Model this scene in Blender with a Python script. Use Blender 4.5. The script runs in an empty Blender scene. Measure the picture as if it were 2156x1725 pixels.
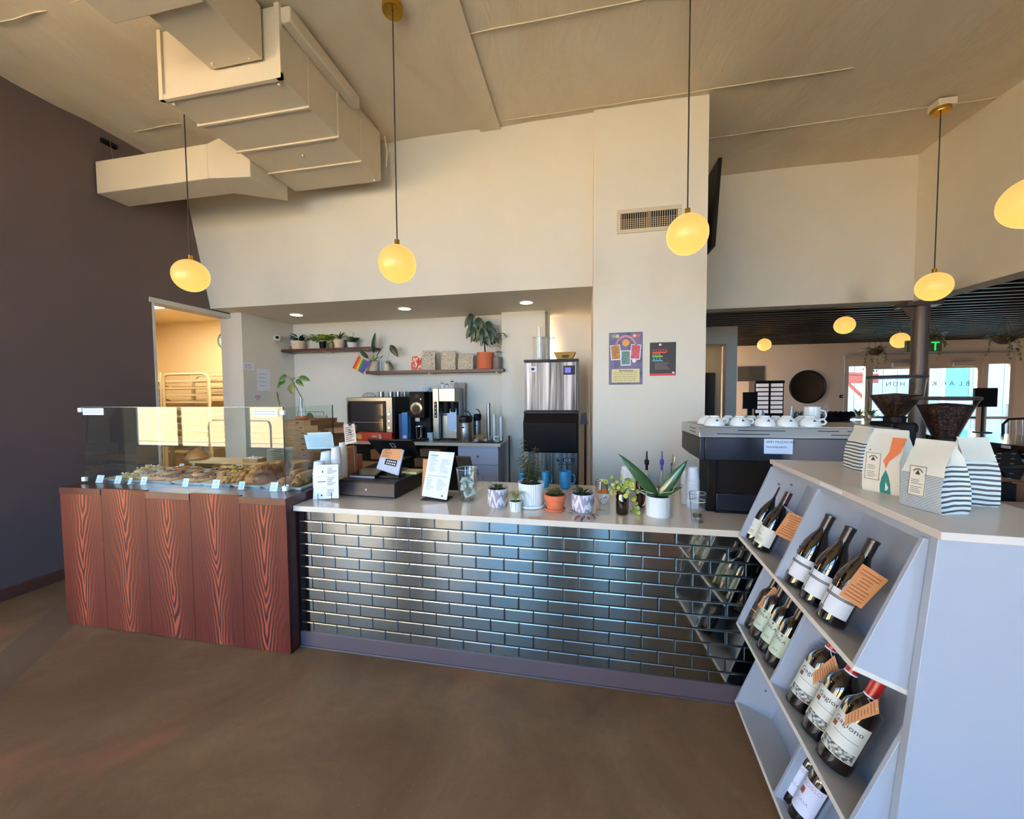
import bpy, bmesh, math, random
from mathutils import Vector, Matrix, Euler
R = random.Random(7)
PI = math.pi
S = bpy.context.scene
COL = S.collection
# ---------------------------------------------------------------- camera
IW, IH = 2156.0, 1725.0
FPX = 799.0
CYAW, CPIT, CROL = -0.19072, -0.04264, -0.00691
CAM = Vector((1.7337, -2.1154, 1.6458))
_f = Vector((math.sin(CYAW)*math.cos(CPIT), math.cos(CYAW)*math.cos(CPIT), math.sin(CPIT)))
_r0 = Vector((math.cos(CYAW), -math.sin(CYAW), 0)); _u0 = _r0.cross(_f)
_r = _r0*math.cos(CROL)+_u0*math.sin(CROL); _u = -_r0*math.sin(CROL)+_u0*math.cos(CROL)
cd = bpy.data.cameras.new('camera'); co = bpy.data.objects.new('camera', cd); COL.objects.link(co)
cd.sensor_fit = 'HORIZONTAL'; cd.sensor_width = 36; cd.lens = 36*FPX/IW; cd.clip_start = .02; cd.clip_end = 200
M = Matrix((_r, _u, -_f)).transposed().to_4x4(); M.translation = CAM
co.matrix_world = M; S.camera = co
# ---------------------------------------------------------------- sky, sun, daylight, exposure
S.view_settings.view_transform = 'Standard'; S.view_settings.look = 'None'
S.view_settings.gamma = 1; S.view_settings.exposure = 1.24
S.view_settings.use_curve_mapping = False
S.cycles.use_denoising = True
S.cycles.max_bounces = 7; S.cycles.diffuse_bounces = 4; S.cycles.glossy_bounces = 4
S.cycles.transmission_bounces = 6; S.cycles.transparent_max_bounces = 10
S.cycles.sample_clamp_indirect = 4; S.cycles.caustics_reflective = False; S.cycles.caustics_refractive = False
W = bpy.data.worlds.new('world'); S.world = W; W.use_nodes = True
bg = W.node_tree.nodes['Background']; bg.inputs[0].default_value = (.25, .56, 1, 1); bg.inputs[1].default_value = 8.2
sl = bpy.data.lights.new('sun', 'SUN'); sl.energy = 84; sl.angle = .01; sl.color = (1, .82, .60)
so = bpy.data.objects.new('sun', sl); COL.objects.link(so)
so.rotation_euler = Vector((.45, -.65, -.65)).to_track_quat('-Z', 'Y').to_euler()
def portal(x0, x1, y, z0, z1, inward):
    l = bpy.data.lights.new('window_portal', 'AREA'); l.shape = 'RECTANGLE'; l.size = x1-x0; l.size_y = z1-z0
    l.cycles.is_portal = True
    o = bpy.data.objects.new('window_portal', l); COL.objects.link(o)
    o.location = ((x0+x1)/2, y, (z0+z1)/2); o.rotation_euler = Vector((0, inward, 0)).to_track_quat('-Z', 'Z').to_euler()
portal(-9.2, 6.1, -5.16, .40, 3.42, 1)
portal(8.0, 11.0, 8.72, .1, 2.5, -1)

# ---------------------------------------------------------------- pixel rays -> points on real planes
def ray(px, py): return _f*FPX+_r*(px-IW/2)-_u*(py-IH/2)
def onz(px, py, z): d = ray(px, py); return CAM+d*((z-CAM.z)/d.z)
def ony(px, py, y): d = ray(px, py); return CAM+d*((y-CAM.y)/d.y)
def onx(px, py, x): d = ray(px, py); return CAM+d*((x-CAM.x)/d.x)
def fit(l, r, t, b, z0):
    """round thing standing on z0: -> x, y, radius, height"""
    m = (l+r)/2; g = onz(m, b, z0); rad = .03
    for _ in range(5):
        yc = g.y+rad
        rad = (ony(r, (t+b)/2, yc).x-ony(l, (t+b)/2, yc).x)/2*.97
    c = ony(m, t, yc)
    x = ony(m, (t+b)/2, yc).x
    return x, yc, rad, c.z-z0
# ---------------------------------------------------------------- materials
MATS = {}
def mat(name, col=(.8, .8, .8), rough=.6, metal=0, **k):
    if name in MATS: return MATS[name]
    m = bpy.data.materials.new(name); m.use_nodes = True; MATS[name] = m
    b = m.node_tree.nodes['Principled BSDF']
    b.inputs['Base Color'].default_value = (*col, 1); b.inputs['Roughness'].default_value = rough; b.inputs['Metallic'].default_value = metal
    if 'spec' in k: b.inputs['Specular IOR Level'].default_value = k['spec']
    if 'coat' in k: b.inputs['Coat Weight'].default_value = k['coat']; b.inputs['Coat Roughness'].default_value = .08
    if 'trans' in k: b.inputs['Transmission Weight'].default_value = k['trans']; b.inputs['IOR'].default_value = k.get('ior', 1.45)
    if 'emit' in k: b.inputs['Emission Color'].default_value = (*k['emit'], 1); b.inputs['Emission Strength'].default_value = k.get('es', 1)
    if 'alpha' in k: b.inputs['Alpha'].default_value = k['alpha']
    if 'sss' in k: b.inputs['Subsurface Weight'].default_value = k['sss']; b.inputs['Subsurface Scale'].default_value = .02
    if k.get('noise'):   # gentle colour variation + bump
        sc, amt, bump = k['noise']
        N = NT(m); n = N.noise(N.coord('Object'), sc, 4)
        N.link(N.ramp(n, [(0.3, tuple(c*(1-amt) for c in col)), (.7, tuple(min(1, c*(1+amt)) for c in col))]), b.inputs['Base Color'])
        if bump: N.bump(n, bump, .01, b)
    return m
class NT:
    def __init__(s, m): s.t = m.node_tree; s.n = s.t.nodes; s.b = s.n['Principled BSDF']
    def link(s, a, b): s.t.links.new(a, b)
    def new(s, ty, **k):
        n = s.n.new(ty)
        for a, v in k.items(): setattr(n, a, v)
        return n
    def coord(s, which='Object'): return s.new('ShaderNodeTexCoord').outputs[which]
    def mapping(s, v, sc=(1, 1, 1), loc=(0, 0, 0), rot=(0, 0, 0)):
        n = s.new('ShaderNodeMapping'); s.link(v, n.inputs[0]); n.inputs['Scale'].default_value = sc; n.inputs['Location'].default_value = loc; n.inputs['Rotation'].default_value = rot
        return n.outputs[0]
    def noise(s, v, sc, det=3, dist=0, rough=.5):
        n = s.new('ShaderNodeTexNoise'); s.link(v, n.inputs['Vector']); n.inputs['Scale'].default_value = sc; n.inputs['Detail'].default_value = det
        n.inputs['Distortion'].default_value = dist; n.inputs['Roughness'].default_value = rough; return n.outputs[0]
    def ramp(s, f, stops, inter='LINEAR'):
        n = s.new('ShaderNodeValToRGB'); s.link(f, n.inputs[0]); cr = n.color_ramp; cr.interpolation = inter
        while len(cr.elements) < len(stops): cr.elements.new(.5)
        for e, (p, c) in zip(cr.elements, stops): e.position = p; e.color = (*c, 1) if len(c) == 3 else c
        return n.outputs[0]
    def math(s, op, a, b=None, c=None):
        n = s.new('ShaderNodeMath', operation=op)
        for i, v in enumerate((a, b, c)):
            if v is None: continue
            if isinstance(v, (int, float)): n.inputs[i].default_value = v
            else: s.link(v, n.inputs[i])
        return n.outputs[0]
    def sep(s, v): n = s.new('ShaderNodeSeparateXYZ'); s.link(v, n.inputs[0]); return n.outputs
    def mix(s, f, a, b, mode='MIX'):
        n = s.new('ShaderNodeMix', data_type='RGBA', blend_type=mode)
        for i, v in ((0, f), (6, a), (7, b)):
            if isinstance(v, (int, float)): n.inputs[i].default_value = v
            elif isinstance(v, tuple): n.inputs[i].default_value = (*v, 1)
            else: s.link(v, n.inputs[i])
        return n.outputs[2]
    def bump(s, h, st, dist=.01, b=None):
        n = s.new('ShaderNodeBump'); n.inputs['Strength'].default_value = st; n.inputs['Distance'].default_value = dist; s.link(h, n.inputs['Height'])
        s.link(n.outputs[0], (b or s.b).inputs['Normal'])
def sr(r, g, b):   # sRGB 0-255 -> linear
    f = lambda c: (c/255/12.92) if c <= 10 else ((c/255+.055)/1.055)**2.4
    return (f(r), f(g), f(b))
# ---------------------------------------------------------------- mesh builder
class MB:
    def __init__(s): s.v = []; s.f = []; s.mi = []; s.T = Matrix.Identity(4); s.slot = 0
    def _add(s, vs, fs):
        o = len(s.v); s.v += [tuple(s.T @ Vector(v)) for v in vs]; s.f += [tuple(i+o for i in f) for f in fs]; s.mi += [s.slot]*len(fs); return s
    def box(s, a, b):
        x0, x1 = sorted((a[0], b[0])); y0, y1 = sorted((a[1], b[1])); z0, z1 = sorted((a[2], b[2]))
        return s._add([(x0,y0,z0),(x1,y0,z0),(x1,y1,z0),(x0,y1,z0),(x0,y0,z1),(x1,y0,z1),(x1,y1,z1),(x0,y1,z1)],
                      [(3,2,1,0),(4,5,6,7),(0,1,5,4),(1,2,6,5),(2,3,7,6),(3,0,4,7)])
    def quad(s, *p): return s._add(p, [tuple(range(len(p)))])
    def hexa(s, b4, t4):
        return s._add(list(b4)+list(t4), [(3,2,1,0),(4,5,6,7),(0,1,5,4),(1,2,6,5),(2,3,7,6),(3,0,4,7)])
    def prism(s, poly, axis, a, b):
        """extrude 2D polygon along axis ('x': poly=(y,z); 'y': (x,z); 'z': (x,y))"""
        mk = {'x': lambda p, t: (t, p[0], p[1]), 'y': lambda p, t: (p[0], t, p[1]), 'z': lambda p, t: (p[0], p[1], t)}[axis]
        n = len(poly); vs = [mk(p, a) for p in poly]+[mk(p, b) for p in poly]
        fs = [tuple(range(n))[::-1], tuple(range(n, 2*n))]+[(i, (i+1) % n, n+(i+1) % n, n+i) for i in range(n)]
        return s._add(vs, fs)
    def lathe(s, prof, n=24, c=(0, 0, 0), cap=True, sx=1, sy=1, fn=None):
        vs = []; fs = []
        for j, (r, z) in enumerate(prof):
            for i in range(n):
                a = 2*PI*i/n; rr = r*(fn(a, z) if fn else 1)
                vs.append((c[0]+rr*sx*math.cos(a), c[1]+rr*sy*math.sin(a), c[2]+z))
        for j in range(len(prof)-1):
            for i in range(n):
                k = (i+1) % n; fs.append((j*n+i, j*n+k, (j+1)*n+k, (j+1)*n+i))
        if cap: fs.append(tuple(range(n))[::-1]); fs.append(tuple((len(prof)-1)*n+i for i in range(n)))
        return s._add(vs, fs)
    def tube(s, pts, r, n=6, cap=True):
        pts = [Vector(p) for p in pts]; rs = r if isinstance(r, (list, tuple)) else [r]*len(pts)
        vs = []; fs = []; up = None
        for i, p in enumerate(pts):
            t = (pts[min(i+1, len(pts)-1)]-pts[max(i-1, 0)]).normalized()
            if up is None: up = Vector((0, 0, 1)) if abs(t.z) < .9 else Vector((1, 0, 0))
            a = t.cross(up).normalized(); b = a.cross(t).normalized(); up = b
            for k in range(n):
                q = 2*PI*k/n; vs.append(tuple(p+(a*math.cos(q)+b*math.sin(q))*rs[i]))
        for i in range(len(pts)-1):
            for k in range(n): m = (k+1) % n; fs.append((i*n+k, (i+1)*n+k, (i+1)*n+m, i*n+m))
        if cap: fs.append(tuple(range(n))); fs.append(tuple((len(pts)-1)*n+k for k in range(n))[::-1])
        return s._add(vs, fs)
    def cyl(s, a, b, r, n=16, r2=None): return s.tube([a, b], [r, r if r2 is None else r2], n)
    def ball(s, c, r, n=16, m=8, sz=1, sx=1, sy=1):
        prof = [(max(1e-4, math.sin(PI*j/m))*r, -math.cos(PI*j/m)*r*sz) for j in range(m+1)]
        return s.lathe(prof, n, c, True, sx, sy)
    def leaf(s, base, d, L, w, droop=.3, up=(0, 0, 1), seg=6, fold=.15, tip=1.0, wave=0):
        """a curved leaf blade with a mid fold"""
        base = Vector(base); d = Vector(d).normalized(); up = Vector(up); side = d.cross(up)
        if side.length < 1e-3: side = Vector((1, 0, 0))
        side.normalize(); nrm = side.cross(d).normalized(); vs = []; fs = []
        for i in range(seg+1):
            t = i/seg; ww = w*.5*(math.sin(PI*min(1, t**.75*.97+.02))**.8)*(1 if t < .99 else .05)
            c = base+d*(L*t)+nrm*(-droop*L*t*t)
            wv = math.sin(t*9+R.random())*wave*w
            vs += [tuple(c-side*ww+nrm*(fold*ww+wv)), tuple(c), tuple(c+side*ww+nrm*(fold*ww-wv))]
        for i in range(seg): a = i*3; fs += [(a, a+1, a+4, a+3), (a+1, a+2, a+5, a+4)]
        return s._add(vs, fs)
    def build(s, name, m, parent=None, smooth=35, bevel=0, loc=None, rot=None, solid=0, seg=2):
        me = bpy.data.meshes.new(name); me.from_pydata(s.v, [], s.f)
        ms = m if isinstance(m, (list, tuple)) else [m]
        for x in ms: me.materials.append(x)
        if len(ms) > 1: me.polygons.foreach_set('material_index', s.mi)
        if smooth:
            me.polygons.foreach_set('use_smooth', [True]*len(me.polygons)); me.set_sharp_from_angle(angle=math.radians(smooth))
        me.update()
        return link(name, me, parent, bevel, loc, rot, solid, seg)
def link(name, me, parent=None, bevel=0, loc=None, rot=None, solid=0, seg=2):
    o = bpy.data.objects.new(name, me); COL.objects.link(o)
    if parent is not None: o.parent = parent
    if loc is not None: o.location = loc
    if rot is not None: o.rotation_euler = rot
    if solid: md = o.modifiers.new('solid', 'SOLIDIFY'); md.thickness = solid; md.offset = 0
    if bevel: md = o.modifiers.new('bevel', 'BEVEL'); md.width = bevel; md.segments = seg; md.limit_method = 'ANGLE'; md.harden_normals = False
    return o
def thing(name, label, cat, loc=(0, 0, 0), rz=0, group=None):
    o = bpy.data.objects.new(name, None); COL.objects.link(o); o.location = loc; o.rotation_euler = (0, 0, rz); o.empty_display_size = .05
    return tag(o, label, cat, group)
def tag(o, label, cat, group=None):
    o['label'] = label; o['category'] = cat
    if group: o['group'] = group
    return o
def struct(o, label=None):
    o['kind'] = 'structure'
    if label: o['label'] = label
    return o
def dup(root, loc=None, rz=None, label=None, group=None):
    r = root.copy(); COL.objects.link(r)
    if loc is not None: r.location = loc
    if rz is not None: r.rotation_euler = (0, 0, rz) if isinstance(rz, (int, float)) else rz
    if label: r['label'] = label
    if group: r['group'] = group
    for ch in list(root.children):
        c = ch.copy(); COL.objects.link(c); c.parent = r
        for g in list(ch.children):
            d = g.copy(); COL.objects.link(d); d.parent = c
    return r
def B(name, a, b, m, parent=None, bevel=0, **k): return MB().box(a, b).build(name, m, parent, bevel=bevel, **k)
def text(s, size, m, parent, loc, rot, name='lettering', align='LEFT', ext=.0004, sx=1):
    cu = bpy.data.curves.new('t', 'FONT'); cu.body = s; cu.size = size; cu.align_x = align; cu.extrude = ext; cu.resolution_u = 2
    to = bpy.data.objects.new('t', cu); me = bpy.data.meshes.new_from_object(to); bpy.data.objects.remove(to); bpy.data.curves.remove(cu)
    me.materials.clear(); me.materials.append(m); me.name = name
    if sx != 1: me.transform(Matrix.Diagonal((sx, 1, 1, 1)))
    return link(name, me, parent, loc=loc, rot=rot)
def lines(mb, x0, x1, z0, z1, n, y, th=.0012, ragged=.35, seed=1):
    """illegible rows of print as thin raised ink bars on a vertical sheet facing -Y"""
    q = random.Random(seed)
    for i in range(n):
        z = z1-(z1-z0)*(i+.5)/n; xe = x1-(x1-x0)*ragged*q.random()
        x = x0
        while x < xe:
            w = min(xe-x, (x1-x0)*(.06+.12*q.random())); mb.box((x, y-.0003, z-th/2), (x+w, y, z+th/2)); x += w+(x1-x0)*.025
    return mb
# ================================================================ materials
WALL = mat('wall_paint', sr(226, 216, 198), .75, noise=(3, .02, .03))
CREAM = mat('kitchen_paint', sr(232, 206, 160), .75)
DARKW = mat('charcoal_paint', sr(84, 76, 78), .7, noise=(2, .04, .02))
CEILM = mat('ceiling_sheet', sr(196, 178, 150), .8)
N = NT(CEILM); c = N.coord()
h1 = N.noise(N.mapping(c, (.9, .5, 1)), 1.6, 5, 1.2); h2 = N.noise(N.mapping(c, (2.5, .8, 1)), 2.5, 3, 3.0)
N.bump(N.math('ADD', h1, N.math('MULTIPLY', h2, .25)), .16, .12)
N.link(N.ramp(h1, [(.3, sr(214, 196, 168)), (.7, sr(228, 212, 186))]), N.b.inputs['Base Color'])
DUCTM = mat('duct_paint', sr(212, 198, 174), .6, noise=(2.5, .03, .04))
FLOORM = mat('floor_concrete', sr(92, 72, 56), .35, spec=.22)
N = NT(FLOORM); c = N.coord()
n1 = N.noise(c, 1.3, 6, .8, .6); n2 = N.noise(c, 30, 6, 0, .72); n3 = N.noise(N.mapping(c, (1, 1, 1), (7, 3, 0)), .55, 4, .6); n4 = N.noise(c, 95, 2)
base = N.ramp(n1, [(.3, sr(88, 70, 50)), (.5, sr(110, 88, 64)), (.7, sr(128, 104, 76))])
base = N.mix(N.ramp(n3, [(.56, (0, 0, 0)), (.64, (.75, .75, .75))]), base, sr(156, 98, 76))
base = N.mix(N.math('MULTIPLY', N.ramp(n2, [(.35, (0, 0, 0)), (.75, (1, 1, 1))]), .30), base, sr(92, 72, 54))
base = N.mix(N.math('MULTIPLY', N.ramp(n4, [(.66, (0, 0, 0)), (.72, (1, 1, 1))]), .35), base, sr(140, 124, 100))
sx = N.sep(c)   # an old darker strip of patched slab crossing the left of the floor
tt = N.math('ADD', N.math('ADD', N.math('MULTIPLY', sx[0], .78), N.math('MULTIPLY', sx[1], .63)), N.math('MULTIPLY', n2, .02))
strip = N.math('MULTIPLY', N.math('GREATER_THAN', tt, -1.78), N.math('LESS_THAN', tt, -1.52))
base = N.mix(N.math('MULTIPLY', strip, .55), base, sr(80, 70, 62))
dx = N.math('SUBTRACT', sx[0], -1.98); dy = N.math('SUBTRACT', sx[1], -.42)
FLOORBASE = base
N.link(base, N.b.inputs['Base Color'])
N.link(N.ramp(n2, [(.3, (.30,)*3), (.8, (.40,)*3)]), N.b.inputs['Roughness']); N.bump(n4, .03, .002)
BASEB = mat('baseboard_brown', sr(84, 52, 44), .45)
KICK = mat('kick_vinyl', sr(74, 68, 76), .45)
QUARTZ = mat('quartz_white', sr(224, 206, 184), .12, coat=.4)
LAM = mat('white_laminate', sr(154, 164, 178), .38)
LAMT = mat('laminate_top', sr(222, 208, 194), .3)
MIRT = mat('mirror_tile', sr(184, 190, 186), .035, 1)
N = NT(MIRT); n = N.noise(N.coord(), 420, 2); N.link(N.ramp(n, [(.42, (.02,)*3), (.72, (.16,)*3)]), N.b.inputs['Roughness'])
N.link(N.ramp(N.noise(N.coord(), 500, 2), [(.35, sr(188, 194, 190)), (.75, sr(140, 146, 142))]), N.b.inputs['Base Color'])
MIRB = mat('mirror_bevel', sr(158, 164, 166), .24, 1)
GROUT = mat('grout_dark', sr(42, 42, 44), .8)
STEEL = mat('brushed_steel', sr(146, 144, 140), .3, 1)
N = NT(STEEL); n = N.noise(N.mapping(N.coord(), (1, 1, .03)), 60, 3); N.bump(n, .06, .002); N.link(N.ramp(n, [(.3, (.28,)*3), (.7, (.44,)*3)]), N.b.inputs['Roughness'])
CHROME = mat('chrome', sr(225, 225, 225), .08, 1)
BLACK = mat('black_plastic', sr(13, 13, 16), .42, spec=.25)
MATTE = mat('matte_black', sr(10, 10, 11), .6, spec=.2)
NAVY = mat('navy_metal', sr(26, 34, 50), .32, .2)
GREYP = mat('grey_plastic', sr(132, 136, 146), .4)
GLASS = mat('clear_glass', (.96, .98, .98), .0, trans=1, ior=1.45)
def thin_glass(name, col=(1, 1, 1), tint=.9, refl=.12, rough=.0, ior=1.5):
    """pane glass: mostly clear with a true Fresnel reflection"""
    m = bpy.data.materials.new(name); m.use_nodes = True; t = m.node_tree; t.nodes.clear()
    o = t.nodes.new('ShaderNodeOutputMaterial'); mx = t.nodes.new('ShaderNodeMixShader'); tr = t.nodes.new('ShaderNodeBsdfTransparent')
    gl = t.nodes.new('ShaderNodeBsdfGlossy'); fr = t.nodes.new('ShaderNodeLayerWeight'); fr.inputs[0].default_value = .5; pw = t.nodes.new('ShaderNodeMath'); pw.operation = 'POWER'; pw.inputs[1].default_value = 5; t.links.new(fr.outputs['Facing'], pw.inputs[0]); ad = t.nodes.new('ShaderNodeMath'); ad.operation = 'MULTIPLY_ADD'; ad.inputs[1].default_value = .96; ad.inputs[2].default_value = .045; ad.use_clamp = True; t.links.new(pw.outputs[0], ad.inputs[0])
    tr.inputs[0].default_value = (*[c*tint for c in col], 1); gl.inputs['Roughness'].default_value = max(rough, .0)
    ml = t.nodes.new('ShaderNodeMath'); ml.operation = 'MULTIPLY'; ml.inputs[1].default_value = refl; t.links.new(ad.outputs[0], ml.inputs[0])
    t.links.new(ml.outputs[0], mx.inputs[0]); t.links.new(tr.outputs[0], mx.inputs[1]); t.links.new(gl.outputs[0], mx.inputs[2]); t.links.new(mx.outputs[0], o.inputs[0])
    MATS[name] = m; return m
PANE = thin_glass('pane_glass', (.95, 1, .98), .97, 1.1)
CLEAR = thin_glass('vessel_glass', (.97, .99, 1), .985, 1.5, .02)
AMBER = thin_glass('amber_glass', sr(120, 50, 14), .7, 2.0, .03)
BRASS = mat('brass', sr(190, 150, 60), .25, 1)
GLOBE = mat('globe_lamp', sr(255, 214, 120), .4, emit=sr(255, 206, 96), es=.44)
N = NT(GLOBE); z = N.sep(N.coord('Generated'))[2]
N.link(N.ramp(z, [(.0, sr(255, 220, 110)), (.55, sr(255, 206, 108)), (1, sr(252, 192, 104))]), N.b.inputs['Emission Color'])
N.b.inputs['Base Color'].default_value = (.05, .04, .02, 1)
CORD = mat('lamp_cord', sr(40, 28, 26), .7)
LEDM = mat('led_disc', (1, .95, .85), .5, emit=(1, .88, .70), es=8)
DSHELF = mat('dark_stained_wood', sr(62, 34, 26), .45, noise=(8, .25, .05))
KRAFT = mat('kraft_card', sr(178, 128, 86), .8, noise=(30, .05, .03))
KRAFTD = mat('kraft_box', sr(150, 108, 70), .8, noise=(20, .07, .03))
PAPER = mat('white_paper', sr(236, 234, 238), .7)
BLUEP = mat('pale_blue_paper', sr(206, 220, 238), .7)
INK = mat('ink', sr(40, 42, 56), .7)
CERAM = mat('white_ceramic', sr(238, 236, 230), .25, coat=.3)
CREAMC = mat('cream_ceramic', sr(232, 204, 176), .4)
TERRA = mat('terracotta', sr(184, 98, 66), .75, noise=(30, .08, .05))
SOIL = mat('soil', sr(42, 30, 22), .9, noise=(60, .3, .3))
def green(name, c, **k): return mat(name, sr(*c), .45, noise=(14, .22, .08), **k)
LF1 = green('leaf_green', (58, 92, 44)); LF2 = green('leaf_lime', (132, 160, 54)); LF3 = green('leaf_dark', (30, 56, 34)); LF4 = green('leaf_olive', (96, 104, 56))
LFP = green('leaf_purple', (104, 70, 78)); STEM = mat('stem', sr(92, 84, 50), .6); BARK = mat('bark', sr(74, 54, 38), .8)
STRIPE = None
def woodmat(name, light, mid, dark, freq=1.0):
    m = mat(name, sr(*mid), .42, spec=.3); N = NT(m); c = N.coord()
    oi = N.new('ShaderNodeObjectInfo'); rnd = N.math('MULTIPLY', oi.outputs['Random'], 37.0)
    cb = N.new('ShaderNodeCombineXYZ'); N.link(rnd, cb.inputs[2]); N.link(rnd, cb.inputs[1])
    va = N.new('ShaderNodeVectorMath', operation='ADD'); N.link(c, va.inputs[0]); N.link(cb.outputs[0], va.inputs[1]); v = va.outputs[0]
    s = N.sep(c); low = N.noise(N.mapping(v, (1, 1, .5)), 2.2, 2); warp = N.noise(N.mapping(v, (1.6, 1, .8)), 3.0, 2, .2)
    x = N.math('ADD', N.math('SUBTRACT', s[0], 0), N.math('MULTIPLY', N.math('SUBTRACT', low, .5), .10))
    ax = N.math('ABSOLUTE', x)
    t = N.math('ADD', N.math('MULTIPLY', ax, 17.0), N.math('MULTIPLY', N.math('ADD', s[2], N.math('MULTIPLY', rnd, .3)), -3.0))
    t = N.math('ADD', t, N.math('MULTIPLY', warp, 2.0))
    ring = N.math('FRACT', N.math('MULTIPLY', t, 2.2*freq))
    vis = N.ramp(ax, [(.0, (.95,)*3), (.03, (.85,)*3), (.05, (.40,)*3), (.09, (.14,)*3), (.15, (.02,)*3)])
    rc = N.ramp(ring, [(0, sr(*light)), (.28, sr(*light)), (.42, sr(*dark)), (.80, sr(*dark)), (.92, sr(*light))])
    tone = N.noise(N.mapping(v, (5, 1, .35)), 3, 3)
    basec = N.ramp(tone, [(.3, tuple(q*.78 for q in sr(*mid))), (.7, tuple(min(1, q*1.2) for q in sr(*mid)))])
    fine = N.noise(N.mapping(v, (60, 1, 1.2)), 4, 3)
    basec = N.mix(N.math('MULTIPLY', N.ramp(fine, [(.45, (0,)*3), (.8, (1,)*3)]), .45), basec, sr(*dark))
    col = N.mix(vis, basec, rc)
    vo = N.new('ShaderNodeTexVoronoi'); vo.inputs['Scale'].default_value = 3.1; N.link(N.mapping(v, (1, .2, .8)), vo.inputs['Vector'])
    kd = vo.outputs['Distance']; kr = N.math('SINE', N.math('MULTIPLY', kd, 210))
    km = N.ramp(kd, [(.045, (1,)*3), (.085, (0,)*3)])
    col = N.mix(N.math('MULTIPLY', km, .75), col, N.ramp(kr, [(.2, sr(*dark)), (.8, sr(*light))]))
    N.link(col, N.b.inputs['Base Color']); N.bump(ring, .03, .002)
    return m
REDW = woodmat('redwood_stain', (140, 68, 46), (74, 26, 21), (44, 17, 22))
REDT = mat('redwood_edge', sr(66, 28, 24), .3, noise=(9, .2, .03), coat=.3)
# ================================================================ room shell
def plane(name, pts, m): return struct(MB().quad(*pts).build(name, m, smooth=0))
H = 4.25; YB = -5.1
struct(MB().box((-10.2, -5.3, -.12), (13.2, 8.8, 0)).build('floor', FLOORM, smooth=0))
# loose painted insulation sheet: sagging grid
mb = MB(); nx, ny = 64, 34; vs = []
for j in range(ny+1):
    for i in range(nx+1):
        x = -10.2+15.6*i/nx; y = -5.3+8.6*j/ny
        sag = .012*math.sin(x*5.1+math.sin(y*2)*1.7)+.010*math.sin(y*6.3+x*1.3)
        if x < -.9: sag += -.018+.020*math.sin(x*7+y*4)*math.sin(y*9-x*2)
        vs.append((x, y, H-abs(sag)*.8))
ceil = MB()._add(vs, [(j*(nx+1)+i, (j+1)*(nx+1)+i, (j+1)*(nx+1)+i+1, j*(nx+1)+i+1) for j in range(ny) for i in range(nx)]).build('ceiling', CEILM, smooth=80)
struct(ceil, 'loose painted insulation sheet sagging over the tall room')
struct(MB().box((-10.2, -5.3, H+.02), (5.6, 3.4, H+.2)).build('ceiling_roof', DARKW, smooth=0))
seamm = mat('seam_paint', sr(214, 200, 172), .6)
for a, b in (((969, 1.52), (3.839, .985)), ((2.9, 2.19), (5.33, 2.11)), ((-2.3, -.1), (-.95, -.1)), ((-2.6, .95), (-1.3, .93)), ((.95, 1.52), (3.84, 1.50)), ((.8, .62), (5.3, .60)), ((-2.8, 1.25), (-1.1, 1.24))):
    if a[0] > 100: continue
    mb = MB(); n = 14; mb.tube([(a[0]+(b[0]-a[0])*i/n, a[1]+(b[1]-a[1])*i/n+R.uniform(-.006, .006), H-.018) for i in range(n+1)], .005, 5)
    mb.build('seam', seamm, ceil)
mb = MB().box((.72, -5.2, H-.034), (.92, 1.62, H-.018)); o = struct(mb.build('trim_1', CEILM, smooth=0), 'flat strip running across the ceiling to the bulkhead')
scr = MB()
for i in range(12):
    for x in (.735, .905): scr.ball((x, -.6+i*.19, H-.031), .006, 8, 4)
scr.build('screw_heads', DUCTM, o)['kind'] = 'stuff'
# dark stub wall with the kitchen doorway
wl = MB().box((-3.03, -.85, 0), (-2.876, 1.241, H)).box((-3.03, 1.241, 2.70), (-2.876, 2.15, H)).build('wall_left', DARKW, smooth=0); struct(wl, 'charcoal painted wall with the kitchen doorway')
struct(MB().box((-2.885, -.85, 0), (-2.862, 1.241, .1)).build('baseboard_left', BASEB, smooth=0, bevel=.004))
dd = MB().box((-3.05, 1.20, 2.66), (-2.86, 2.16, 2.71)).box((-3.05, 1.225, 0), (-2.872, 1.25, 2.69)); struct(dd.build('trim_2', WALL, smooth=0), 'pale painted casing round the kitchen doorway')
# stub between doorway and service recess, then recess walls
struct(MB().box((-3.03, 2.15, 0), (-2.70, 3.25, 2.73)).build('wall_recess_left', WALL, smooth=0))
struct(MB().box((-2.72, 3.05, 0), (1.25, 3.25, 2.73)).build('wall_back', WALL, smooth=0))
struct(MB().box((.63, 2.90, 0), (1.215, 3.05, 2.73)).build('wall_pilaster', WALL, smooth=0))
struct(MB().box((1.2, 3.35, 0), (2.3, 3.5, 2.73)).build('wall_alcove', WALL, smooth=0))
struct(MB().prism([(1.886, 2.73), (1.60, H), (3.6, H), (3.6, 2.73)], 'x', -3.03, 1.807).build('wall_bulkhead', WALL, smooth=0), 'leaning upper wall above the service recess')
struct(MB().box((1.807, 1.57, 0), (2.793, 3.5, H+.01)).build('wall_column', WALL, smooth=0))
hd = MB().box((2.79, 2.944, 2.655), (5.53, 3.17, H+.01)); struct(hd.build('wall_header', WALL, smooth=0), 'wide header over the opening to the dining room')
struct(MB().box((5.33, -5.2, 2.64), (5.55, 2.95, H+.01)).build('wall_right', WALL, smooth=0), 'upper wall coming forward along the right side')
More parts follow.
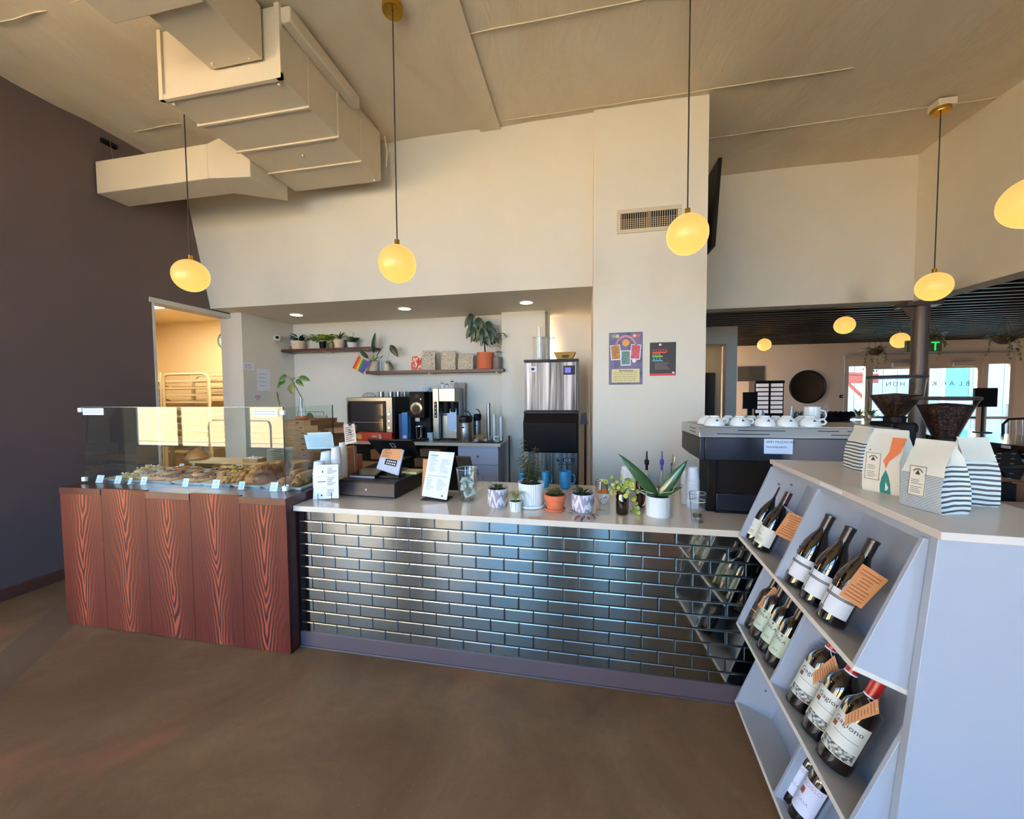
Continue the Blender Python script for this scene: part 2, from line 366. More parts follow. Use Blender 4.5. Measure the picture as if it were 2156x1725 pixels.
# kitchen behind the doorway
struct(MB().box((-6.2, 3.7, 0), (-2.6, 3.85, 3.1)).build('wall_kitchen_back', CREAM, smooth=0))
struct(MB().box((-6.35, -.85, 0), (-6.2, 3.85, 3.1)).box((-6.2, -1.0, 0), (-2.95, -.85, H)).box((-10.2, -1.0, 3.1), (-6.2, -.85, H)).box((-10.2, -1.0, 0), (-6.2, -.85, 3.1)).build('wall_kitchen_side', CREAM, smooth=0))
struct(MB().box((-6.35, -.9, 3.0), (-2.9, 3.85, 3.1)).build('ceiling_kitchen', CREAM, smooth=0))
struct(MB().box((-3.03, 3.2, 0), (-2.6, 3.7, 2.9)).build('wall_kitchen_return', CREAM, smooth=0))
# outer shell
FARX0, FARX1 = 2.79, 13.0
struct(MB().box((-10.35, -5.3, 0), (-10.2, 3.4, H)).build('wall_far_left', WALL, smooth=0))
struct(MB().box((13.0, -5.3, 0), (13.15, 8.8, 3)).build('wall_dining_right', WALL, smooth=0))
DECK = mat('black_deck', sr(6, 5, 5), .7, spec=.12)
deck = struct(MB().box((2.6, 3.1, 2.87), (13.2, 8.8, 3.0)).box((5.5, -5.3, 2.87), (13.2, 3.15, 3.0)).build('ceiling_dining', DECK, smooth=0), 'black ribbed metal deck over the dining room')
RIBM = mat('deck_rib', sr(14, 12, 12), .45, spec=.3)
y = -1.2
while y < 8.5:
    x0 = 5.56 if y < 3.2 else 2.8
    MB().prism([(y-.045, 2.871), (y-.03, 2.80), (y+.03, 2.80), (y+.045, 2.871)], 'x', x0, 12.9).build('deck_rib', RIBM, deck, smooth=0); y += .2
# ---- rear storefront behind the viewpoint
wins = [(-9.1, -6.4), (-5.85, -4.5), (-3.8, -2.3), (-1.4, .9), (1.9, 2.4), (4.7, 6.0)]
mb = MB(); x = -10.2; zb, zt = .42, 3.4
for a, b in wins:
    mb.box((x, YB-.15, 0), (a, YB, H)); mb.box((a, YB-.15, 0), (b, YB, zb)); mb.box((a, YB-.15, zt), (b, YB, H)); x = b
mb.box((x, YB-.15, 0), (13.1, YB, H)); struct(mb.build('wall_rear', WALL, smooth=0))
fr = mat('window_frame_dark', sr(52, 50, 50), .5)
for i, (a, b) in enumerate(wins):
    mb = MB(); n = max(1, round((b-a)/1.1))
    for k in range(n+1): xx = a+(b-a)*k/n; mb.box((xx-.03, YB-.1, zb), (xx+.03, YB-.04, zt))
    for zz in (zb, 2.3, zt): mb.box((a, YB-.1, zz-.03), (b, YB-.04, zz+.03))
    struct(mb.build('window_%d' % (i+1), fr, smooth=0))
# outdoors behind the viewpoint
gm = mat('outdoor_paving', sr(196, 178, 150), .9)
struct(MB().box((-40, -40, -.25), (40, -5.25, -.13)).box((-40, 8.8, -.25), (40, 40, -.13)).build('ground_outside', gm, smooth=0))
fence = thing('board_fence', 'sunlit cream board fence outside the storefront behind the viewpoint', 'fence', (-8, -9.6, -.13))
fm = mat('fence_board', sr(222, 196, 150), .8, noise=(4, .08, .1))
for k in range(17): B('board', (-9.5, 0, .03+k*.19), (6, .04, .03+k*.19+.18), fm, fence, seg=1)
rackm = mat('rack_paint', sr(60, 60, 58), .5)
for i, (x, w) in enumerate(((-10.6, 1.0), (-9.2, 1.0), (-7.3, .9))):
    o = MB().tube([(x, -8.3, -.13), (x, -8.3, .62), (x+.04, -8.3, .76), (x+.14, -8.3, .82), (x+w-.14, -8.3, .82), (x+w-.04, -8.3, .76), (x+w, -8.3, .62), (x+w, -8.3, -.13)], .03, 8).build('bike_rack', rackm)
    tag(o, ['hooped steel bike rack furthest from the building door', 'middle hooped steel bike rack before the board fence', 'short hooped steel bike rack nearest the fence end'][i], 'bike rack', 'bike racks outside')
# ================================================================ far wall with glazed doors
YF = 8.5
DWALL = mat('dining_wall_paint', sr(188, 180, 168), .75)
dx0, dx1 = ony(1784, 757, YF).x, ony(2138, 757, YF).x; dz = 2.42
struct(MB().box((2.6, YF, 0), (dx0, YF+.15, 2.9)).box((dx0, YF, dz), (dx1, YF+.15, 2.9)).box((dx1, YF, 0), (13.1, YF+.15, 2.9)).build('wall_dining_far', DWALL, smooth=0))
FRM = mat('door_frame_paint', sr(168, 160, 148), .5)
fx = lambda px: ony(px, 757, YF).x
segs = [(1787, 1822), (1838, 1924), (1957, 2058), (2080, 2126)]
names = ['window_7', 'door_1', 'door_2', 'window_8']
for nm, (a, b) in zip(names, segs):
    xa, xb = fx(a), fx(b); zb_, zt_ = .12, 2.22; mb = MB(); xo0, xo1 = xa-.09, xb+.09
    isd = nm.startswith('door')
    zt_ = 2.16 if isd else 2.24
    mb.box((xo0, YF-.02, 0), (xa, YF+.06, 2.4)).box((xb, YF-.02, 0), (xo1, YF+.06, 2.4)).box((xa, YF-.02, zt_), (xb, YF+.06, 2.4)).box((xa, YF-.02, 0), (xb, YF+.06, zb_)).box((xa, YF-.02, .98), (xb, YF+.05, 1.04))
    o = struct(mb.build(nm, FRM, smooth=0, bevel=.004))
    MB().box((xa, YF+.015, zb_), (xb, YF+.025, zt_)).build('pane', PANE, o, smooth=0)
    if isd:
        xc = (xa+xb)/2; MB().box((xc-.05, YF-.09, 2.2), (xc+.42, YF-.02, 2.30)).build('door_closer', FRM, o, bevel=.005)
        MB().cyl((xa+.05, YF-.07, 1.02), (xb-.05, YF-.07, 1.02), .016, 8).build('push_bar', BLACK, o)
struct(MB().box((dx0-.08, YF-.05, 2.40), (dx1+.08, YF+.1, 2.5)).build('trim_3', FRM, smooth=0, bevel=.004))
# lettering on the door glass, read from outside (so reversed from in here)
lm = mat('vinyl_letter', sr(30, 34, 44), .6)
d2 = bpy.data.objects['door_2']; d1 = bpy.data.objects['door_1']
for ch, px in zip('KCALB', (1968, 1988, 2005, 2022, 2038)): text(ch, .155, lm, d2, (ony(px, 808, YF).x+.05, YF+.01, ony(px, 812, YF).z), (PI/2, 0, PI), 'letter')
for ch, px in zip('NOH', (1901, 1887, 1872)[::-1]): text(ch, .145, lm, d1, (ony(px, 808, YF).x+.05, YF+.01, ony(px, 813, YF).z), (PI/2, 0, PI), 'letter')
# outside the far doors: white sided building, window, brick-red timber canopy, shrub
SID = mat('white_siding', sr(128, 130, 127), .8)
bd = thing('sided_building', 'white vertically sided building across the yard behind the glass doors', 'building', (11, 13, -.13))
for k in range(30): B('siding_board', (-5.6+k*.42, 0, 0), (-5.6+k*.42+.40, .1+.02*(k % 2), 6), SID, bd)
gx = ony(1992, 760, 12.95).x-11; gx2 = ony(2050, 760, 12.95).x-11
B('window_frame', (gx-.08, -.06, 1.35), (gx2+.08, 0, 3.2), mat('yard_frame', sr(226, 214, 196), .7), bd)
w_ = B('window_glass', (gx, -.08, 1.43), (gx2, -.055, 3.1), mat('yard_glass', sr(70, 110, 116), .12, .2), bd); B('mullion', ((gx+gx2)/2+.25, -.1, 1.43), ((gx+gx2)/2+.32, -.05, 3.1), SID, w_)
cn = thing('timber_canopy', 'brick red timber canopy on a post outside the left sidelight', 'canopy', (9.0, 10.6, -.13))
RT = mat('red_timber', sr(104, 40, 30), .7)
MB().box((-.9, 0, 2.0), (1.0, .12, 2.22)).build('beam', RT, cn); MB().hexa([(-.9, 0, 2.35), (1, 0, 2.2), (1, .5, 2.2), (-.9, .5, 2.35)], [(-.9, 0, 2.42), (1, 0, 2.27), (1, .5, 2.27), (-.9, .5, 2.42)]).build('roof_board', RT, cn)
MB().box((.75, .02, 0), (.87, .11, 2.0)).build('post', RT, cn); MB().hexa([(.0, .03, 1.95), (.1, .03, 1.95), (.1, .09, 1.95), (0, .09, 1.95)], [(.0, .03, 2.02), (.1, .03, 2.02), (.1, .09, 2.02), (0, .09, 2.02)]).build('bracket', RT, cn)
MB().tube([(.8, .06, 1.45), (.25, .06, 2.02)], .045, 4).build('brace', RT, cn)
B('window_9x', (0, 0, 0), (.01, .01, .01), RT) if False else None
# partition with a doorway on the left of the dining room
PX = ony(1553, 700, 5.3).x; P0 = ony(1529, 724, 5.3)
pt = MB().box((2.79, 5.3, P0.z), (PX, 5.45, 2.87)).box((P0.x, 5.3, 0), (PX, 5.45, P0.z)).box((2.79, 5.3, 0), (3.3, 5.45, P0.z)); struct(pt.build('wall_partition', WALL, smooth=0))
struct(MB().box((2.9, 6.6, 0), (4.55, 6.7, 2.87)).build('wall_corridor', CREAM, smooth=0))
p = ony(1508, 800, 6.55); B_ = MB().box((p.x-.45, 6.55, 0), (p.x-.02, 6.6, 2.05)).build('door_3', mat('dark_door', sr(40, 26, 22), .5), smooth=0); struct(B_)
struct(MB().box((2.79, 3.5, 0), (2.9, 6.7, 2.87)).build('wall_corridor_side', DWALL, smooth=0))
p = ony(1516, 802, 5.42); MB().box((P0.x-.26, 5.50, p.z-.02), (P0.x-.05, 5.62, p.z+.01))
cl = thing('corridor_light', 'small ceiling light in the corridor behind the partition', 'light', (3.9, 6.0, 2.86)); B('diffuser', (-.12, -.12, -.03), (.12, .12, 0), mat('corridor_led', (1, .9, .7), .5, emit=(1, .78, .5), es=12), cl); B('housing', (-.13, -.13, -.006), (.13, .13, .005), WALL, cl)
# steel post
pa, pb = ony(1925, 700, 3.05), ony(1953, 700, 3.05)
po = thing('steel_post', 'round dark grey steel post under the corner of the header', 'post', ((pa.x+pb.x)/2, 3.06, 0))
POSTM = mat('post_grey', sr(74, 70, 72), .4)
MB().cyl((0, 0, 0), (0, 0, 2.6), .075, 24).build('shaft', POSTM, po); MB().box((-.2, -.1, 2.60), (.14, .1, 2.65)).build('cap_plate', POSTM, po); MB().prism([(-.2, 2.6), (-.07, 2.6), (-.07, 2.45)], 'y', -.01, .01).build('gusset', POSTM, po, smooth=0); MB().box((-.12, -.12, 0), (.12, .12, .02)).build('base_plate', POSTM, po)
# ================================================================ ducts
du = thing('air_duct', 'cream painted rectangular duct trunk hanging under the ceiling', 'duct', (-.74, .79, 3.75))
def lb(name, a, b, m=DUCTM, par=du, o=(-.74, .79, 3.75), **k):
    return MB().box(tuple(p-q for p, q in zip(a, o)), tuple(p-q for p, q in zip(b, o))).build(name, m, par, **k)
lb('trunk', (-1.22, .16, 3.75), (-.25, 1.42, 4.215), bevel=.006)
for y in (.42, .75, 1.08): lb('flange', (-1.232, y-.008, 3.738), (-.238, y+.008, 4.215) if y == .75 else (-.245, y+.008, 4.215), smooth=0)
lb('flange', (-1.235, .145, 3.738), (-.238, .17, 3.775)); lb('flange', (-.275, .143, 3.738), (-.238, .168, 4.215)); lb('flange', (-1.232, .143, 3.738), (-1.20, .168, 4.215))
lb('collar', (-.25, .16, 4.10), (-.17, .95, 4.20), bevel=.01); lb('take_off', (-.78, -.26, 3.87), (-.37, .143, 4.21), bevel=.006); lb('plenum', (-1.0, -.95, 3.84), (-.36, -.262, 4.21), bevel=.006)
bl = MB()
for x, y in ((-1.18, .2), (-.3, .2), (-.3, 1.38), (-.7, .9), (-.72, .1), (-.45, .12), (-1.17, 1.38)): MB().ball((x+.74, y-.79, -.006 if y != .1 and y != .12 else .115), .012, 8, 4).build('bolt_head', DUCTM, du)
pass
br = thing('branch_duct', 'low side branch duct reaching from the trunk to the charcoal wall', 'duct', (-2.0, .9, 3.58))
MB().hexa([(-.85, -.12, 0), (.43, -.12, 0), (.43, .14, 0), (-.85, .14, 0)], [(-.85, -.12, .30), (.43, -.12, .30), (.43, .14, .30), (-.85, .14, .30)]).build('branch', DUCTM, br, bevel=.005)
MB().hexa([(.43, -.12, 0), (.772, -.02, .03), (.772, .42, .03), (.43, .14, 0)], [(.43, -.12, .30), (.772, -.02, .50), (.772, .42, .50), (.43, .14, .30)]).build('boot', DUCTM, br, bevel=.004)
MB().tube([(-.78, -.02, .30), (-.84, .0, .56)], .003, 5).build('hanger_wire', STEEL, br); MB().box((-.875, -.06, .52), (-.84, .06, .56)).build('hanger_bracket', BLACK, br)
st = MB().tube([(-.21, 1.45, 3.9), (-.205, 1.46, 4.05), (-.22, 1.45, 4.2)], .008, 4).build('duct_strap', DUCTM); tag(st, 'thin painted strap hanging beside the end of the duct trunk', 'strap')
# ================================================================ pendant lamps
def pendant(x, y, zc, ztop, label, group, r=.126, canopy=True, box=False):
    t = thing('pendant_lamp', label, 'lamp', (x, y, zc), 0, group)
    MB().ball((0, 0, 0), r, 32, 20).build('globe', GLOBE, t)
    MB().cyl((0, 0, r-.008), (0, 0, r+.035), .017, 16).build('socket', BRASS, t)
    MB().cyl((0, 0, r+.03), (0, 0, ztop-zc), .0045, 8).build('cord', CORD, t)
    if canopy:
        MB().lathe([(.0, -.035), (.066, -.035), (.068, -.03), (.068, 0), (0, 0)], 32, (0, 0, ztop-zc)).build('canopy', BRASS, t)
        if box: MB().box((-.06, -.06, ztop-zc), (.08, .06, ztop-zc+.06)).build('junction_box', WALL, t, bevel=.005)
        b = MB(); b.ball((.035, -.035, ztop-zc-.036), .006, 8, 4); b.ball((-.035, .02, ztop-zc-.036), .006, 8, 4); b.build('canopy_screw', BRASS, t)
    return t
for cx, cy, gx_, gy_, lab, bx in ((None, None, 402, 581, 'glowing globe pendant hanging furthest left, before the charcoal wall', 0),
        (827, 22, 837, 556, 'glowing globe pendant hanging above the till, its brass canopy in view', 0),
        (1450, -40, 1447, 494, 'glowing globe pendant hanging in front of the column vent', 0),
        (1982, 222, 1966, 604, 'glowing globe pendant hanging at the steel post, small canopy on a white box', 1)):
    g = onz(gx_, gy_, 2.61) if cx is None else None
    if g is None: t = onz(cx, cy, 4.2); g = ony(gx_, gy_, t.y)
    pendant(g.x, g.y, g.z, 4.17 if bx else 4.225, lab, 'globe pendants of the tall room', box=bool(bx))
g = ony(2176, 425, .35); pendant(g.x, g.y, g.z, 4.22, 'globe pendant cut by the right edge of the picture', 'globe pendants of the tall room')
for px, py, lab in ((1609, 726, 'small distant globe lamp over the register beside the partition'), (1778, 685, 'larger globe lamp under the black deck left of the post'), (1895, 717, 'distant globe lamp just left of the post, by the doors')):
    g = onz(px, py, 2.61)
    if px == 1895: g = ony(px, py, 5.4)
    pendant(g.x, g.y, g.z, 2.82, lab, 'globe lamps of the dining room', canopy=False)
# kitchen lamp
kl = thing('ceiling_light', 'long bright panel light on the kitchen ceiling', 'light', (-4.2, 2.4, 2.98)); B('diffuser', (-.9, -.15, -.02), (.9, .15, 0), mat('kitchen_led', (1, .9, .7), .5, emit=(1, .86, .64), es=24), kl); B('housing', (-.93, -.18, -.006), (.93, .18, .02), WALL, kl)
for px, py, lab in ((624, 663, 'recessed disc light nearest the doorway'), (852, 650, 'recessed disc light in the middle of the recess soffit'), (1108, 637, 'recessed disc light above the ice machine end')):
    g = onz(px, py, 2.725); t = thing('downlight', lab, 'light', (g.x, g.y, 2.728), 0, 'recessed lights of the soffit')
    MB().lathe([(.0, -.006), (.075, -.006), (.075, 0), (0, 0)], 32).build('disc', LEDM, t); MB().lathe([(.075, -.009), (.092, -.004), (.094, 0), (.075, 0), (.075, -.009)], 32, cap=False).build('ring', WALL, t)
# ================================================================ tiled service counter
ZC = .94
sc = thing('service_counter', 'long counter faced in mirror tiles with a pale stone worktop', 'counter', (0, 0, 0))
B('carcass', (-.092, .012, .10), (2.70, .78, .904), GROUT, sc)
B('carcass_end', (2.70, .03, .10), (3.35, .78, .904), LAM, sc)
MB().box((-.0925, -.006, 0), (2.60, .02, .104)).box((-.0925, -.014, 0), (2.60, -.004, .012)).build('kick_board', KICK, sc, bevel=.003)
B('worktop', (-.0925, -.036, .906), (3.36, .812, ZC), QUARTZ, sc, bevel=.002)
TS, TT, Z1 = .16974, .0742, .8346
def tile_mesh(w, h):
    m = MB(); b = .0055; t = .006
    o = [(0, 0, 0), (w, 0, 0), (w, 0, h), (0, 0, h)]; mid = [(0, -t*.74, 0), (w, -t*.74, 0), (w, -t*.74, h), (0, -t*.74, h)]
    i = [(b, -t, b), (w-b, -t, b), (w-b, -t, h-b), (b, -t, h-b)]
    m.slot = 0; m.quad(*i); m.slot = 1
    for k in range(4):
        l = (k+1) % 4; m.quad(mid[k], mid[l], i[l], i[k]); m.quad(o[k], o[l], mid[l], mid[k])
    me = bpy.data.meshes.new('tile'); me.from_pydata(m.v, [], m.f); me.materials.append(MIRT); me.materials.append(MIRB); me.polygons.foreach_set('material_index', m.mi); return me
tcache = {}
GAP = .0028
for row in range(0, 12):
    zt = Z1+TT-row*TT; zb_ = max(zt-TT, .107); x = -.082; off = 0 if row % 2 == 0 else TS/2
    edges = [x]+[e for e in [k*TS+off for k in range(-1, 17)] if x+.02 < e < 2.655]+[2.66]
    zt = min(zt, .905)
    for a, b in zip(edges, edges[1:]):
        key = (round(b-a, 3), round(zt-zb_, 3))
        if key not in tcache: tcache[key] = tile_mesh(b-a-GAP, zt-zb_-GAP)
        link('tile', tcache[key], sc, loc=(a+GAP/2, .006, zb_+GAP/2), rot=(R.uniform(-.0022, .0022), 0, R.uniform(-.0022, .0022)))
tape = B('tape_strip', (0, 0, 0), (.07, .05, .0008), mat('tape', sr(176, 160, 136), .5)); g = onz(1112, 1092, ZC); tape.location = (g.x, -.0355, ZC); tape.rotation_euler = (0, 0, 0); tag(tape, 'short beige tape strip on the front edge of the worktop', 'tape')
# ================================================================ redwood pastry counter
ZW = 1.0
pc = thing('pastry_counter', 'red stained plank counter under the pastry case', 'counter', (-1.0, -.09, 0))
xs = [ony(px, 1045, -.09).x for px in (126.4, 212.7, 306, 399, 503.5, 610.7)]; xs[-1] = -.0938
for i, (a, b) in enumerate(zip(xs, xs[1:])):
    full = i % 2 == 1; zt = ZW if full else .953; w = b-a
    MB().box((-w/2+.0008, 0, 0), (w/2-.0008, .024, zt)).build('plank', REDW, pc, smooth=0, loc=((a+b)/2+1.0, 0, .004), bevel=.0012, seg=1)
    MB().box((-w/2+.0005, .0245 if full else -.004, 0), (w/2-.0005, .80, .046)).build('top_board', REDT, pc, smooth=0, loc=((a+b)/2+1.0, 0, .954), bevel=.002)
MB().box((0, .024, .0), (.024, .80, .953)).build('side_board', REDT, pc, smooth=0, loc=(xs[-1]+1.0-.026, 0, .004), bevel=.002)
B('left_board', (xs[0]+1.0, .024, .004), (xs[0]+1.024, .80, .953), REDT, pc); B('back_board', (xs[0]+1.03, .77, .05), (xs[-1]+.97, .79, .953), REDT, pc)
# glass case
gc = thing('pastry_case', 'frameless glass case standing over the trays of pastry', 'display case', (-1.06, .03, ZW))
gx0, gx1 = -1.925+1.06, -.205+1.06
zt = .565
MB().box((gx0, 0, 0), (gx1, .006, zt)).build('front_pane', PANE, gc, smooth=0)
MB().box((gx1-.006, .0065, 0), (gx1, .50, zt)).build('side_pane', PANE, gc, smooth=0); MB().box((gx0, .0065, 0), (gx0+.006, .50, zt)).build('side_pane', PANE, gc, smooth=0)
eg = mat('glass_edge', sr(120, 150, 138), .2)
MB().box((gx0, -.0008, zt), (gx1, .0068, zt+.002)).build('pane_edge', eg, gc); MB().box((gx1+.0002, -.001, 0), (gx1+.0015, .0065, zt)).build('pane_edge', mat('glass_edge_dark', sr(50, 46, 44), .3), gc)
MB().box((gx1-.006, .50, 0), (gx1, .504, zt)).build('pane_edge', MATS['glass_edge_dark'], gc)
for x, z in ((gx0, .545), (gx0, .03), (gx1, .53), (gx1, .03)): MB().box((x-.018, -.008, z-.016), (x+.016, .012, z+.016)).build('corner_clip', CERAM, gc, bevel=.003)
for px0, px1, py0, py1 in ((172, 215, 860, 874), (531, 583, 862, 877)):
    a = ony(px0, py1, .022); b = ony(px1, py0, .022)
    s = B('sticker', (a.x+1.06, -.0015, a.z-ZW), (b.x+1.06, -.0004, b.z-ZW), mat('sticker', sr(226, 230, 246), .5), gc)
    lines(MB(), a.x+1.07, b.x+1.05, a.z-ZW+.006, b.z-ZW-.006, 2, -.0016, .004, .1, 3).build('printed_text', mat('blue_ink', sr(110, 130, 190), .6), s, smooth=0)
# trays
TRAYM = mat('tray_white', sr(226, 226, 228), .3); trays = []
def tray(px0, px1, y0, y1, label, z=ZW, py=1022):
    a = ony(px0, py, y0).x; b = ony(px1, py, y0).x; w = b-a; d = y1-y0
    t = thing('sheet_tray', label, 'tray', ((a+b)/2, (y0+y1)/2, z), 0, 'pastry trays')
    m = MB(); q = .014; W2, D2 = w/2, d/2
    m.box((-W2+q, -D2+q, .001), (W2-q, D2-q, .004)); 
    for s in (-1, 1):
        m.hexa([(-W2+q, s*(D2-q)-.002, .001), (W2-q, s*(D2-q)-.002, .001), (W2-q, s*(D2-q)+.002, .001), (-W2+q, s*(D2-q)+.002, .001)], [(-W2, s*D2-.004, .02), (W2, s*D2-.004, .02), (W2, s*D2+.004, .02), (-W2, s*D2+.004, .02)])
        m.hexa([(s*(W2-q)-.002, -D2+q, .001), (s*(W2-q)+.002, -D2+q, .001), (s*(W2-q)+.002, D2-q, .001), (s*(W2-q)-.002, D2-q, .001)], [(s*W2-.004, -D2, .02), (s*W2+.004, -D2, .02), (s*W2+.004, D2, .02), (s*W2-.004, D2, .02)])
    m.build('pan', TRAYM, t, smooth=0); pp = B('liner', (-W2+.02, -D2+.02, .0045), (W2-.02, D2-.02, .006), mat('baking_paper', sr(214, 190, 150), .8), t)
    trays.append((a, b, y0, y1)); return t
tray(212, 359, .10, .56, 'leftmost white sheet tray of scones and danishes'); tray(363, 421, .10, .56, 'narrow white tray of berry pastries, second from the left', py=1026)
tray(424, 484, .10, .56, 'middle white tray of savoury twists', py=1028); tray(488, 548, .10, .56, 'white tray of croissants left of the corner tray', py=1030); tray(551, 634, .10, .56, 'corner white tray of pastries with holes of chocolate', py=1032)
# pastries
PB = mat('crust_golden', sr(190, 122, 58), .5, noise=(18, .35, .25)); PD = mat('crust_dark', sr(128, 68, 34), .45, noise=(20, .35, .25)); PL = mat('crust_pale', sr(214, 172, 118), .6, noise=(22, .25, .3))
BER = mat('berry_jam', sr(110, 24, 30), .2, noise=(30, .4, .2)); EGG = mat('cheese_melt', sr(222, 186, 90), .4, noise=(25, .25, .2)); CHO = mat('chocolate', sr(44, 24, 18), .4); SUG = mat('sugar', sr(240, 230, 216), .7)
def lump(r, h, n=18, m=8, seed=0, amp=.12):
    q = random.Random(seed); ph = [q.uniform(0, 6) for _ in range(6)]
    return [(max(1e-4, math.sin(PI*.5*(1-j/m))*r if j else r*.9), h*(j/m)**.8) for j in range(m+1)], (lambda a, z: 1+amp*math.sin(3*a+ph[0])*.5+amp*math.sin(7*a+ph[1]+z*60)*.5)
def croissant(seed, m1=PB):
    q = random.Random(seed); b = MB(); n = 27; vs = []; fs = []; k = 12
    for i in range(n+1):
        t = i/n*2-1; a = t*1.0; cx = .052*math.sin(a)*1.15; cy = .036*(1-math.cos(a))*1.4; tap = (1-abs(t)**2.2); r = .030*tap**.7*(1+.13*((i*.37) % 1))+.004
        for j in range(k):
            th = 2*PI*j/k; vs.append((cx-math.sin(a)*0+math.cos(th)*r*math.sin(a)*-.4, cy+math.cos(th)*r*math.cos(a), r*.95+math.sin(th)*r))
    for i in range(n):
        for j in range(k): l = (j+1) % k; fs.append((i*k+j, i*k+l, (i+1)*k+l, (i+1)*k+j))
    fs.append(tuple(range(k))[::-1]); fs.append(tuple(n*k+j for j in range(k)))
    return b._add(vs, fs)
def pastry(kind, i):
    if kind == 'croissant':
        t = thing('croissant', '', 'pastry'); croissant(i).build('dough', [PB, PD][i % 2], t, smooth=70); return t
    if kind == 'scone':
        t = thing('scone', '', 'pastry'); p, f = lump(.042, .036, seed=i); MB().lathe(p, 18, fn=f).build('dough', PL, t, smooth=70)
        m = MB(); [m.ball((R.uniform(-.02, .02), R.uniform(-.02, .02), .034), .005, 6, 4) for _ in range(5)]; m.build('sugar', SUG, t); return t
    if kind == 'danish':
        t = thing('danish', '', 'pastry'); p, f = lump(.05, .022, seed=i, amp=.08); MB().lathe([(.045, 0), (.05, .012), (.04, .024), (.028, .019), (.0005, .016)], 20, fn=f).build('dough', PB, t, smooth=70)
        m = MB(); [m.ball((R.uniform(-.02, .02), R.uniform(-.02, .02), .021), .009, 7, 5) for _ in range(7)]; m.build('berry_filling', BER, t); return t
    if kind == 'twist':
        t = thing('savoury_twist', '', 'pastry'); m = MB()
        for s in (0, PI): m.tube([(-.055+.11*j/14, .013*math.sin(j*.9+s), .017+.012*math.cos(j*.9+s)) for j in range(15)], .013, 7)
        m.build('dough', PB, t, smooth=70); m = MB(); [m.ball((R.uniform(-.04, .04), R.uniform(-.012, .012), .036), .007, 6, 4) for _ in range(6)]; m.build('cheese', EGG, t); return t
    if kind == 'egg':
        t = thing('egg_bake', '', 'pastry'); p, f = lump(.038, .06, seed=i); MB().lathe([(.03, 0), (.038, .03), (.036, .045)], 18, fn=f).build('crust', PD, t, smooth=70); m = MB(); m.lathe([(.034, 0), (.03, .018), (.0005, .024)], 14, (0, 0, .044), fn=f); m.build('topping', EGG, t, smooth=70)
        m = MB(); [m.ball((R.uniform(-.02, .02), R.uniform(-.02, .02), .065), .009, 7, 5) for _ in range(4)]; m.build('tomato', BER, t); return t
    if kind == 'choc':
        t = thing('chocolate_roll', '', 'pastry'); m = MB(); m.tube([(-.05, 0, .022), (-.045, 0, .022), (-.015, 0, .024), (.015, 0, .024), (.045, 0, .022), (.05, 0, .022)], [.016, .023, .026, .026, .023, .016], 12); m.build('dough', PB, t, smooth=60)
        m = MB(); m.cyl((-.052, 0, .026), (-.049, 0, .026), .006, 8); m.cyl((-.052, .009, .02), (-.049, .009, .02), .005, 8); m.cyl((.049, 0, .026), (.052, 0, .026), .006, 8); m.build('chocolate', CHO, t); return t
plan = [(0, 'scone', 9, 'pale sugared scone on the leftmost tray', 'scones', (0, .5)), (0, 'danish', 9, 'red berry danish on the leftmost tray', 'danishes on the left tray', (.5, 1)),
        (1, 'danish', 6, 'dark berry danish on the second tray from the left', 'danishes on the second tray', (0, 1)), (1, 'egg', 3, 'golden egg bake with a red top', 'egg bakes', (.2, 1)),
        (2, 'twist', 8, 'cheese topped twist on the middle tray', 'cheese twists', (0, 1)), (3, 'croissant', 9, 'glossy croissant left of the corner tray', 'croissants', (0, 1)),
        (4, 'choc', 8, 'chocolate filled roll on the corner tray', 'chocolate rolls', (0, 1))]
for ti, kind, n, lab, grp, (f0, f1) in plan:
    a, b, y0, y1 = trays[ti]; a, b = a+.05+(b-a-.1)*f0, a+.05+(b-a-.1)*f1; protos = [pastry(kind, i) for i in range(2)]
    cols = max(2, round((b-a)/.085)) if ti == 0 else 2; rows = math.ceil(n/cols)
    for i in range(n):
        cx, cy = i % cols, i//cols
        x = a+(b-a)*(cx+.5)/cols if cols > 1 else (a+b)/2; y = y0+.07+(y1-y0-.14)*(cy+.3)/max(1, rows)
        if kind == 'egg': y = y0+.33
        z = ZW+.0065+(0 if kind != 'scone' else 0)
        rz = R.uniform(0, 6) if kind not in ('choc', 'twist', 'croissant') else R.uniform(-.5, .5)+(PI/2 if kind == 'choc' else 0)
        o = protos[i] if i < 2 else dup(protos[i % 2]); o.location = (x, y, z); o.rotation_euler = (R.uniform(-.05, .05), 0, rz); o.scale = (1.16,)*3; o['group'] = grp
        where = ['front row', 'second row', 'third row', 'fourth row', 'fifth row'][cy]; side = (['left', 'right'][cx] if cols == 2 else ['far left', 'inner left', 'inner right', 'far right', 'end'][cx]) if cols > 1 else 'middle'
        o['label'] = lab+', '+where+', '+side
        if cy < rows-1 and R.random() < .6 and kind in ('scone', 'danish', 'croissant', 'choc', 'twist'):
            u = dup(protos[i % 2], (x+R.uniform(-.01, .01), y+.05, z+(.032 if kind != 'croissant' else .05)), (R.uniform(-.1, .1), R.uniform(-.1, .1), R.uniform(0, 6) if kind != 'choc' else PI/2)); u['label'] = lab+', stacked behind the '+where+' '+side; u['group'] = grp; u.scale = (1.16,)*3
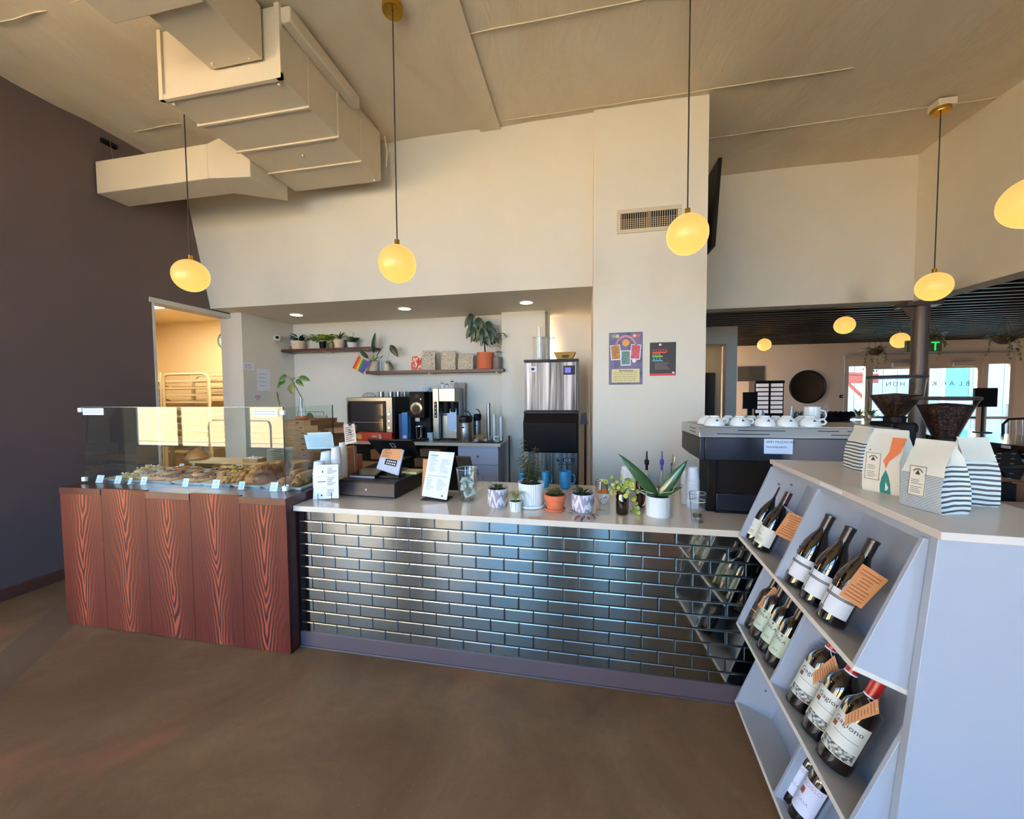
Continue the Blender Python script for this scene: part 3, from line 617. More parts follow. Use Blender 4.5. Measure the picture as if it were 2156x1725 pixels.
# rear riser board with a bagged loaf and a cake
rb = thing('wooden_riser', 'pale wooden board raised behind the trays', 'board', (-1.15, .66, ZW)); B('board', (-.5, -.09, .06), (.55, .10, .08), mat('pale_wood', sr(206, 164, 112), .5, noise=(6, .1, .02)), rb); B('leg', (-.48, -.08, 0), (-.45, .09, .06), MATS['pale_wood'], rb); B('leg', (.5, -.08, 0), (.53, .09, .06), MATS['pale_wood'], rb)
g = ony(416, 965, .66); lf = thing('bagged_loaf', 'round brown loaf wrapped in clear plastic behind the pastries', 'bread', (g.x, .66, ZW+.08)); p, f = lump(.085, .10, 24, 10, 5, .05); MB().lathe(p, 24, fn=f).build('crust', PB, lf, smooth=70)
p = [(r*1.12+.004, z*1.1) for r, z in p]; MB().lathe(p, 18, fn=lambda a, z: 1+.06*math.sin(9*a+z*80)).build('plastic_wrap', CLEAR, lf, smooth=30)
g = ony(541, 985, .66); g2 = ony(567, 965, .66); ck = thing('layer_cake', 'square cake with a crumbly white top at the right end of the case', 'cake', (g.x, .64, ZW+.022)); MB().box((-.075, -.05, 0), (.075, .05, .085)).build('sponge', PB, ck, bevel=.008); m = MB(); [m.ball((R.uniform(-.07, .07), R.uniform(-.045, .045), .088), R.uniform(.004, .009), 6, 4) for _ in range(60)]; m.build('crumb_topping', SUG, ck)
sl_ = thing('slate_board', 'dark board under the crumb topped cake', 'board', (g.x, .62, ZW)); B('slab', (-.22, -.1, .008), (.18, .12, .02), BLACK, sl_, bevel=.002); B('foot', (-.15, -.05, 0), (.12, .05, .008), BLACK, sl_)
def card(px, py, y, w, h, label, z=ZW, group='price cards before the trays'):
    g = ony(px, py, y); t = thing('price_card', label, 'card', (g.x, y, z), R.uniform(-.08, .08), group)
    MB().hexa([(-w/2, -.002, 0), (w/2, -.002, 0), (w/2, 0, 0), (-w/2, 0, 0)], [(-w/2, .014, h), (w/2, .014, h), (w/2, .016, h), (-w/2, .016, h)]).build('card', PAPER, t, smooth=0)
    m = lines(MB(), -w*.3, w*.3, h*.2, h*.42, 2, 0, .0011, .3, int(px)); m.prism([(-.0035, h*.62), (.0035, h*.62), (0, h*.78)], 'y', -.0006, 0)
    m.v = [(x, y_-.0022+.016*z_/h, z_) for x, y_, z_ in m.v]; m.build('printed_text', INK, t, smooth=0); B('foot', (-w/2, -.006, 0), (w/2, .03, .002), PAPER, t); return t
for i, (px, w, h, lab) in enumerate(((209, .062, .052, 'price card furthest left on the redwood ledge'), (247, .058, .052, 'second price card from the left end of the ledge'), (272, .03, .042, 'narrow price card squeezed between two wider ones'), (301, .05, .054, 'price card before the berry danishes, right of the narrow one'),
        (389, .052, .056, 'price card alone before the second tray'), (453, .056, .056, 'price card before the middle tray'), (507, .046, .052, 'price card before the croissants'), (575, .058, .056, 'wide price card before the corner tray'), (600, .036, .04, 'small price card at the glass corner'))):
    card(px, 1020, .062 if px != 600 else .075, w, h, lab)
MB_ = card(380, 985, .585, .05, .045, 'price card at the back, left of the loaf', ZW+.0); card(513, 990, .60, .055, .06, 'price card at the back beside the crumb topped cake', ZW)

# ================================================================ sawtooth bottle display
PHI = math.radians(3.9); TH = math.radians(21)
DO = Vector((2.489, -.062, 0)); DM = Matrix.Translation(DO) @ Matrix.Rotation(-PHI, 4, 'Z'); DI = DM.inverted()
dp = thing('bottle_display', 'tall white sawtooth shelf unit full of wine at the counter end', 'shelf unit', DO, -PHI)
LW = -.945; TIPS = [.078, .487, .93]; ux, uz = math.sin(TH), math.cos(TH); fx_, fz = math.cos(TH), -math.sin(TH); D = .17; bt = .014
def sp(k, d, h, y): return Vector((d*fx_+h*ux, y, TIPS[k]+d*fz+h*uz))
def sbox(name, k, d0, d1, h0, h1, y0, y1, m=LAM):
    c = lambda d, h, y: tuple(sp(k, d, h, y))
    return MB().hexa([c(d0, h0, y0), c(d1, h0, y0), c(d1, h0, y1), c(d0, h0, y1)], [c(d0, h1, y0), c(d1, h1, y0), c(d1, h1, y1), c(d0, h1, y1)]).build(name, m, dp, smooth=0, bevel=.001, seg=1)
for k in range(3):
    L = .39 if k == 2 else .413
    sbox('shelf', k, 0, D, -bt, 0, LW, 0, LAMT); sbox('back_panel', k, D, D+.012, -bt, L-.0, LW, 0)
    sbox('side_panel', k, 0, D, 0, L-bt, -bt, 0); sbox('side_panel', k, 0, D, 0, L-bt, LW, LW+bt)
def dpix(px, py, k):
    """ray -> tilted shelf floor k, display coords (depth in, y)"""
    n = DM.to_3x3() @ Vector((ux, 0, uz)); p0 = DM @ sp(k, 0, 0, 0); d = ray(px, py); t = (p0-CAM).dot(n)/d.dot(n); q = DI @ (CAM+d*t)
    return (q.x/fx_ if abs(fx_) > 0 else 0, q.y)
for k, q in ((2, (1637, 1214)), (1, (1632, 1440)), (0, (1622, 1668))):
    y = dpix(*q, k)[1]; L = .39 if k == 2 else .413
    dv = sbox('divider', k, 0.002, D, 0, L-bt, y-bt/2, y+bt/2)
    if k == 1:
        m = MB(); q2 = random.Random(5)
        for j in range(9):
            hh = .36-.018*j; x0 = .075+q2.uniform(0, .012); 
            m.slot = 0; a = sp(1, x0, hh, y-bt/2-.0006); b = sp(1, x0+.075-q2.uniform(0, .02), hh, y-bt/2-.0006)
            dirn = (b-a); m.hexa([tuple(a), tuple(b), tuple(b+Vector((0, .0006, 0))), tuple(a+Vector((0, .0006, 0)))], [tuple(a+Vector((0, 0, .003))), tuple(b+Vector((0, 0, .003))), tuple(b+Vector((0, .0006, .003))), tuple(a+Vector((0, .0006, .003)))])
        m.build('printed_text', mat('grey_ink', sr(96, 104, 130), .6), dv, smooth=0)
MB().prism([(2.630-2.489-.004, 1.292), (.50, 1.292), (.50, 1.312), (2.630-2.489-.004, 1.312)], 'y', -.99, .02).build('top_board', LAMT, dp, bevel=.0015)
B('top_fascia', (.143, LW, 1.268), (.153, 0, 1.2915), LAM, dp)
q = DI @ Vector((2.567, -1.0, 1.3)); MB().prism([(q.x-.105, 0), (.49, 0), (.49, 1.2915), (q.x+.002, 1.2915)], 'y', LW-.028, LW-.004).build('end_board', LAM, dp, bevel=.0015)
MB().prism([(.20, 0), (.49, 0), (.49, 1.2915), (.33, 1.2915)], 'y', -.012, .0).build('end_board', LAM, dp); B('rear_board', (.478, LW, 0), (.49, -.012, 1.2915), LAM, dp)
a = DI @ onz(1712, 1012, 1.312); b = DI @ onz(1759, 1031, 1.312); B('label_strip', (.1365-.0012, b.y, 1.297), (.137, a.y, 1.307), PAPER, dp)
for k, px, py in ((2, 1640, 1020), (2, 1666, 1021), (0, 1612, 1455)):
    y = -bt; n = DM.to_3x3() @ Vector((0, 1, 0)); p0 = DM @ Vector((0, y, 0)); d = ray(px, py); t = (p0-CAM).dot(n)/d.dot(n); q = DI @ (CAM+d*t); MB().cyl((q.x, y-.0015, q.z), (q.x, y, q.z), .006, 10).build('cam_hole', mat('cam_grey', sr(90, 100, 116), .6), dp)
# ---- bottles
BG = mat('bottle_glass_dark', sr(14, 11, 12), .06, coat=.6); BG2 = mat('bottle_glass_black', sr(10, 9, 12), .12)
def bottle(kind):
    t = thing('wine_bottle', '', 'bottle')
    if kind == 'burg':
        pr = [(.030, .002), (.0385, .006), (.0395, .02), (.0395, .150), (.037, .175), (.028, .205), (.0185, .228), (.0150, .245), (.0143, .292)]; cap = [(.0152, .236), (.0152, .288), (.0165, .289), (.0165, .298), (.012, .299)]; lab = (.035, .118); r = .0399
    elif kind == 'burg2':
        pr = [(.030, .002), (.0385, .006), (.0395, .02), (.0395, .135), (.036, .165), (.027, .195), (.018, .222), (.0150, .245), (.0143, .292)]; cap = [(.0154, .232), (.0150, .290), (.0150, .297), (.010, .298)]; lab = (.028, .112); r = .0399
    elif kind == 'bord':
        pr = [(.030, .002), (.0365, .006), (.0375, .02), (.0375, .190), (.034, .208), (.022, .222), (.0150, .236), (.0143, .292)]; cap = [(.0152, .228), (.0152, .290), (.0152, .298), (.011, .299)]; lab = (.055, .155); r = .0379
    else:   # magnum-like
        pr = [(.036, .002), (.0455, .008), (.0465, .024), (.0465, .200), (.043, .220), (.028, .242), (.0175, .262), (.016, .325)]; cap = [(.0178, .262), (.0172, .322), (.0172, .330), (.012, .331)]; lab = (.050, .178); r = .0469
    MB().lathe(pr, 32).build('glass', BG, t, smooth=50)
    caps = {'burg': sr(24, 22, 24), 'burg2': sr(48, 20, 32), 'bord': sr(20, 18, 20), 'mag': sr(150, 24, 30)}
    MB().lathe(cap, 20).build('capsule', mat('capsule_'+kind, caps[kind], .3), t, smooth=50)
    if kind == 'burg2': MB().lathe([(.0162, .222), (.0158, .234)], 20, cap=False).build('neck_band', PAPER, t)
    if kind == 'mag': MB().lathe([(.0205, .251), (.0182, .264)], 20, cap=False).build('neck_band', PAPER, t)
    return t, lab, r
def wrap(t, r, z0, z1, a0, a1, m, name='paper_label', n=14, dr=0):
    b = MB(); vs = []
    for i in range(n+1):
        a = a0+(a1-a0)*i/n; vs += [((r+dr)*math.cos(a), (r+dr)*math.sin(a), z0), ((r+dr)*math.cos(a), (r+dr)*math.sin(a), z1)]
    b._add(vs, [(2*i, 2*i+2, 2*i+3, 2*i+1) for i in range(n)]); return b.build(name, m, t, smooth=60)
LABC = mat('label_cream', sr(226, 222, 206), .6); LABW = mat('label_white', sr(228, 226, 226), .6); LABG = mat('label_grey_print', sr(96, 104, 112), .6); LABK = mat('label_black', sr(30, 26, 30), .4)
LABL = mat('label_greenish', sr(206, 214, 186), .6)
LMT = mat('label_etching', sr(110, 122, 130), .6); N = NT(LMT); N.link(N.ramp(N.noise(N.coord(), 120, 4), [(.42, sr(52, 60, 70)), (.62, sr(190, 196, 190))]), N.b.inputs['Base Color'])
def wraptext(s, t, r, z, ac, size, m=INK, name='lettering'):
    cu = bpy.data.curves.new('t', 'FONT'); cu.body = s; cu.size = size; cu.align_x = 'CENTER'; cu.resolution_u = 2
    to = bpy.data.objects.new('t', cu); me = bpy.data.meshes.new_from_object(to); bpy.data.objects.remove(to); bpy.data.curves.remove(cu)
    for v in me.vertices: a = ac+v.co.x/r; z_ = z+v.co.y; v.co = (r*math.cos(a), r*math.sin(a), z_)
    me.materials.clear(); me.materials.append(m); me.name = name; return link(name, me, t)
FRONT = math.radians(215)
def mk(kind, style):
    t, lab, r = bottle(kind); F_ = FRONT; z0, z1 = lab
    if style == 'cream':
        o = wrap(t, r, z0, z1, F_-1.3, F_+1.3, LABC); wrap(o, r, z0+.012, z0+.030, F_-.5, F_+.35, mat('label_ghost_print', sr(196, 190, 172), .6), 'small_print', dr=.0003); MB()
        wrap(o, r, z1-.03, z1-.008, F_-1.05, F_-.8, LABG, 'crest', 5, .0004); wraptext('2020', o, r+.0006, z0+.042, F_-.3, .010)
    if style == 'bands':
        for a0, a1 in ((-1.35, -.62), (-.55, 1.25)): o = wrap(t, r, z0, z1, F_+a0, F_+a1, LABW)
        wrap(t, r, z1-.030, z1-.020, F_-1.3, F_+1.2, LABG, 'band', dr=.0006); wrap(t, r, z0-.004, z0+.012, F_-.9, F_-.45, LABG, 'seal', 5, .0008); wrap(t, r, z0, z1, F_-.63, F_-.53, LABG, 'band', 3, .0005)
        m = MB()
        for j in range(16):
            a = F_+R.uniform(-1, .5); z = R.uniform(.128, .150); m.ball(((r+.0002)*math.cos(a), (r+.0002)*math.sin(a), z), .0022, 6, 4)
        m.build('gold_dots', mat('copper_print', sr(150, 84, 50), .4, .6), t)
    if style == 'dark':
        o = wrap(t, r, .06, .14, F_-1.2, F_+1.2, LABK); wrap(o, r, .096, .100, F_-.8, F_+.3, mat('gold_line', sr(190, 160, 90), .4), 'gold_line', 6, .0005)
    if style == 'pala':
        o = wrap(t, r, z0, z1, F_-1.35, F_+1.35, LABL); wraptext('PALA', o, r+.0006, z1-.035, F_, .020); wrap(o, r, z1-.014, z1-.003, F_-.10, F_+.10, LABG, 'crest', 4, .0005); wraptext('IGT', o, r+.0006, z0+.018, F_, .014)
    if style == 'giono':
        o = wrap(t, r, z0, z1, F_-1.35, F_+1.25, LABC); wraptext('Gagiono', o, r+.0006, z1-.032, F_+.12, .024); wrap(o, r, z0+.002, z0+.034, F_-.85, F_+1.2, LMT, 'etching', 12, .0004); wrap(o, r, z1-.052, z1-.036, F_-.72, F_-.42, mat('crest_brown', sr(120, 66, 52), .6), 'crest', 4, .0006); wrap(o, r, z1-.060, z1-.0585, F_-.5, F_+1, LABG, 'rule', 10, .0004)
    if style == 'fruit':
        o = wrap(t, r, .045, .17, F_-1.35, F_+1.3, mat('label_violet_white', sr(226, 222, 236), .6)); wraptext('ROSSO', o, r+.0006, .148, F_+.1, .022, mat('rose_ink', sr(196, 150, 140), .6)); wrap(o, r, .112, .136, F_-.65, F_-.25, MATS['crest_brown'], 'crest', 5, .0006); wraptext('CASA', o, r+.0006, .085, F_-.05, .016, mat('pale_ink', sr(150, 150, 170), .6))
    return t
def place(t, k, d, y, label, group, spin=0):
    p = DM @ sp(k, d, .0005, y); Mx = DM.to_3x3().to_4x4() @ Matrix.Rotation(TH+math.radians(1.0), 4, 'Y') @ Matrix.Rotation(spin, 4, 'Z'); Mx.translation = p
    t.matrix_world = Mx; t.rotation_euler = Mx.to_euler(); t.location = p; t['label'] = label; t['group'] = group; t['category'] = 'bottle'
def row(kind, style, k, pts, labs, group, d=.062):
    p0 = None
    for (px, py), lab in zip(pts, labs):
        q = dpix(px, py, k); o = mk(kind, style) if p0 is None else dup(p0)
        if p0 is None: p0 = o
        place(o, k, d, q[1], lab, group, R.uniform(-.06, .06))
row('burg2', 'cream', 2, [(1631, 1158), (1654, 1180)], ['cream labelled bottle with a white neck band, further back in the top left bay', 'cream labelled bottle behind the kraft tag in the top left bay'], 'bottles in the top left bay')
row('burg', 'bands', 2, [(1718, 1253), (1748, 1288), (1784, 1328)], ['white labelled dark bottle furthest back in the top right bay', 'middle of the three white labelled bottles in the top right bay', 'nearest white labelled bottle in the top right bay, kraft tag on its neck'], 'bottles in the top right bay')
row('bord', 'dark', 1, [(1612, 1338)], ['black labelled bottle alone beside the far panel of the middle shelf'], 'bottles on the middle left bay')
row('bord', 'pala', 1, [(1630, 1362), (1646, 1390), (1662, 1418)], ['greenish labelled bottle reading PALA, next to the black labelled one', 'middle greenish labelled bottle reading PALA', 'greenish labelled bottle against the divider'], 'bottles on the middle left bay')
row('mag', 'giono', 1, [(1724, 1512), (1756, 1570), (1792, 1630)], ['large etched label bottle furthest back in the middle right bay', 'large etched label bottle with a red capsule, middle one', 'nearest large etched label bottle with a red capsule and tag'], 'large bottles in the middle right bay', .068)
row('bord', 'fruit', 0, [(1708, 1712), (1738, 1760)], ['white labelled bottle in the lowest bay beside the divider', 'white labelled bottle in the lowest bay, cut by the picture bottom'], 'bottles in the lowest bay')
# kraft tags
TAGI = mat('tag_ink', sr(110, 62, 34), .8); STR = mat('white_string', sr(228, 220, 206), .8)
def tagc(cs, ref, push, label, nk):
    """flat card through its corner rays, standing just in front of the bottle point ref"""
    n = Vector((-.55, -.78, .28)).normalized(); p0 = ref+n*push; P_ = []
    for px, py in cs: d = ray(px, py); P_.append(CAM+d*((p0-CAM).dot(n)/d.dot(n)))
    c = sum(P_, Vector())/4; t = thing('kraft_tag', label, 'tag', c, 0, 'kraft tags on the wine'); V = [p-c for p in P_]; th = n*-.0008
    MB().hexa([tuple(v+th) for v in V], [tuple(v) for v in V]).build('card', KRAFT, t, smooth=0)
    m = MB(); a, b, c_, d_ = V
    for j in range(9):
        f = .12+.095*j; l = a.lerp(d_, f); r_ = b.lerp(c_, f); s0 = .12 if j not in (2, 3, 4) else .28; s1 = .88 if j not in (2, 3, 4) else .72
        p, q = l.lerp(r_, s0), l.lerp(r_, s1); w = (d_-a)*.011; m.quad(*[tuple(v+n*.0004) for v in (p-w, q-w, q+w, p+w)])
    m.build('printed_text', TAGI, t, smooth=0)
    top = a.lerp(b, .62).lerp(c_, .06); nk = nk-c
    MB().tube([top, top.lerp(nk, .4)+n*.012, nk+n*.004], .0011, 5).build('string', STR, t); MB().tube([top+n*.001, top.lerp(nk, .5)+n*.004+Vector((0, 0, -.01)), nk], .0011, 5).build('string', STR, t)
def dref(px, py, k, h, out=.0):
    q = dpix(px, py, k); return DM @ sp(k, .062-out, h, q[1])
tagc([(1661, 1078), (1697, 1091), (1668, 1142), (1630, 1123.5)], dref(1654, 1180, 2, .14), .052, 'kraft tag hanging over the top left bay bottles', dref(1654, 1180, 2, .235))
tagc([(1816.5, 1187), (1871, 1222), (1813, 1282), (1765.5, 1253)], dref(1784, 1328, 2, .12), .06, 'large kraft tag on the nearest bottle of the top right bay', dref(1784, 1328, 2, .215))
tagc([(1630, 1235), (1647, 1253), (1611, 1293), (1595, 1273)], dref(1612, 1338, 1, .2), .04, 'curled kraft tag on the black labelled bottle', dref(1612, 1338, 1, .24))
tagc([(1757, 1380), (1767, 1410), (1711.5, 1443), (1711.5, 1417)], dref(1724, 1512, 1, .24), .05, 'kraft tag on the furthest large bottle of the middle shelf', dref(1724, 1512, 1, .27))
tagc([(1848.6, 1471.5), (1851.5, 1503), (1777, 1528.6), (1780, 1505.7)], dref(1792, 1630, 1, .22), .052, 'kraft tag on the nearest large bottle of the middle shelf', dref(1792, 1630, 1, .255))
# ---- coffee bags on top
ZD = 1.312
BAGP = mat('bag_paper', sr(222, 216, 198), .75, noise=(9, .05, .25)); BAGO = mat('bag_orange', sr(206, 116, 72), .6); BAGT = mat('bag_teal', sr(14, 108, 104), .6); BAGL = mat('bag_label', sr(228, 216, 194), .6); BAGI = mat('bag_ink', sr(46, 48, 52), .6)
def stripemat(name, per, duty, amp):
    m = mat(name, sr(220, 224, 218), .7); N = NT(m); c = N.coord(); s = N.sep(c); w = N.noise(c, 9, 2)
    t = N.math('ADD', N.math('MULTIPLY', s[2], 1/per), N.math('MULTIPLY', w, amp)); f = N.math('FRACT', t)
    N.link(N.ramp(f, [(0, sr(64, 72, 76)), (duty, sr(64, 72, 76)), (duty+.04, sr(222, 226, 220)), (.97, sr(222, 226, 220))]), N.b.inputs['Base Color']); return m
BS1 = stripemat('bag_stripe_bold', .0135, .42, 1.3); BS2 = stripemat('bag_stripe_fine', .0042, .45, 1.5)
def bag(A, B_, depth, Ht, label, style, z=ZD, group='coffee bags on the display', name='coffee_bag', mats=None, seed=1, lean=0):
    """A,B: front bottom corners on the ground (world xy, left to right seen from the front); gusset goes back"""
    q = random.Random(seed); A = Vector((A[0], A[1], 0)); B_ = Vector((B_[0], B_[1], 0)); w = (B_-A).length; ang = math.atan2((B_-A).y, (B_-A).x); c = (A+B_)/2
    nb = Vector((-math.sin(ang), math.cos(ang), 0)); c += nb*depth/2
    t = thing(name, label, 'bag', (c.x, c.y, z), ang, group)
    secs = [(0, 1, .94), (.06, 1.0, 1.02), (.30, 1.0, 1.03), (.52, .99, .96), (.66, .97, .74), (.80, .955, .42), (.90, .95, .12), (.97, .95, .05), (1.0, .95, .04)]; m = MB(); per = []
    for f, sw, sd in secs:
        X, Y = w/2*sw, depth/2*sd; g = .80 if f > .2 else .93; off = lean*f*f; rr = lambda: q.uniform(-.0022, .0022)*(1 if 0 < f else 0)
        ring = [(-X, -Y), (-X*.33, -Y*1.05), (X*.33, -Y*1.05), (X, -Y), (X*g, -0.0), (X, Y), (X*.33, Y*1.05), (-X*.33, Y*1.05), (-X, Y), (-X*g, 0)]
        per.append([(x+rr(), y+rr()+off, f*Ht) for x, y in ring])
    vs = [v for r_ in per for v in r_]; n = 10
    front, side, top = m, MB(), MB(); 
    for i in range(len(secs)-1):
        for j in range(n):
            k = (j+1) % n; fc = (i*n+j, i*n+k, (i+1)*n+k, (i+1)*n+j)
            isf = j in (0, 1, 2, 5, 6, 7); low = secs[i][0] < (.45 if isf and style != 'plainstripe' else .62)
            m.f.append(fc); m.mi.append((0 if isf else 1) if low else 2)
    m.v = vs; m.f.append(tuple(range(n))[::-1]); m.mi.append(2); m.f.append(tuple((len(secs)-1)*n+j for j in range(n))); m.mi.append(2)
    ms = mats or ([BS2, BS1, BAGP] if style == 'stripe' else [BAGP, BAGP, BAGP]); body = m.build('body', ms, t, smooth=50, bevel=0)
    yf = -depth/2*1.06-.0008
    if style in ('stripe', 'orange'):
        lx = -.05*w if style == 'stripe' else -.2*w; lw = w*.40; z0, z1 = Ht*.20, Ht*.62
        lb_ = MB().hexa([(lx-lw/2, yf-.004, z0), (lx+lw/2, yf-.004, z0), (lx+lw/2, yf, z0), (lx-lw/2, yf, z0)], [(lx-lw/2, yf-.001+.004, z1), (lx+lw/2, yf-.001+.004, z1), (lx+lw/2, yf+.006, z1), (lx-lw/2, yf+.006, z1)]).build('label', BAGL, t, smooth=0)
        m = MB(); yy = yf-.0045
        def Q(x0, x1, za, zb_): m.quad((x0, yy+(za-z0)/(z1-z0)*.007, za), (x1, yy+(za-z0)/(z1-z0)*.007, za), (x1, yy+(zb_-z0)/(z1-z0)*.007, zb_), (x0, yy+(zb_-z0)/(z1-z0)*.007, zb_))
        e = .0012; Q(lx-lw/2, lx+lw/2, z0, z0+e); Q(lx-lw/2, lx+lw/2, z1-e, z1); Q(lx-lw/2, lx-lw/2+e, z0, z1); Q(lx+lw/2-e, lx+lw/2, z0, z1)
        zc = z0+(z1-z0)*.72; s_ = lw*.16; yv = lambda z_: yy+(z_-z0)/(z1-z0)*.007-.0002
        m.quad((lx-s_, yv(zc), zc), (lx+s_, yv(zc), zc), (lx, yv(zc+s_*2.1), zc+s_*2.1))
        for a in range(7):
            th0, th1 = PI*(.1+.8*a/7), PI*(.1+.8*(a+.75)/7); r0, r1 = s_*1.5, s_*2.1; P4 = [(lx+math.cos(th)*r_, zc+s_*.6+math.sin(th)*r_) for th, r_ in ((th0, r0), (th0, r1), (th1, r1), (th1, r0))]
            m.quad(*[(x, yv(z_), z_) for x, z_ in P4])
        for j in range(7): zz = z0+(z1-z0)*(.10+.062*j+(.05 if j > 3 else 0)); Q(lx-lw*.36, lx+lw*(.36-.25*q.random()), zz, zz+.0013)
        m.build('printed_text', BAGI, lb_, smooth=0)
    if style == 'orange':
        ya = lambda f: yf-.0006+(0 if f < .5 else depth/2*(f-.5)*2.1)
        cx = .18*w; pts = [(cx-.02*w, .40), (cx+.06*w, .52), (cx+.26*w, .66), (cx+.32*w, .88), (cx-.05*w, .88), (cx-.02*w, .66), (cx-.10*w, .52)]
        mm = MB(); mm._add([(x, ya(f)-.001, f*Ht) for x, f in pts], [(0, 1, 6), (1, 2, 5, 6), (2, 3, 4, 5)]); mm.build('orange_band', BAGO, t, smooth=0)
        pts = [(cx-.02*w, .38), (cx-.13*w, .25), (cx-.17*w, .12), (cx-.16*w, .01), (cx+.12*w, .01), (cx+.11*w, .16), (cx+.06*w, .28)]; mm = MB(); mm.quad(*[(x, yf-.0012, f*Ht) for x, f in pts][::-1]); mm.build('teal_drop', BAGT, t, smooth=0)
        mm = MB(); [mm.ball((-.36*w+.02*w*i, yf+.014+.006*i, (.66+.035*i)*Ht), .0022, 6, 4) for i in range(3)]; mm.build('vent_holes', BAGI, t)
    return t
def bagpix(pA, pB, pytop, depth, label, style, **k):
    A = onz(*pA, ZD); B_ = onz(*pB, ZD); m = (A+B_)/2; nb = Vector((-(B_-A).y, (B_-A).x, 0)).normalized(); t = m+nb*depth/2
    Ht = ony(pA[0]*.5+pB[0]*.5, pytop, t.y).z-ZD
    return bag(A, B_, depth, Ht, label, style, **k)
bagpix((1894, 1062), (1981, 1085), 926, .085, 'grey and white striped coffee bag nearest, label facing left', 'stripe', seed=3)
bagpix((1815, 1030), (1893, 1046), 904, .085, 'cream coffee bag with an orange band and teal drop', 'orange', seed=4)
bagpix((1776, 985), (1812, 995), 897, .075, 'striped coffee bag furthest left behind the orange banded one', 'plainstripe', seed=5, mats=[BS1, BS1, BAGP])
bagpix((2032, 1064), (2104, 1069), 921, .085, 'striped coffee bag behind and right of the nearest one', 'plainstripe', seed=6, mats=[BS1, BS1, BAGP])
# ================================================================ small-object helpers
def ext(l, r, t, b, Y):
    m = (t+b)/2; A = ony(l, m, Y); B2 = ony(r, m, Y); T_ = ony((l+r)/2, t, Y); B3 = ony((l+r)/2, b, Y); return A.x, B2.x, B3.z, T_.z
def leafobj(t, p0, p1, w, m, name='leaf', droop=.12, fold=.2, seg=8, up=(0, -.9, .45), wave=0, stem=None):
    p0, p1 = Vector(p0), Vector(p1); o = Vector(t.location); d = p1-p0; rot = Matrix.Rotation(-t.rotation_euler.z, 3, 'Z')
    a = rot @ (p0-o); dd = rot @ d; b = MB().leaf(a, dd.normalized(), dd.length, w, droop, up, seg, fold, wave=wave)
    return b.build(name, m, t, smooth=60, solid=.0012)
def foliage(t, n, c, spread, L, w, m, seed=1, up=.6, stem=True, droop=.5, z1=0, name='foliage'):
    q = random.Random(seed); b = MB(); ys = .4 if t.location.y > 2.5 and t.location.y < 3 else 1
    for i in range(n):
        a = q.uniform(0, 2*PI); r = spread*math.sqrt(q.random()); p = Vector((c[0]+math.cos(a)*r, c[1]+math.sin(a)*r*ys, c[2]+q.uniform(-.2, 1)*z1))
        d = Vector((math.cos(a)*q.uniform(.4, 1), math.sin(a)*q.uniform(.4, 1)*ys, up*q.uniform(.1, 1.4)))
        if stem: b.tube([(c[0], c[1], c[2]-.01), tuple(Vector(c).lerp(p, .6)+Vector((0, 0, .01))), tuple(p)], .0012, 4)
        b.leaf(p, d, L*q.uniform(.7, 1.2), w*q.uniform(.8, 1.2), droop, (0, 0, 1), 4, .2)
    o = b.build(name, m, t, smooth=60); o['kind'] = 'stuff'; return o
def potp(t, r, h, m, style='plain', soil=True, name='pot', n=32):
    if style == 'plain': pr = [(r*.78, 0), (r*.80, .002), (r*.97, h*.96), (r, h), (r*.93, h), (r*.90, h*.88)]; fn = None
    if style == 'straight': pr = [(r*.90, 0), (r*.97, h*.05), (r*.99, h*.97), (r, h), (r*.92, h), (r*.90, h*.90)]; fn = None
    if style == 'rib': pr = [(r*.86, 0), (r*.93, h*.05), (r*.98, h*.95), (r, h), (r*.93, h), (r*.90, h*.90)]; fn = lambda a, z: 1+.018*math.cos(34*a); n = 136
    if style == 'terra': pr = [(r*.70, 0), (r*.72, .003), (r*.90, h*.70), (r*.98, h*.71), (r, h*.98), (r*.96, h), (r*.88, h), (r*.85, h*.85)]; fn = None
    if style == 'facet': pr = [(r*.93, 0), (r*.99, h*.05), (r*.97, h*.5), (r*1.0, h*.93), (r, h), (r*.92, h), (r*.9, h*.88)]; fn = lambda a, z: 1+(.09*abs(((a*7/PI+z/h*1.0) % 1)-.5)*2-.05)*(1 if z < h*.92 else .3); n = 112
    if style == 'round': pr = [(r*.62, 0), (r*.80, h*.06), (r*.98, h*.35), (r, h*.6), (r*.97, h), (r*.90, h), (r*.88, h*.88)]; fn = None
    o = MB().lathe(pr, n, fn=fn, cap=False).build(name, m, t, smooth=40 if style != 'facet' else 12)
    MB().lathe([(pr[0][0], .0005), (pr[0][0]*.5, .0006), (.0005, .0006)], 24, cap=False).build('pot_base', m, o)
    if soil: MB().lathe([(.0005, h*.9+.004), (r*.5, h*.9+.003), (r*.90, h*.9)], 20, cap=False).build('soil', SOIL, t)
    return o
def patterned(name, c1, c2, sc):
    m = mat(name, c1, .45); N = NT(m); c = N.coord(); w = N.new('ShaderNodeTexWave'); w.wave_type = 'BANDS'; w.bands_direction = 'Z'; w.inputs['Scale'].default_value = sc; w.inputs['Distortion'].default_value = 9; w.inputs['Detail'].default_value = 1; w.inputs['Detail Scale'].default_value = 1.6
    N.link(N.mapping(c, (3.0, 3.0, .5)), w.inputs['Vector']); N.link(N.ramp(w.outputs[0], [(.42, c2), (.55, c1)]), N.b.inputs['Base Color']); return m
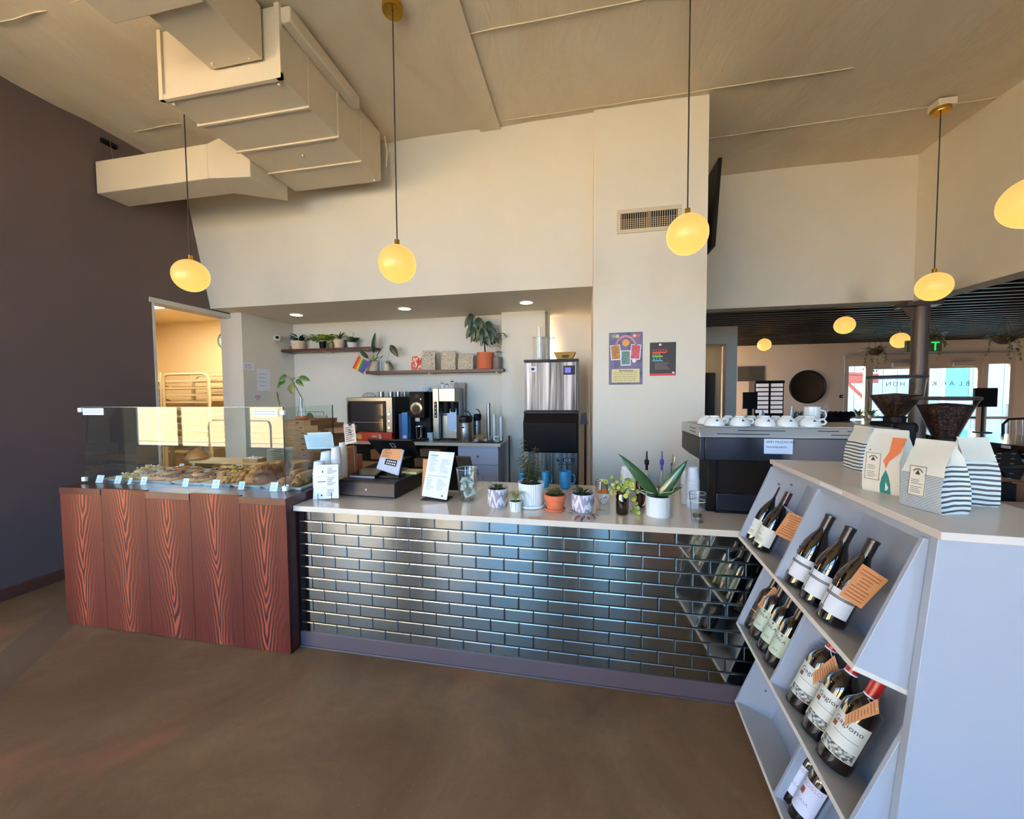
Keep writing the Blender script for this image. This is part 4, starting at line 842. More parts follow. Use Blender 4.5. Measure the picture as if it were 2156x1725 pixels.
# ================================================================ service recess
ZB = 1.022
bc = thing('back_counter', 'back worktop with white drawers under the coffee machines', 'counter', (-.6, 2.75, 0))
def rb_(name, a, b, m, par=bc, **k): o = (-.6, 2.75, 0); return MB().box(tuple(p-q for p, q in zip(a, o)), tuple(p-q for p, q in zip(b, o))).build(name, m, par, **k)
rb_('worktop', (-2.0, 2.45, ZB-.04), (.62, 3.045, ZB), QUARTZ, bevel=.002); rb_('worktop', (.6205, 2.45, ZB-.04), (.70, 2.895, ZB), QUARTZ, bevel=.002)
x0, x1, _, _ = ext(964, 1049, 945, 1010, 2.47); GREYW = mat('drawer_paint', sr(190, 190, 204), .45)
rb_('carcass', (x0, 2.49, .02), (.66, 2.88, ZB-.045), GREYW)
for za, zb_, in ((.75, .955), (.54, .742), (.30, .532), (.06, .292)):
    d = rb_('drawer', (x0+.004, 2.47, za), (x1, 2.489, zb_), GREYW, bevel=.003); k_ = MB().ball(((x0+x1)/2+.6, 2.462-2.75, (za+zb_)/2), .013, 12, 8); k_.build('knob', STEEL, d)
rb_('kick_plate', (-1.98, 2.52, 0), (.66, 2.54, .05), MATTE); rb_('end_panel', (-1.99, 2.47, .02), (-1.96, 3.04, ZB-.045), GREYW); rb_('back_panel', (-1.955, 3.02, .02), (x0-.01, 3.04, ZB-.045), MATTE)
for i, (l, r, t, b, lab) in enumerate(((884, 925, 946, 962, 'brown kraft box at the top right of the dark space under the back counter'), (872, 920, 966, 984, 'brown kraft box in the middle of the dark space under the back counter'), (868, 918, 988, 1004, 'brown kraft box low in the dark space under the back counter'), (780, 850, 948, 968, 'flat brown box behind the till under the back counter'))):
    x0_, x1_, z0_, z1_ = ext(l, r, t, b, 2.6); bx_ = thing('kraft_box', lab, 'box', ((x0_+x1_)/2, 2.75, z0_), 0, 'boxes under the back counter'); w = (x1_-x0_)/2
    B('body', (-w, -.14, 0), (w, .15, (z1_-z0_)*.7), KRAFTD, bx_); B('lid', (-w-.004, -.144, (z1_-z0_)*.66), (w+.004, .154, z1_-z0_), KRAFTD, bx_)
# shelves with plants
def shelf(l, r, t, b, Y0, label, steps=()):
    A = ony(l, (t+b)/2, Y0); B2 = ony(r, (t+b)/2, Y0); zt = ony((l+r)/2, t, Y0).z
    s = thing('wall_shelf', label, 'shelf', ((A.x+B2.x)/2, Y0, zt), 0); w = (B2.x-A.x)/2; B('board', (-w, 0, -.04), (w, 3.047-Y0, 0), DSHELF, s, bevel=.002)
    for f in (-.93, -.05, .9): B('bracket', (w*f-.01, .01, -.048), (w*f+.01, 3.047-Y0, -.041), MAT_BR, s)
    return s, zt
MAT_BR = mat('bracket_metal', sr(190, 180, 160), .4, .8)
s1, zs1 = shelf(588, 783, 733, 744, 2.80, 'upper dark stained wall shelf holding small plants'); s2, zs2 = shelf(770, 1060, 779, 788, 2.80, 'lower dark stained wall shelf holding plants and printed bags')
def onshelf(l, r, t, b, z0, Y=2.92):
    m = (l+r)/2; A = ony(l, (t+b)/2, Y); C = ony(r, (t+b)/2, Y); T_ = ony(m, t, Y); return (A.x+C.x)/2, Y, (C.x-A.x)/2, T_.z-z0
def splant(l, r, t, z0, m, label, style='plain', group='plants on the wall shelves', name='potted_plant', Y=2.92):
    x, y, rad, h = onshelf(l, r, t, t+8, z0, Y); tt = thing(name, label, 'plant', (x, y, z0), 0, group); potp(tt, rad, h, m, style); return tt, rad, h
t, r, h = splant(615, 641, 719, zs1, CREAMC, 'dark leaved plant in a cream pot at the left end of the upper shelf'); foliage(t, 24, (0, 0, h), .07, .09, .06, LF3, 2, .9, z1=.07)
t, r, h = splant(673, 686, 720, zs1, MATTE, 'bushy lime pothos spilling from a small black pot on the upper shelf'); foliage(t, 85, (0, 0, h+.03), .19, .075, .06, LF2, 3, .5, z1=.06, droop=.7)
t, r, h = splant(704, 725, 716, zs1, CREAMC, 'small spiky plant in a cream pot on the upper shelf'); foliage(t, 18, (0, 0, h), .02, .11, .02, LF1, 4, 1.6, False, z1=.02)
t, r, h = splant(732, 751, 722, zs1, CERAM, 'leafy plant with an upright sprig in a white pot on the upper shelf'); foliage(t, 34, (0, 0, h), .06, .08, .045, LF1, 5, .9, z1=.05)
b = MB(); [b.tube([(.01, 0, h), (.02, 0, h+.15)], .0015, 4)]
for k in range(10): b.leaf((.012+.001*k, 0, h+.03+k*.012), ((-1)**k, .2, .7), .03, .014, .2, seg=3)
b.build('sprig', LF1, t, smooth=60)
t, r, h = splant(694, 703, 722, zs1, mat('olive_pot', sr(120, 112, 66), .6), 'slim olive tube pot beside the cream pot on the upper shelf', 'straight'); foliage(t, 8, (0, 0, h), .02, .04, .03, LF2, 15, .9, False)
bb = B('small_block', (0, 0, 0), (.025, .05, .05), mat('green_card', sr(110, 108, 60), .7)); g = ony(609, 730, 2.86); bb.location = (g.x, 2.86, zs1); tag(bb, 'small olive card block at the left end of the upper shelf', 'block')
# alocasias on the lower shelf: pots and arrow leaves
ALO = mat('alocasia_leaf', sr(24, 44, 32), .4); N = NT(ALO); s = N.sep(N.coord()); v = N.math('FRACT', N.math('MULTIPLY', N.math('ADD', N.math('ABSOLUTE', s[0]), s[2]), 38)); N.link(N.ramp(v, [(.0, sr(150, 170, 140)), (.10, sr(26, 48, 34)), (1, sr(22, 40, 30))]), N.b.inputs['Base Color'])
t, r, h = splant(775, 796, 762, zs2, CREAMC, 'white ribbed pot of arrow leaved plant at the left end of the lower shelf', 'straight')
foliage(t, 7, (0, 0, h), .02, .10, .035, LF2, 6, 1.0, False)
for (bx, by, tx, ty, w, my, ey) in ((785, 758, 789, 700, .085, 2.86, 2.84), (783, 758, 754, 735, .06, 2.84, 2.78), (790, 756, 806, 728, .02, 2.86, 2.84)):
    p0 = Vector((t.location.x, 2.92, zs2+h*.9)); p1 = ony(tx, ty, ey); pm = p0.lerp(p1, .45)+Vector((0, 0, .015)); st = p0.lerp(p1, .35)
    o = Vector(t.location); MB().tube([p0-o, st-o], .0018, 5).build('leaf_stem', STEM, t)
    leafobj(t, p0.lerp(p1, .33), p1, w, ALO, droop=.05)
t, r, h = splant(808, 822, 766, zs2, CREAMC, 'pale pot with two drooping patterned leaves on the lower shelf', 'plain')
for (tx, ty, bx, by, w) in ((838, 752, 822, 727, .09), (828, 780, 818, 760, .04)):
    o = Vector(t.location); p0 = Vector((t.location.x, 2.92, zs2+h)); pb = ony(bx, by, 2.86); pt_ = ony(tx, ty, 2.85); MB().tube([p0-o, (p0.lerp(pb, .6)+Vector((0, 0, .03)))-o, pb-o], .0018, 5).build('leaf_stem', STEM, t); leafobj(t, pb, pt_, w, ALO, droop=.05)
foliage(t, 6, (0, 0, h), .02, .09, .02, LF4, 7, 1.4, False)
# glass vase between
x, y, rad, h = onshelf(799, 806, 755, 778, zs2); t = thing('glass_vase', 'slim clear vase with a cutting on the lower shelf', 'vase', (x, 2.9, zs2)); MB().lathe([(.012, 0), (.018, .002), (.018, h*.8), (.014, h)], 16, cap=False).build('vessel', CLEAR, t); foliage(t, 4, (0, 0, h), .01, .06, .02, LF1, 8, 1.5, False)
# pride flag
g = ony(768, 788, 2.76); fl = thing('rainbow_flag', 'small rainbow pride flag leaning out at the left end of the lower shelf', 'flag', g)
c0, c1, c2, c3 = [ony(*q, 2.765)-g for q in ((755, 749), (773, 761), (764, 787), (742, 775))]
cols = [(196, 40, 34), (222, 110, 36), (232, 200, 50), (50, 130, 64), (52, 78, 160), (96, 60, 130)]
for i, c in enumerate(cols):
    a = c0.lerp(c1, i/6); b_ = c0.lerp(c1, (i+1)/6); d_ = c3.lerp(c2, i/6); e_ = c3.lerp(c2, (i+1)/6); y = Vector((0, .001+.003*math.sin(i), 0)); MB().hexa([tuple(v) for v in (a, b_, e_, d_)], [tuple(v+Vector((0, .0015, 0))) for v in (a, b_, e_, d_)]).build('stripe', mat('flag_%d' % i, sr(*c), .7), fl, smooth=0)
MB().hexa([tuple(v) for v in (c1, c1+Vector((.07, 0, .01)), c1.lerp(c2, .5)+Vector((.03, 0, 0)), c2)], [tuple(v+Vector((0, .0015, 0))) for v in (c1, c1+Vector((.07, 0, .01)), c1.lerp(c2, .5)+Vector((.03, 0, 0)), c2)]).build('folded_flag', mat('flag_4', sr(52, 78, 160), .7), fl, smooth=0)
MB().tube([c2+Vector((.01, .01, -.01)), c0+Vector((.0, .01, .03))], .002, 6).build('flag_stick', STEM, fl)
# printed bags
PRB = mat('bag_doodle', sr(214, 200, 176), .7); N = NT(PRB); n_ = N.noise(N.coord(), 22, 1, 3.5, .4); N.link(N.ramp(N.math('FRACT', N.math('MULTIPLY', n_, 5)), [(.0, sr(50, 42, 38)), (.2, sr(50, 42, 38)), (.3, sr(206, 192, 168))]), N.b.inputs['Base Color'])
PRR = mat('bag_red_print', sr(186, 40, 44), .6); N = NT(PRR); n_ = N.noise(N.mapping(N.coord(), (1, 1, .5)), 26, 1, 2); N.link(N.ramp(n_, [(.48, sr(180, 36, 40)), (.54, sr(224, 206, 176))]), N.b.inputs['Base Color'])
for l, r_, tp, lab, mm, dd in ((866, 886, 751, 'small red and cream printed bag on the lower shelf', [PRR]*3, .05), (887, 916, 739, 'tallest doodle printed bag with a folded top, right of the red one', [PRB]*3, .08), (929, 959, 740, 'middle doodle printed bag on the lower shelf', [PRB]*3, .08), (964, 996, 745, 'doodle printed bag beside the big terracotta pot', [PRB]*3, .08)):
    A = ony(l, 765, 2.83); C = ony(r_, 765, 2.83); hh = ony((l+r_)/2, tp, 2.86).z-zs2; bag((A.x, 2.83), (C.x, 2.83), dd, hh*1.02, lab, 'doodle', zs2, 'printed bags on the lower shelf', 'printed_bag', mm, seed=int(l))
# big terracotta plant and grey pot
x, y, rad, h = onshelf(1005, 1040, 743, 776, zs2, 2.92); t = thing('potted_tree', 'tall glossy palmate plant in a big terracotta pot on the lower shelf', 'plant', (x, 2.915, zs2)); potp(t, rad, h, TERRA, 'straight'); MB().lathe([(rad*.98, .004), (rad*1.04, .006), (rad*1.04, .02), (rad*.98, .02)], 28, cap=False).build('saucer', TERRA, t)
o = Vector(t.location); top = ony(1019, 712, 2.88)-o; MB().tube([(0, 0, h*.9), (-.01, 0, h+.08), tuple(top)], [.012, .010, .006], 8).build('trunk', BARK, t)
for (hx, hy, yy) in ((991, 660, 2.82), (1008, 668, 2.80), (994, 683, 2.80), (1015, 690, 2.76), (1028, 676, 2.84), (1033, 694, 2.82), (1004, 690, 2.86), (1022, 700, 2.78), (1000, 676, 2.88)):
    hub = ony(hx, hy, yy)-o; MB().tube([tuple(top), tuple(top.lerp(hub, .5)+Vector((0, 0, .02))), tuple(hub)], .0022, 5).build('leaf_stem', LF3, t)
    for k in range(5):
        a = 2*PI*k/5+hx; d = Vector((math.cos(a)*.45, math.sin(a)*.3, -.8)); b = MB().leaf(hub, d, .19+.03*R.random(), .07, .25, (0, -1, .2), 6, .15); b.build('leaf', [LF3, mat('leaf_deep', sr(22, 54, 34), .35)][k % 2], t, smooth=60)
x, y, rad, h = onshelf(1041, 1062, 754, 777, zs2, 2.95); GP = mat('grey_pot', sr(92, 92, 98), .55); t = thing('potted_palm', 'thin stemmed plant in a dark grey pot at the right end of the lower shelf', 'plant', (x, 2.84, zs2)); potp(t, rad*.93, h, GP, 'straight')
for k, (hx, hy) in enumerate(((1060, 706), (1048, 712), (1044, 728), (1056, 702), (1050, 740))):
    hub = ony(hx, hy, 2.82)-Vector(t.location); MB().tube([(0, 0, h*.9), (hub.x*.6, hub.y*.5, (h+hub.z)/2), tuple(hub)], .0018, 5).build('leaf_stem', STEM, t); foliage(t, 9, tuple(hub), .01, .06, .016, LF1, 20+k, .1, False, .8, name='leaf_tuft')
# security camera, papers, hook on the left recess wall (x=-2.70)
g = onx(580, 712, -2.69); cm = thing('wall_camera', 'round white camera with a black lens on the recess wall', 'camera', (-2.70, g.y, g.z)); MB().ball((.045, 0, 0), .042, 20, 12).build('body', CERAM, cm); MB().lathe([(.0, 0), (.024, 0), (.022, .006), (0, .007)], 20).build('lens', BLACK, cm, loc=(.068, -.032, .002), rot=(0, PI/2, -.75)); MB().cyl((0, 0, 0), (.015, 0, 0), .03, 16).build('mount', CERAM, cm)
def wallpaper(l, r, t, b, label, m=PAPER, n=4, X=-2.698):
    A = onx(l, (t+b)/2, X); C = onx(r, (t+b)/2, X); T_ = onx((l+r)/2, t, X); Bt = onx((l+r)/2, b, X); tt = thing('wall_notice', label, 'notice', (X, (A.y+C.y)/2, Bt.z), PI/2, 'notices on the recess wall'); w = abs(C.y-A.y)/2; hh = T_.z-Bt.z
    B('sheet', (-w, -.002, 0), (w, 0, hh), m, tt); mm = lines(MB(), -w*.7, w*.7, hh*.15, hh*.85, n, -.0022, .004, .4, int(l)); mm.build('printed_text', INK, tt, smooth=0); return tt
wallpaper(511, 535, 764, 779, 'small narrow notice taped near the white wall end'); wallpaper(541, 569, 777, 823, 'tall pale notice with a dark line across its middle')
hn = onx(543, 838, -2.698); hr = thing('heart_print', 'red and white heart shaped notice on the recess wall', 'notice', hn, PI/2); b = MB(); HP = [(math.sin(a)**3*.062, (13*math.cos(a)-5*math.cos(2*a)-2*math.cos(3*a)-math.cos(4*a))/16*.062) for a in [2*PI*i/28 for i in range(28)]]
b.prism([(x, z) for x, z in HP], 'y', -.002, 0); b.build('sheet', PAPER, hr, smooth=0); RI = mat('red_ink', sr(196, 60, 70), .7); b = MB()
for j in range(4):
    for k in range(5):
        if abs((k-2)*.019) < .05-(j*.011 if j > 1 else 0): b.box(((k-2)*.019-.007, -.003, .028-j*.022-.006), ((k-2)*.019+.007, -.002, .028-j*.022+.006))
b.build('printed_text', RI, hr, smooth=0)
hk = ony(688, 878, 3.045); h_ = MB().tube([hk+Vector((-.012, 0, -.02)), hk+Vector((-.012, -.01, .012)), hk+Vector((0, -.01, .024)), hk+Vector((.012, -.01, .012)), hk+Vector((.012, 0, -.02))], .0035, 6).build('wall_hook', BLACK); tag(h_, 'small black arched hook on the back wall', 'hook')
struct(B('trim_4', (-2.68, 3.038, 1.50), (-1.25, 3.049, 1.506), WALL))
# ---- oven
def item(name, label, cat, l, r, t, b, Y, depth, z0, group=None):
    x0, x1, _, z1 = ext(l, r, t, b, Y); tt = thing(name, label, cat, ((x0+x1)/2, Y+depth/2, z0), 0, group); return tt, (x1-x0)/2, depth/2, z1-z0
t, w, d, h = item('countertop_oven', 'stainless countertop oven with a dark glass door', 'oven', 730, 826, 837, 921, 2.56, .46, ZB)
B('body', (-w, -d+.02, .02), (w+.03, d, h), MATTE, t, bevel=.004); fr_ = MB().box((-w, -d, .02), (w, -d+.02, h)).build('front', STEEL, t, bevel=.004)
dr_ = MB().box((-w+.03, -d-.014, .09), (w-.09, -d-.001, h-.05)).build('door', BLACK, t, bevel=.006); MB().box((-w+.07, -d-.017, .13), (w-.13, -d-.0145, h-.09)).build('window', mat('oven_glass', sr(40, 40, 40), .08, coat=.5), dr_)
MB().tube([(-w+.055, -d-.02, .12), (-w+.055, -d-.045, .14), (-w+.055, -d-.045, h-.10), (-w+.055, -d-.02, h-.08)], .008, 8).build('handle', BLACK, dr_)
B('shelf_rail', (-w+.08, -d-.0178, h*.42), (w-.14, -d-.0172, h*.42+.004), STEEL, dr_)
for k in range(3): MB().cyl((w-.045, -d-.012, h*.3+k*.09), (w-.045, -d, h*.3+k*.09), .014, 14).build('dial', CHROME, t)
for sx_ in (-1, 1): B('foot', (sx_*w*.8-.02, -d+.03, 0), (sx_*w*.8+.02, d-.03, .02), MATTE, t)
oven_top = ZB+h
t, w, d, h = item('red_box', 'long flat red box lying before the oven', 'box', 753, 825, 911, 922, 2.475, .07, ZB); B('body', (-w, -d, 0), (w, d, h), mat('red_card', sr(190, 22, 30), .35), t, bevel=.002); lines(MB(), -.04, .03, h*.4, h*.7, 1, -d-.0004, h*.16, 0, 3).build('printed_text', PAPER, t, smooth=0); MB().cyl((-w+.03, -d-.001, h/2), (-w+.03, -d, h/2), h*.32, 16).build('gold_seal', mat('gold_seal', sr(200, 160, 80), .4, .5), t); MB().prism([(.06, h*.3), (.10, h*.3), (.09, h*.8), (.07, h*.8)], 'y', -d-.001, -d).build('emblem', PAPER, t)
# mugs and tray on the oven
def cup(label, x, y, z, r, h, m, group, flip=False, handle=True, name='mug', cat='mug'):
    t = thing(name, label, cat, (x, y, z), R.uniform(0, 6), group); pr = [(r*.75, 0), (r*.95, h*.08), (r, h*.5), (r, h), (r*.9, h), (r*.88, h*.12), (.001, h*.10)]
    if flip: pr = [(a, h-b) for a, b in pr]
    MB().lathe(pr, 24, cap=False).build('body', m, t)
    if not flip: MB().lathe([(.001, .0005), (r*.75, 0)], 24, cap=False).build('underside', m, t)
    else: MB().lathe([(r*.75, h), (.001, h-.001)], 24, cap=False).build('underside', m, t)
    if handle: MB().tube([(r*.95, 0, h*.25), (r*1.5, 0, h*.3), (r*1.65, 0, h*.5), (r*1.5, 0, h*.75), (r*.95, 0, h*.8)], r*.11, 7).build('handle', m, t)
    return t
for i, (px, lab) in enumerate(((803, 'metal mug furthest left in the row on the oven'), (823, 'second metal mug on the oven'), (838, 'third metal mug on the oven'), (852, 'metal mug furthest right on the oven'))):
    yy = (2.66, 2.70, 2.80, 2.93)[i]; g = ony(px, 826, yy); cup(lab, g.x, yy, oven_top, .034, .075, STEEL, 'metal mugs on the oven')
g = ony(775, 826, 2.68); t = thing('wire_basket', 'tangle of thin wire basket on the left of the oven top', 'basket', (g.x, 2.70, oven_top))
for k in range(7): a = PI*k/7; MB().tube([(math.cos(a)*.1*math.cos(b), math.sin(a)*.08*math.cos(b), .001+.065*math.sin(b)) for b in [PI*j/10 for j in range(11)]], .002, 5).build('wire', STEEL, t)
MB().tube([(.1*math.cos(a), .08*math.sin(a), .003) for a in [2*PI*j/24 for j in range(25)]], .0025, 5).build('rim', STEEL, t)
t, w, d, h = item('blue_binder', 'thin dark blue binder left of the bright blue one', 'binder', 840, 846, 872, 923, 2.56, .24, ZB, 'binders by the grinder'); B('cover', (-w, -d, 0), (w, d, h), mat('navy_card', sr(40, 60, 104), .5), t, bevel=.002)
t, w, d, h = item('blue_binder', 'bright blue binder standing between oven and grinder', 'binder', 846, 858, 869, 925, 2.53, .26, ZB, 'binders by the grinder'); B('cover', (-w, -d, 0), (w, d, h), mat('bright_blue_card', sr(30, 118, 178), .45), t, bevel=.002); B('spine_label', (-w*.6, -d-.001, h*.1), (w*.6, -d, h*.2), PAPER, t)
t, w, d, h = item('grey_binder', 'grey black binder against the grinder', 'binder', 858, 864, 873, 921, 2.58, .22, ZB, 'binders by the grinder'); B('cover', (-w, -d, 0), (w, d, h), mat('grey_card', sr(70, 72, 80), .5), t, bevel=.002)
# grinder
t, w, d, h = item('bulk_grinder', 'tall black bulk coffee grinder with a round dial', 'grinder', 862, 894, 825, 923, 2.55, .34, ZB)
B('base', (-w, -d, 0), (w, d, .03), BLACK, t, bevel=.006); B('column', (-w*.9, -.02, .03), (w*.9+.03, d, h), BLACK, t, bevel=.006); B('head', (-w, -d, h*.47), (w, -.021, h), MATTE, t, bevel=.01)
MB().cyl((0, -d-.02, h*.66), (0, -d, h*.66), w*.78, 28).build('dial_ring', CHROME, t); MB().cyl((0, -d-.032, h*.66), (0, -d-.0205, h*.66), w*.45, 24).build('dial_knob', BLACK, t); MB().cyl((w*.55, -d-.006, h*.85), (w*.55, -d, h*.85), .01, 12).build('power_switch', STEEL, t)
B('spout', (-w*.3, -d+.01, h*.40), (w*.3, -d+.06, h*.469), STEEL, t); MB().lathe([(w*.36, 0), (w*.5, h*.25)], 20, (0, -d+.05, .031), cap=False).build('catch_cup', CHROME, t)
lines(MB(), -.02, .03, h*.88, h*.95, 2, -d-.0004, .004, .2, 4).build('printed_text', GREYP, t, smooth=0); gt = ZB+h
# coffee filter stack on grinder
g = ony(893, 812, 2.68); t = thing('filter_stack', 'fluted paper coffee filters on top of the grinder', 'filters', (g.x, 2.70, gt)); MB().lathe([(.045, 0), (.05, .002), (.085, .05)], 72, fn=lambda a, z: 1+.09*math.cos(18*a)*(z/.05), cap=False).build('filters', PAPER, t, smooth=20); MB().lathe([(.04, .004), (.078, .058)], 72, fn=lambda a, z: 1+.09*math.cos(18*a+1)*(z/.05), cap=False).build('inner_filters', PAPER, t, smooth=20)
# brewer
t, w, d, h = item('coffee_brewer', 'stainless twin coffee brewer with a black spray head', 'brewer', 911, 958, 818, 916, 2.58, .40, ZB+.03)
B('tower', (-w, -.0, 0), (w, d, h), STEEL, t, bevel=.004); B('control_column', (-w, -d, 0), (-w*.45, -.0, h), STEEL, t, bevel=.006); B('head', (-w*.44, -d, h*.74), (w, -.001, h), STEEL, t, bevel=.006); B('tap_box', (-w*.40, -d*.5, .0), (w*.9, -.001, h*.46), STEEL, t, bevel=.004)
B('control_panel', (-w*.86, -d-.004, h*.42), (-w*.60, -d, h*.74), BLACK, t); 
for k in range(4): MB().cyl((-w*.73, -d-.007, h*(.46+.075*k)), (-w*.73, -d-.004, h*(.46+.075*k)), .007, 10).build('button', PAPER, t)
MB().lathe([(w*.28, 0), (w*.42, h*.22)], 24, (0, -d*.55, h*.51)).build('brew_basket', BLACK, t); MB().lathe([(w*.2, 0), (w*.3, h*.2)], 24, (w*.62, -d*.55, h*.53)).build('brew_basket', BLACK, t)
for sx_ in (-.7, .7): MB().cyl((sx_*w, -d*.6, -.03), (sx_*w, -d*.6, 0), .012, 8).build('foot', BLACK, t)
for sx_ in (-.7, .7): MB().cyl((sx_*w, d*.6, -.03), (sx_*w, d*.6, 0), .012, 8).build('foot', BLACK, t)
sh = B('notice_sheet', (w*.05, -d*.5-.003, h*.16), (w*.9, -d*.5-.001, h*.60), BLUEP, t); bt_ = ZB+.03+h
GRB = mat('grey_panel', sr(150, 140, 132), .6); x0_, x1_, z0_, z1_ = ext(958, 980, 806, 900, 2.95); pn = B('grey_panel', (x0_, 2.93, ZB), (x1_, 2.96, z1_), GRB); tag(pn, 'plain grey board standing behind the coffee brewer', 'board'); pn.name = 'splash_board'
# glassware on brewer
for i, (px, yy, lab, rr, hh) in enumerate(((931, 2.66, 'clear server standing left on the brewer', .032, .09), (941, 2.74, 'glass jar in the middle of the brewer top', .03, .075), (952, 2.66, 'tall glass beaker with a black collar on the brewer', .028, .12), (960, 2.72, 'slim beaker at the right edge of the brewer', .02, .10))):
    g = ony(px, 815, yy); t = thing('glass_server', lab, 'glassware', (g.x, yy, bt_), 0, 'glassware on the brewer'); MB().lathe([(rr*.9, .001), (rr, .004), (rr, hh*.6), (rr*.6, hh*.75), (rr*.75, hh)], 20, cap=False).build('vessel', CLEAR, t)
    MB().lathe([(rr*.62, hh*.70), (rr*.68, hh*.72), (rr*.66, hh*.80)], 20, cap=False).build('collar', BLACK if i in (1, 2) else STEEL, t)
# water jug boxes behind grinder
t, w, d, h = item('clear_bin', 'small clear plastic bin between grinder and brewer', 'bin', 897, 911, 888, 914, 2.66, .16, ZB); b = MB(); b.quad((-w, -d, 0), (w, -d, 0), (w, -d, h), (-w, -d, h)); b.quad((w, -d, 0), (w, d, 0), (w, d, h), (w, -d, h)); b.quad((-w, -d, 0), (-w, d, 0), (-w, d, h), (-w, -d, h)); b.build('wall', CLEAR, t, smooth=0); B('contents', (-w*.8, -d*.8, 0), (w*.8, d*.8, h*.4), PAPER, t)
g = fit(934, 944, 898, 915, ZB); t = thing('shot_glass', 'small shot glass of dark liquid under the brewer', 'glass', (g[0], 2.60, ZB)); MB().lathe([(.014, 0), (.018, .05)], 16, cap=False).build('vessel', CLEAR, t); MB().lathe([(.0005, .002), (.013, .002), (.0145, .016), (.0005, .016)], 16, cap=False).build('liquid', mat('dark_red_liquid', sr(90, 30, 20), .1), t)
# airpots
def airpot(l, r, tp, Y, label):
    x0, x1, _, z1 = ext(l, r, tp, 925, Y); r_ = (x1-x0)/2; h = z1-ZB; t = thing('airpot', label, 'airpot', ((x0+x1)/2, Y+r_, ZB), 0, 'airpots'); MB().lathe([(r_*.96, 0), (r_, .01), (r_, h*.68), (r_*.95, h*.70)], 32).build('body', STEEL, t)
    MB().lathe([(r_*.98, h*.695), (r_*1.02, h*.72), (r_*.98, h*.88), (r_*.7, h*.93), (.001, h*.94)], 32).build('lid', BLACK, t); MB().box((-r_*.5, -r_*1.5, h*.80), (r_*.5, -r_*.9, h*.90)).build('spout', BLACK, t, bevel=.006); B('label_plate', (-r_*.35, -r_*1.005, h*.50), (r_*.1, -r_*.985, h*.55), BLACK, t)
    MB().tube([(r_*.95, 0, h*.72), (r_*1.15, 0, h*.86), (r_*.5, 0, h*1.06), (-r_*.2, 0, h*1.10)], .007, 6).build('handle', BLACK, t); return t
airpot(963, 989, 872, 2.50, 'front steel airpot with a black pump lid'); airpot(995, 1010, 868, 2.72, 'rear steel airpot half hidden behind the front one')
# tray with jars
g0 = onz(1020, 930, ZB); tr = thing('bar_tray', 'black tray at the right end of the back counter', 'tray', (.53, 2.60, ZB)); B('base', (-.17, -.11, 0), (.15, .12, .006), BLACK, tr, bevel=.002); B('rim', (-.17, -.114, 0), (.15, -.109, .014), BLACK, tr)
for i, (px, yy, lab, rr, hh, fillm) in enumerate(((1003, 2.56, 'square jar with a cork lid on the black tray', .035, .07, 'cork'), (1022, 2.62, 'jar behind the cork lidded one', .028, .065, 'cork'), (1030, 2.56, 'small shot glass in the middle of the tray', .018, .055, None), (1047, 2.56, 'squat glass jar with a white lid at the tray end', .036, .065, 'white'))):
    g = ony(px, 915, yy); t = thing('glass_jar', lab, 'jar', (g.x, yy, ZB+.007), 0, 'jars on the black tray'); MB().lathe([(rr*.95, .0005), (rr, .004), (rr, hh), (rr*.9, hh+.002)], 20, cap=False).build('vessel', CLEAR, t)
    if fillm: MB().lathe([(rr*.95, hh+.0025), (rr*.95, hh+.014), (.001, hh+.015)], 20).build('lid', mat('cork', sr(186, 124, 74), .8) if fillm == 'cork' else CERAM, t); MB().lathe([(.001, .002), (rr*.9, .002), (rr*.9, hh*.5), (.001, hh*.55)], 16, cap=False).build('contents', mat('oats', sr(206, 190, 160), .9, noise=(120, .3, .2)), t)
t = thing('kraft_napkins', 'pile of brown paper napkins behind the jars', 'napkins', (ony(1010, 900, 2.66).x, 2.68, ZB)); B('pile', (-.06, -.035, 0), (.06, .035, .085), KRAFT, t, bevel=.003)
for px, tp, yy, lab in ((1029, 849, 2.80, 'tallest stack of steel tumblers at the end of the back counter'), (1041, 872, 2.76, 'middle stack of clear cups beside the tumblers'), (1055, 877, 2.74, 'shortest stack of cups at the pilaster')):
    g = ony(px, 900, yy); hh = ony(px, tp, yy).z-ZB; t = thing('cup_stack', lab, 'cups', (g.x, yy, ZB), 0, 'cup stacks on the back counter'); n_ = int(hh/.03)
    b = MB(); b.lathe([(.030, 0), (.024, hh-.02)]+[(.022, hh)], 22); b.build('stack', STEEL if px == 1029 else mat('frosted_cup', sr(196, 194, 190), .3, .1), t)
    for k in range(5): MB().lathe([(.0305, .004+k*.012), (.0312, .007+k*.012), (.0300, .010+k*.012)], 20, cap=False).build('rim', CHROME, t)
# broom
b0 = ony(1066, 1000, 2.60); b1 = ony(1057, 915, 2.80); br_ = thing('broom', 'reddish broom handle leaning at the end of the back counter', 'broom', (.80, 2.52, 0)); MB().tube([(0, 0, .05), (-.06, .30, 1.08)], .012, 8).build('handle', mat('red_brown_handle', sr(96, 36, 30), .4), br_); MB().hexa([(-.1, -.03, 0), (.1, -.03, 0), (.1, .03, 0), (-.1, .03, 0)], [(-.03, -.02, .16), (.03, -.02, .16), (.03, .02, .16), (-.03, .02, .16)]).build('bristles', MATTE, br_)
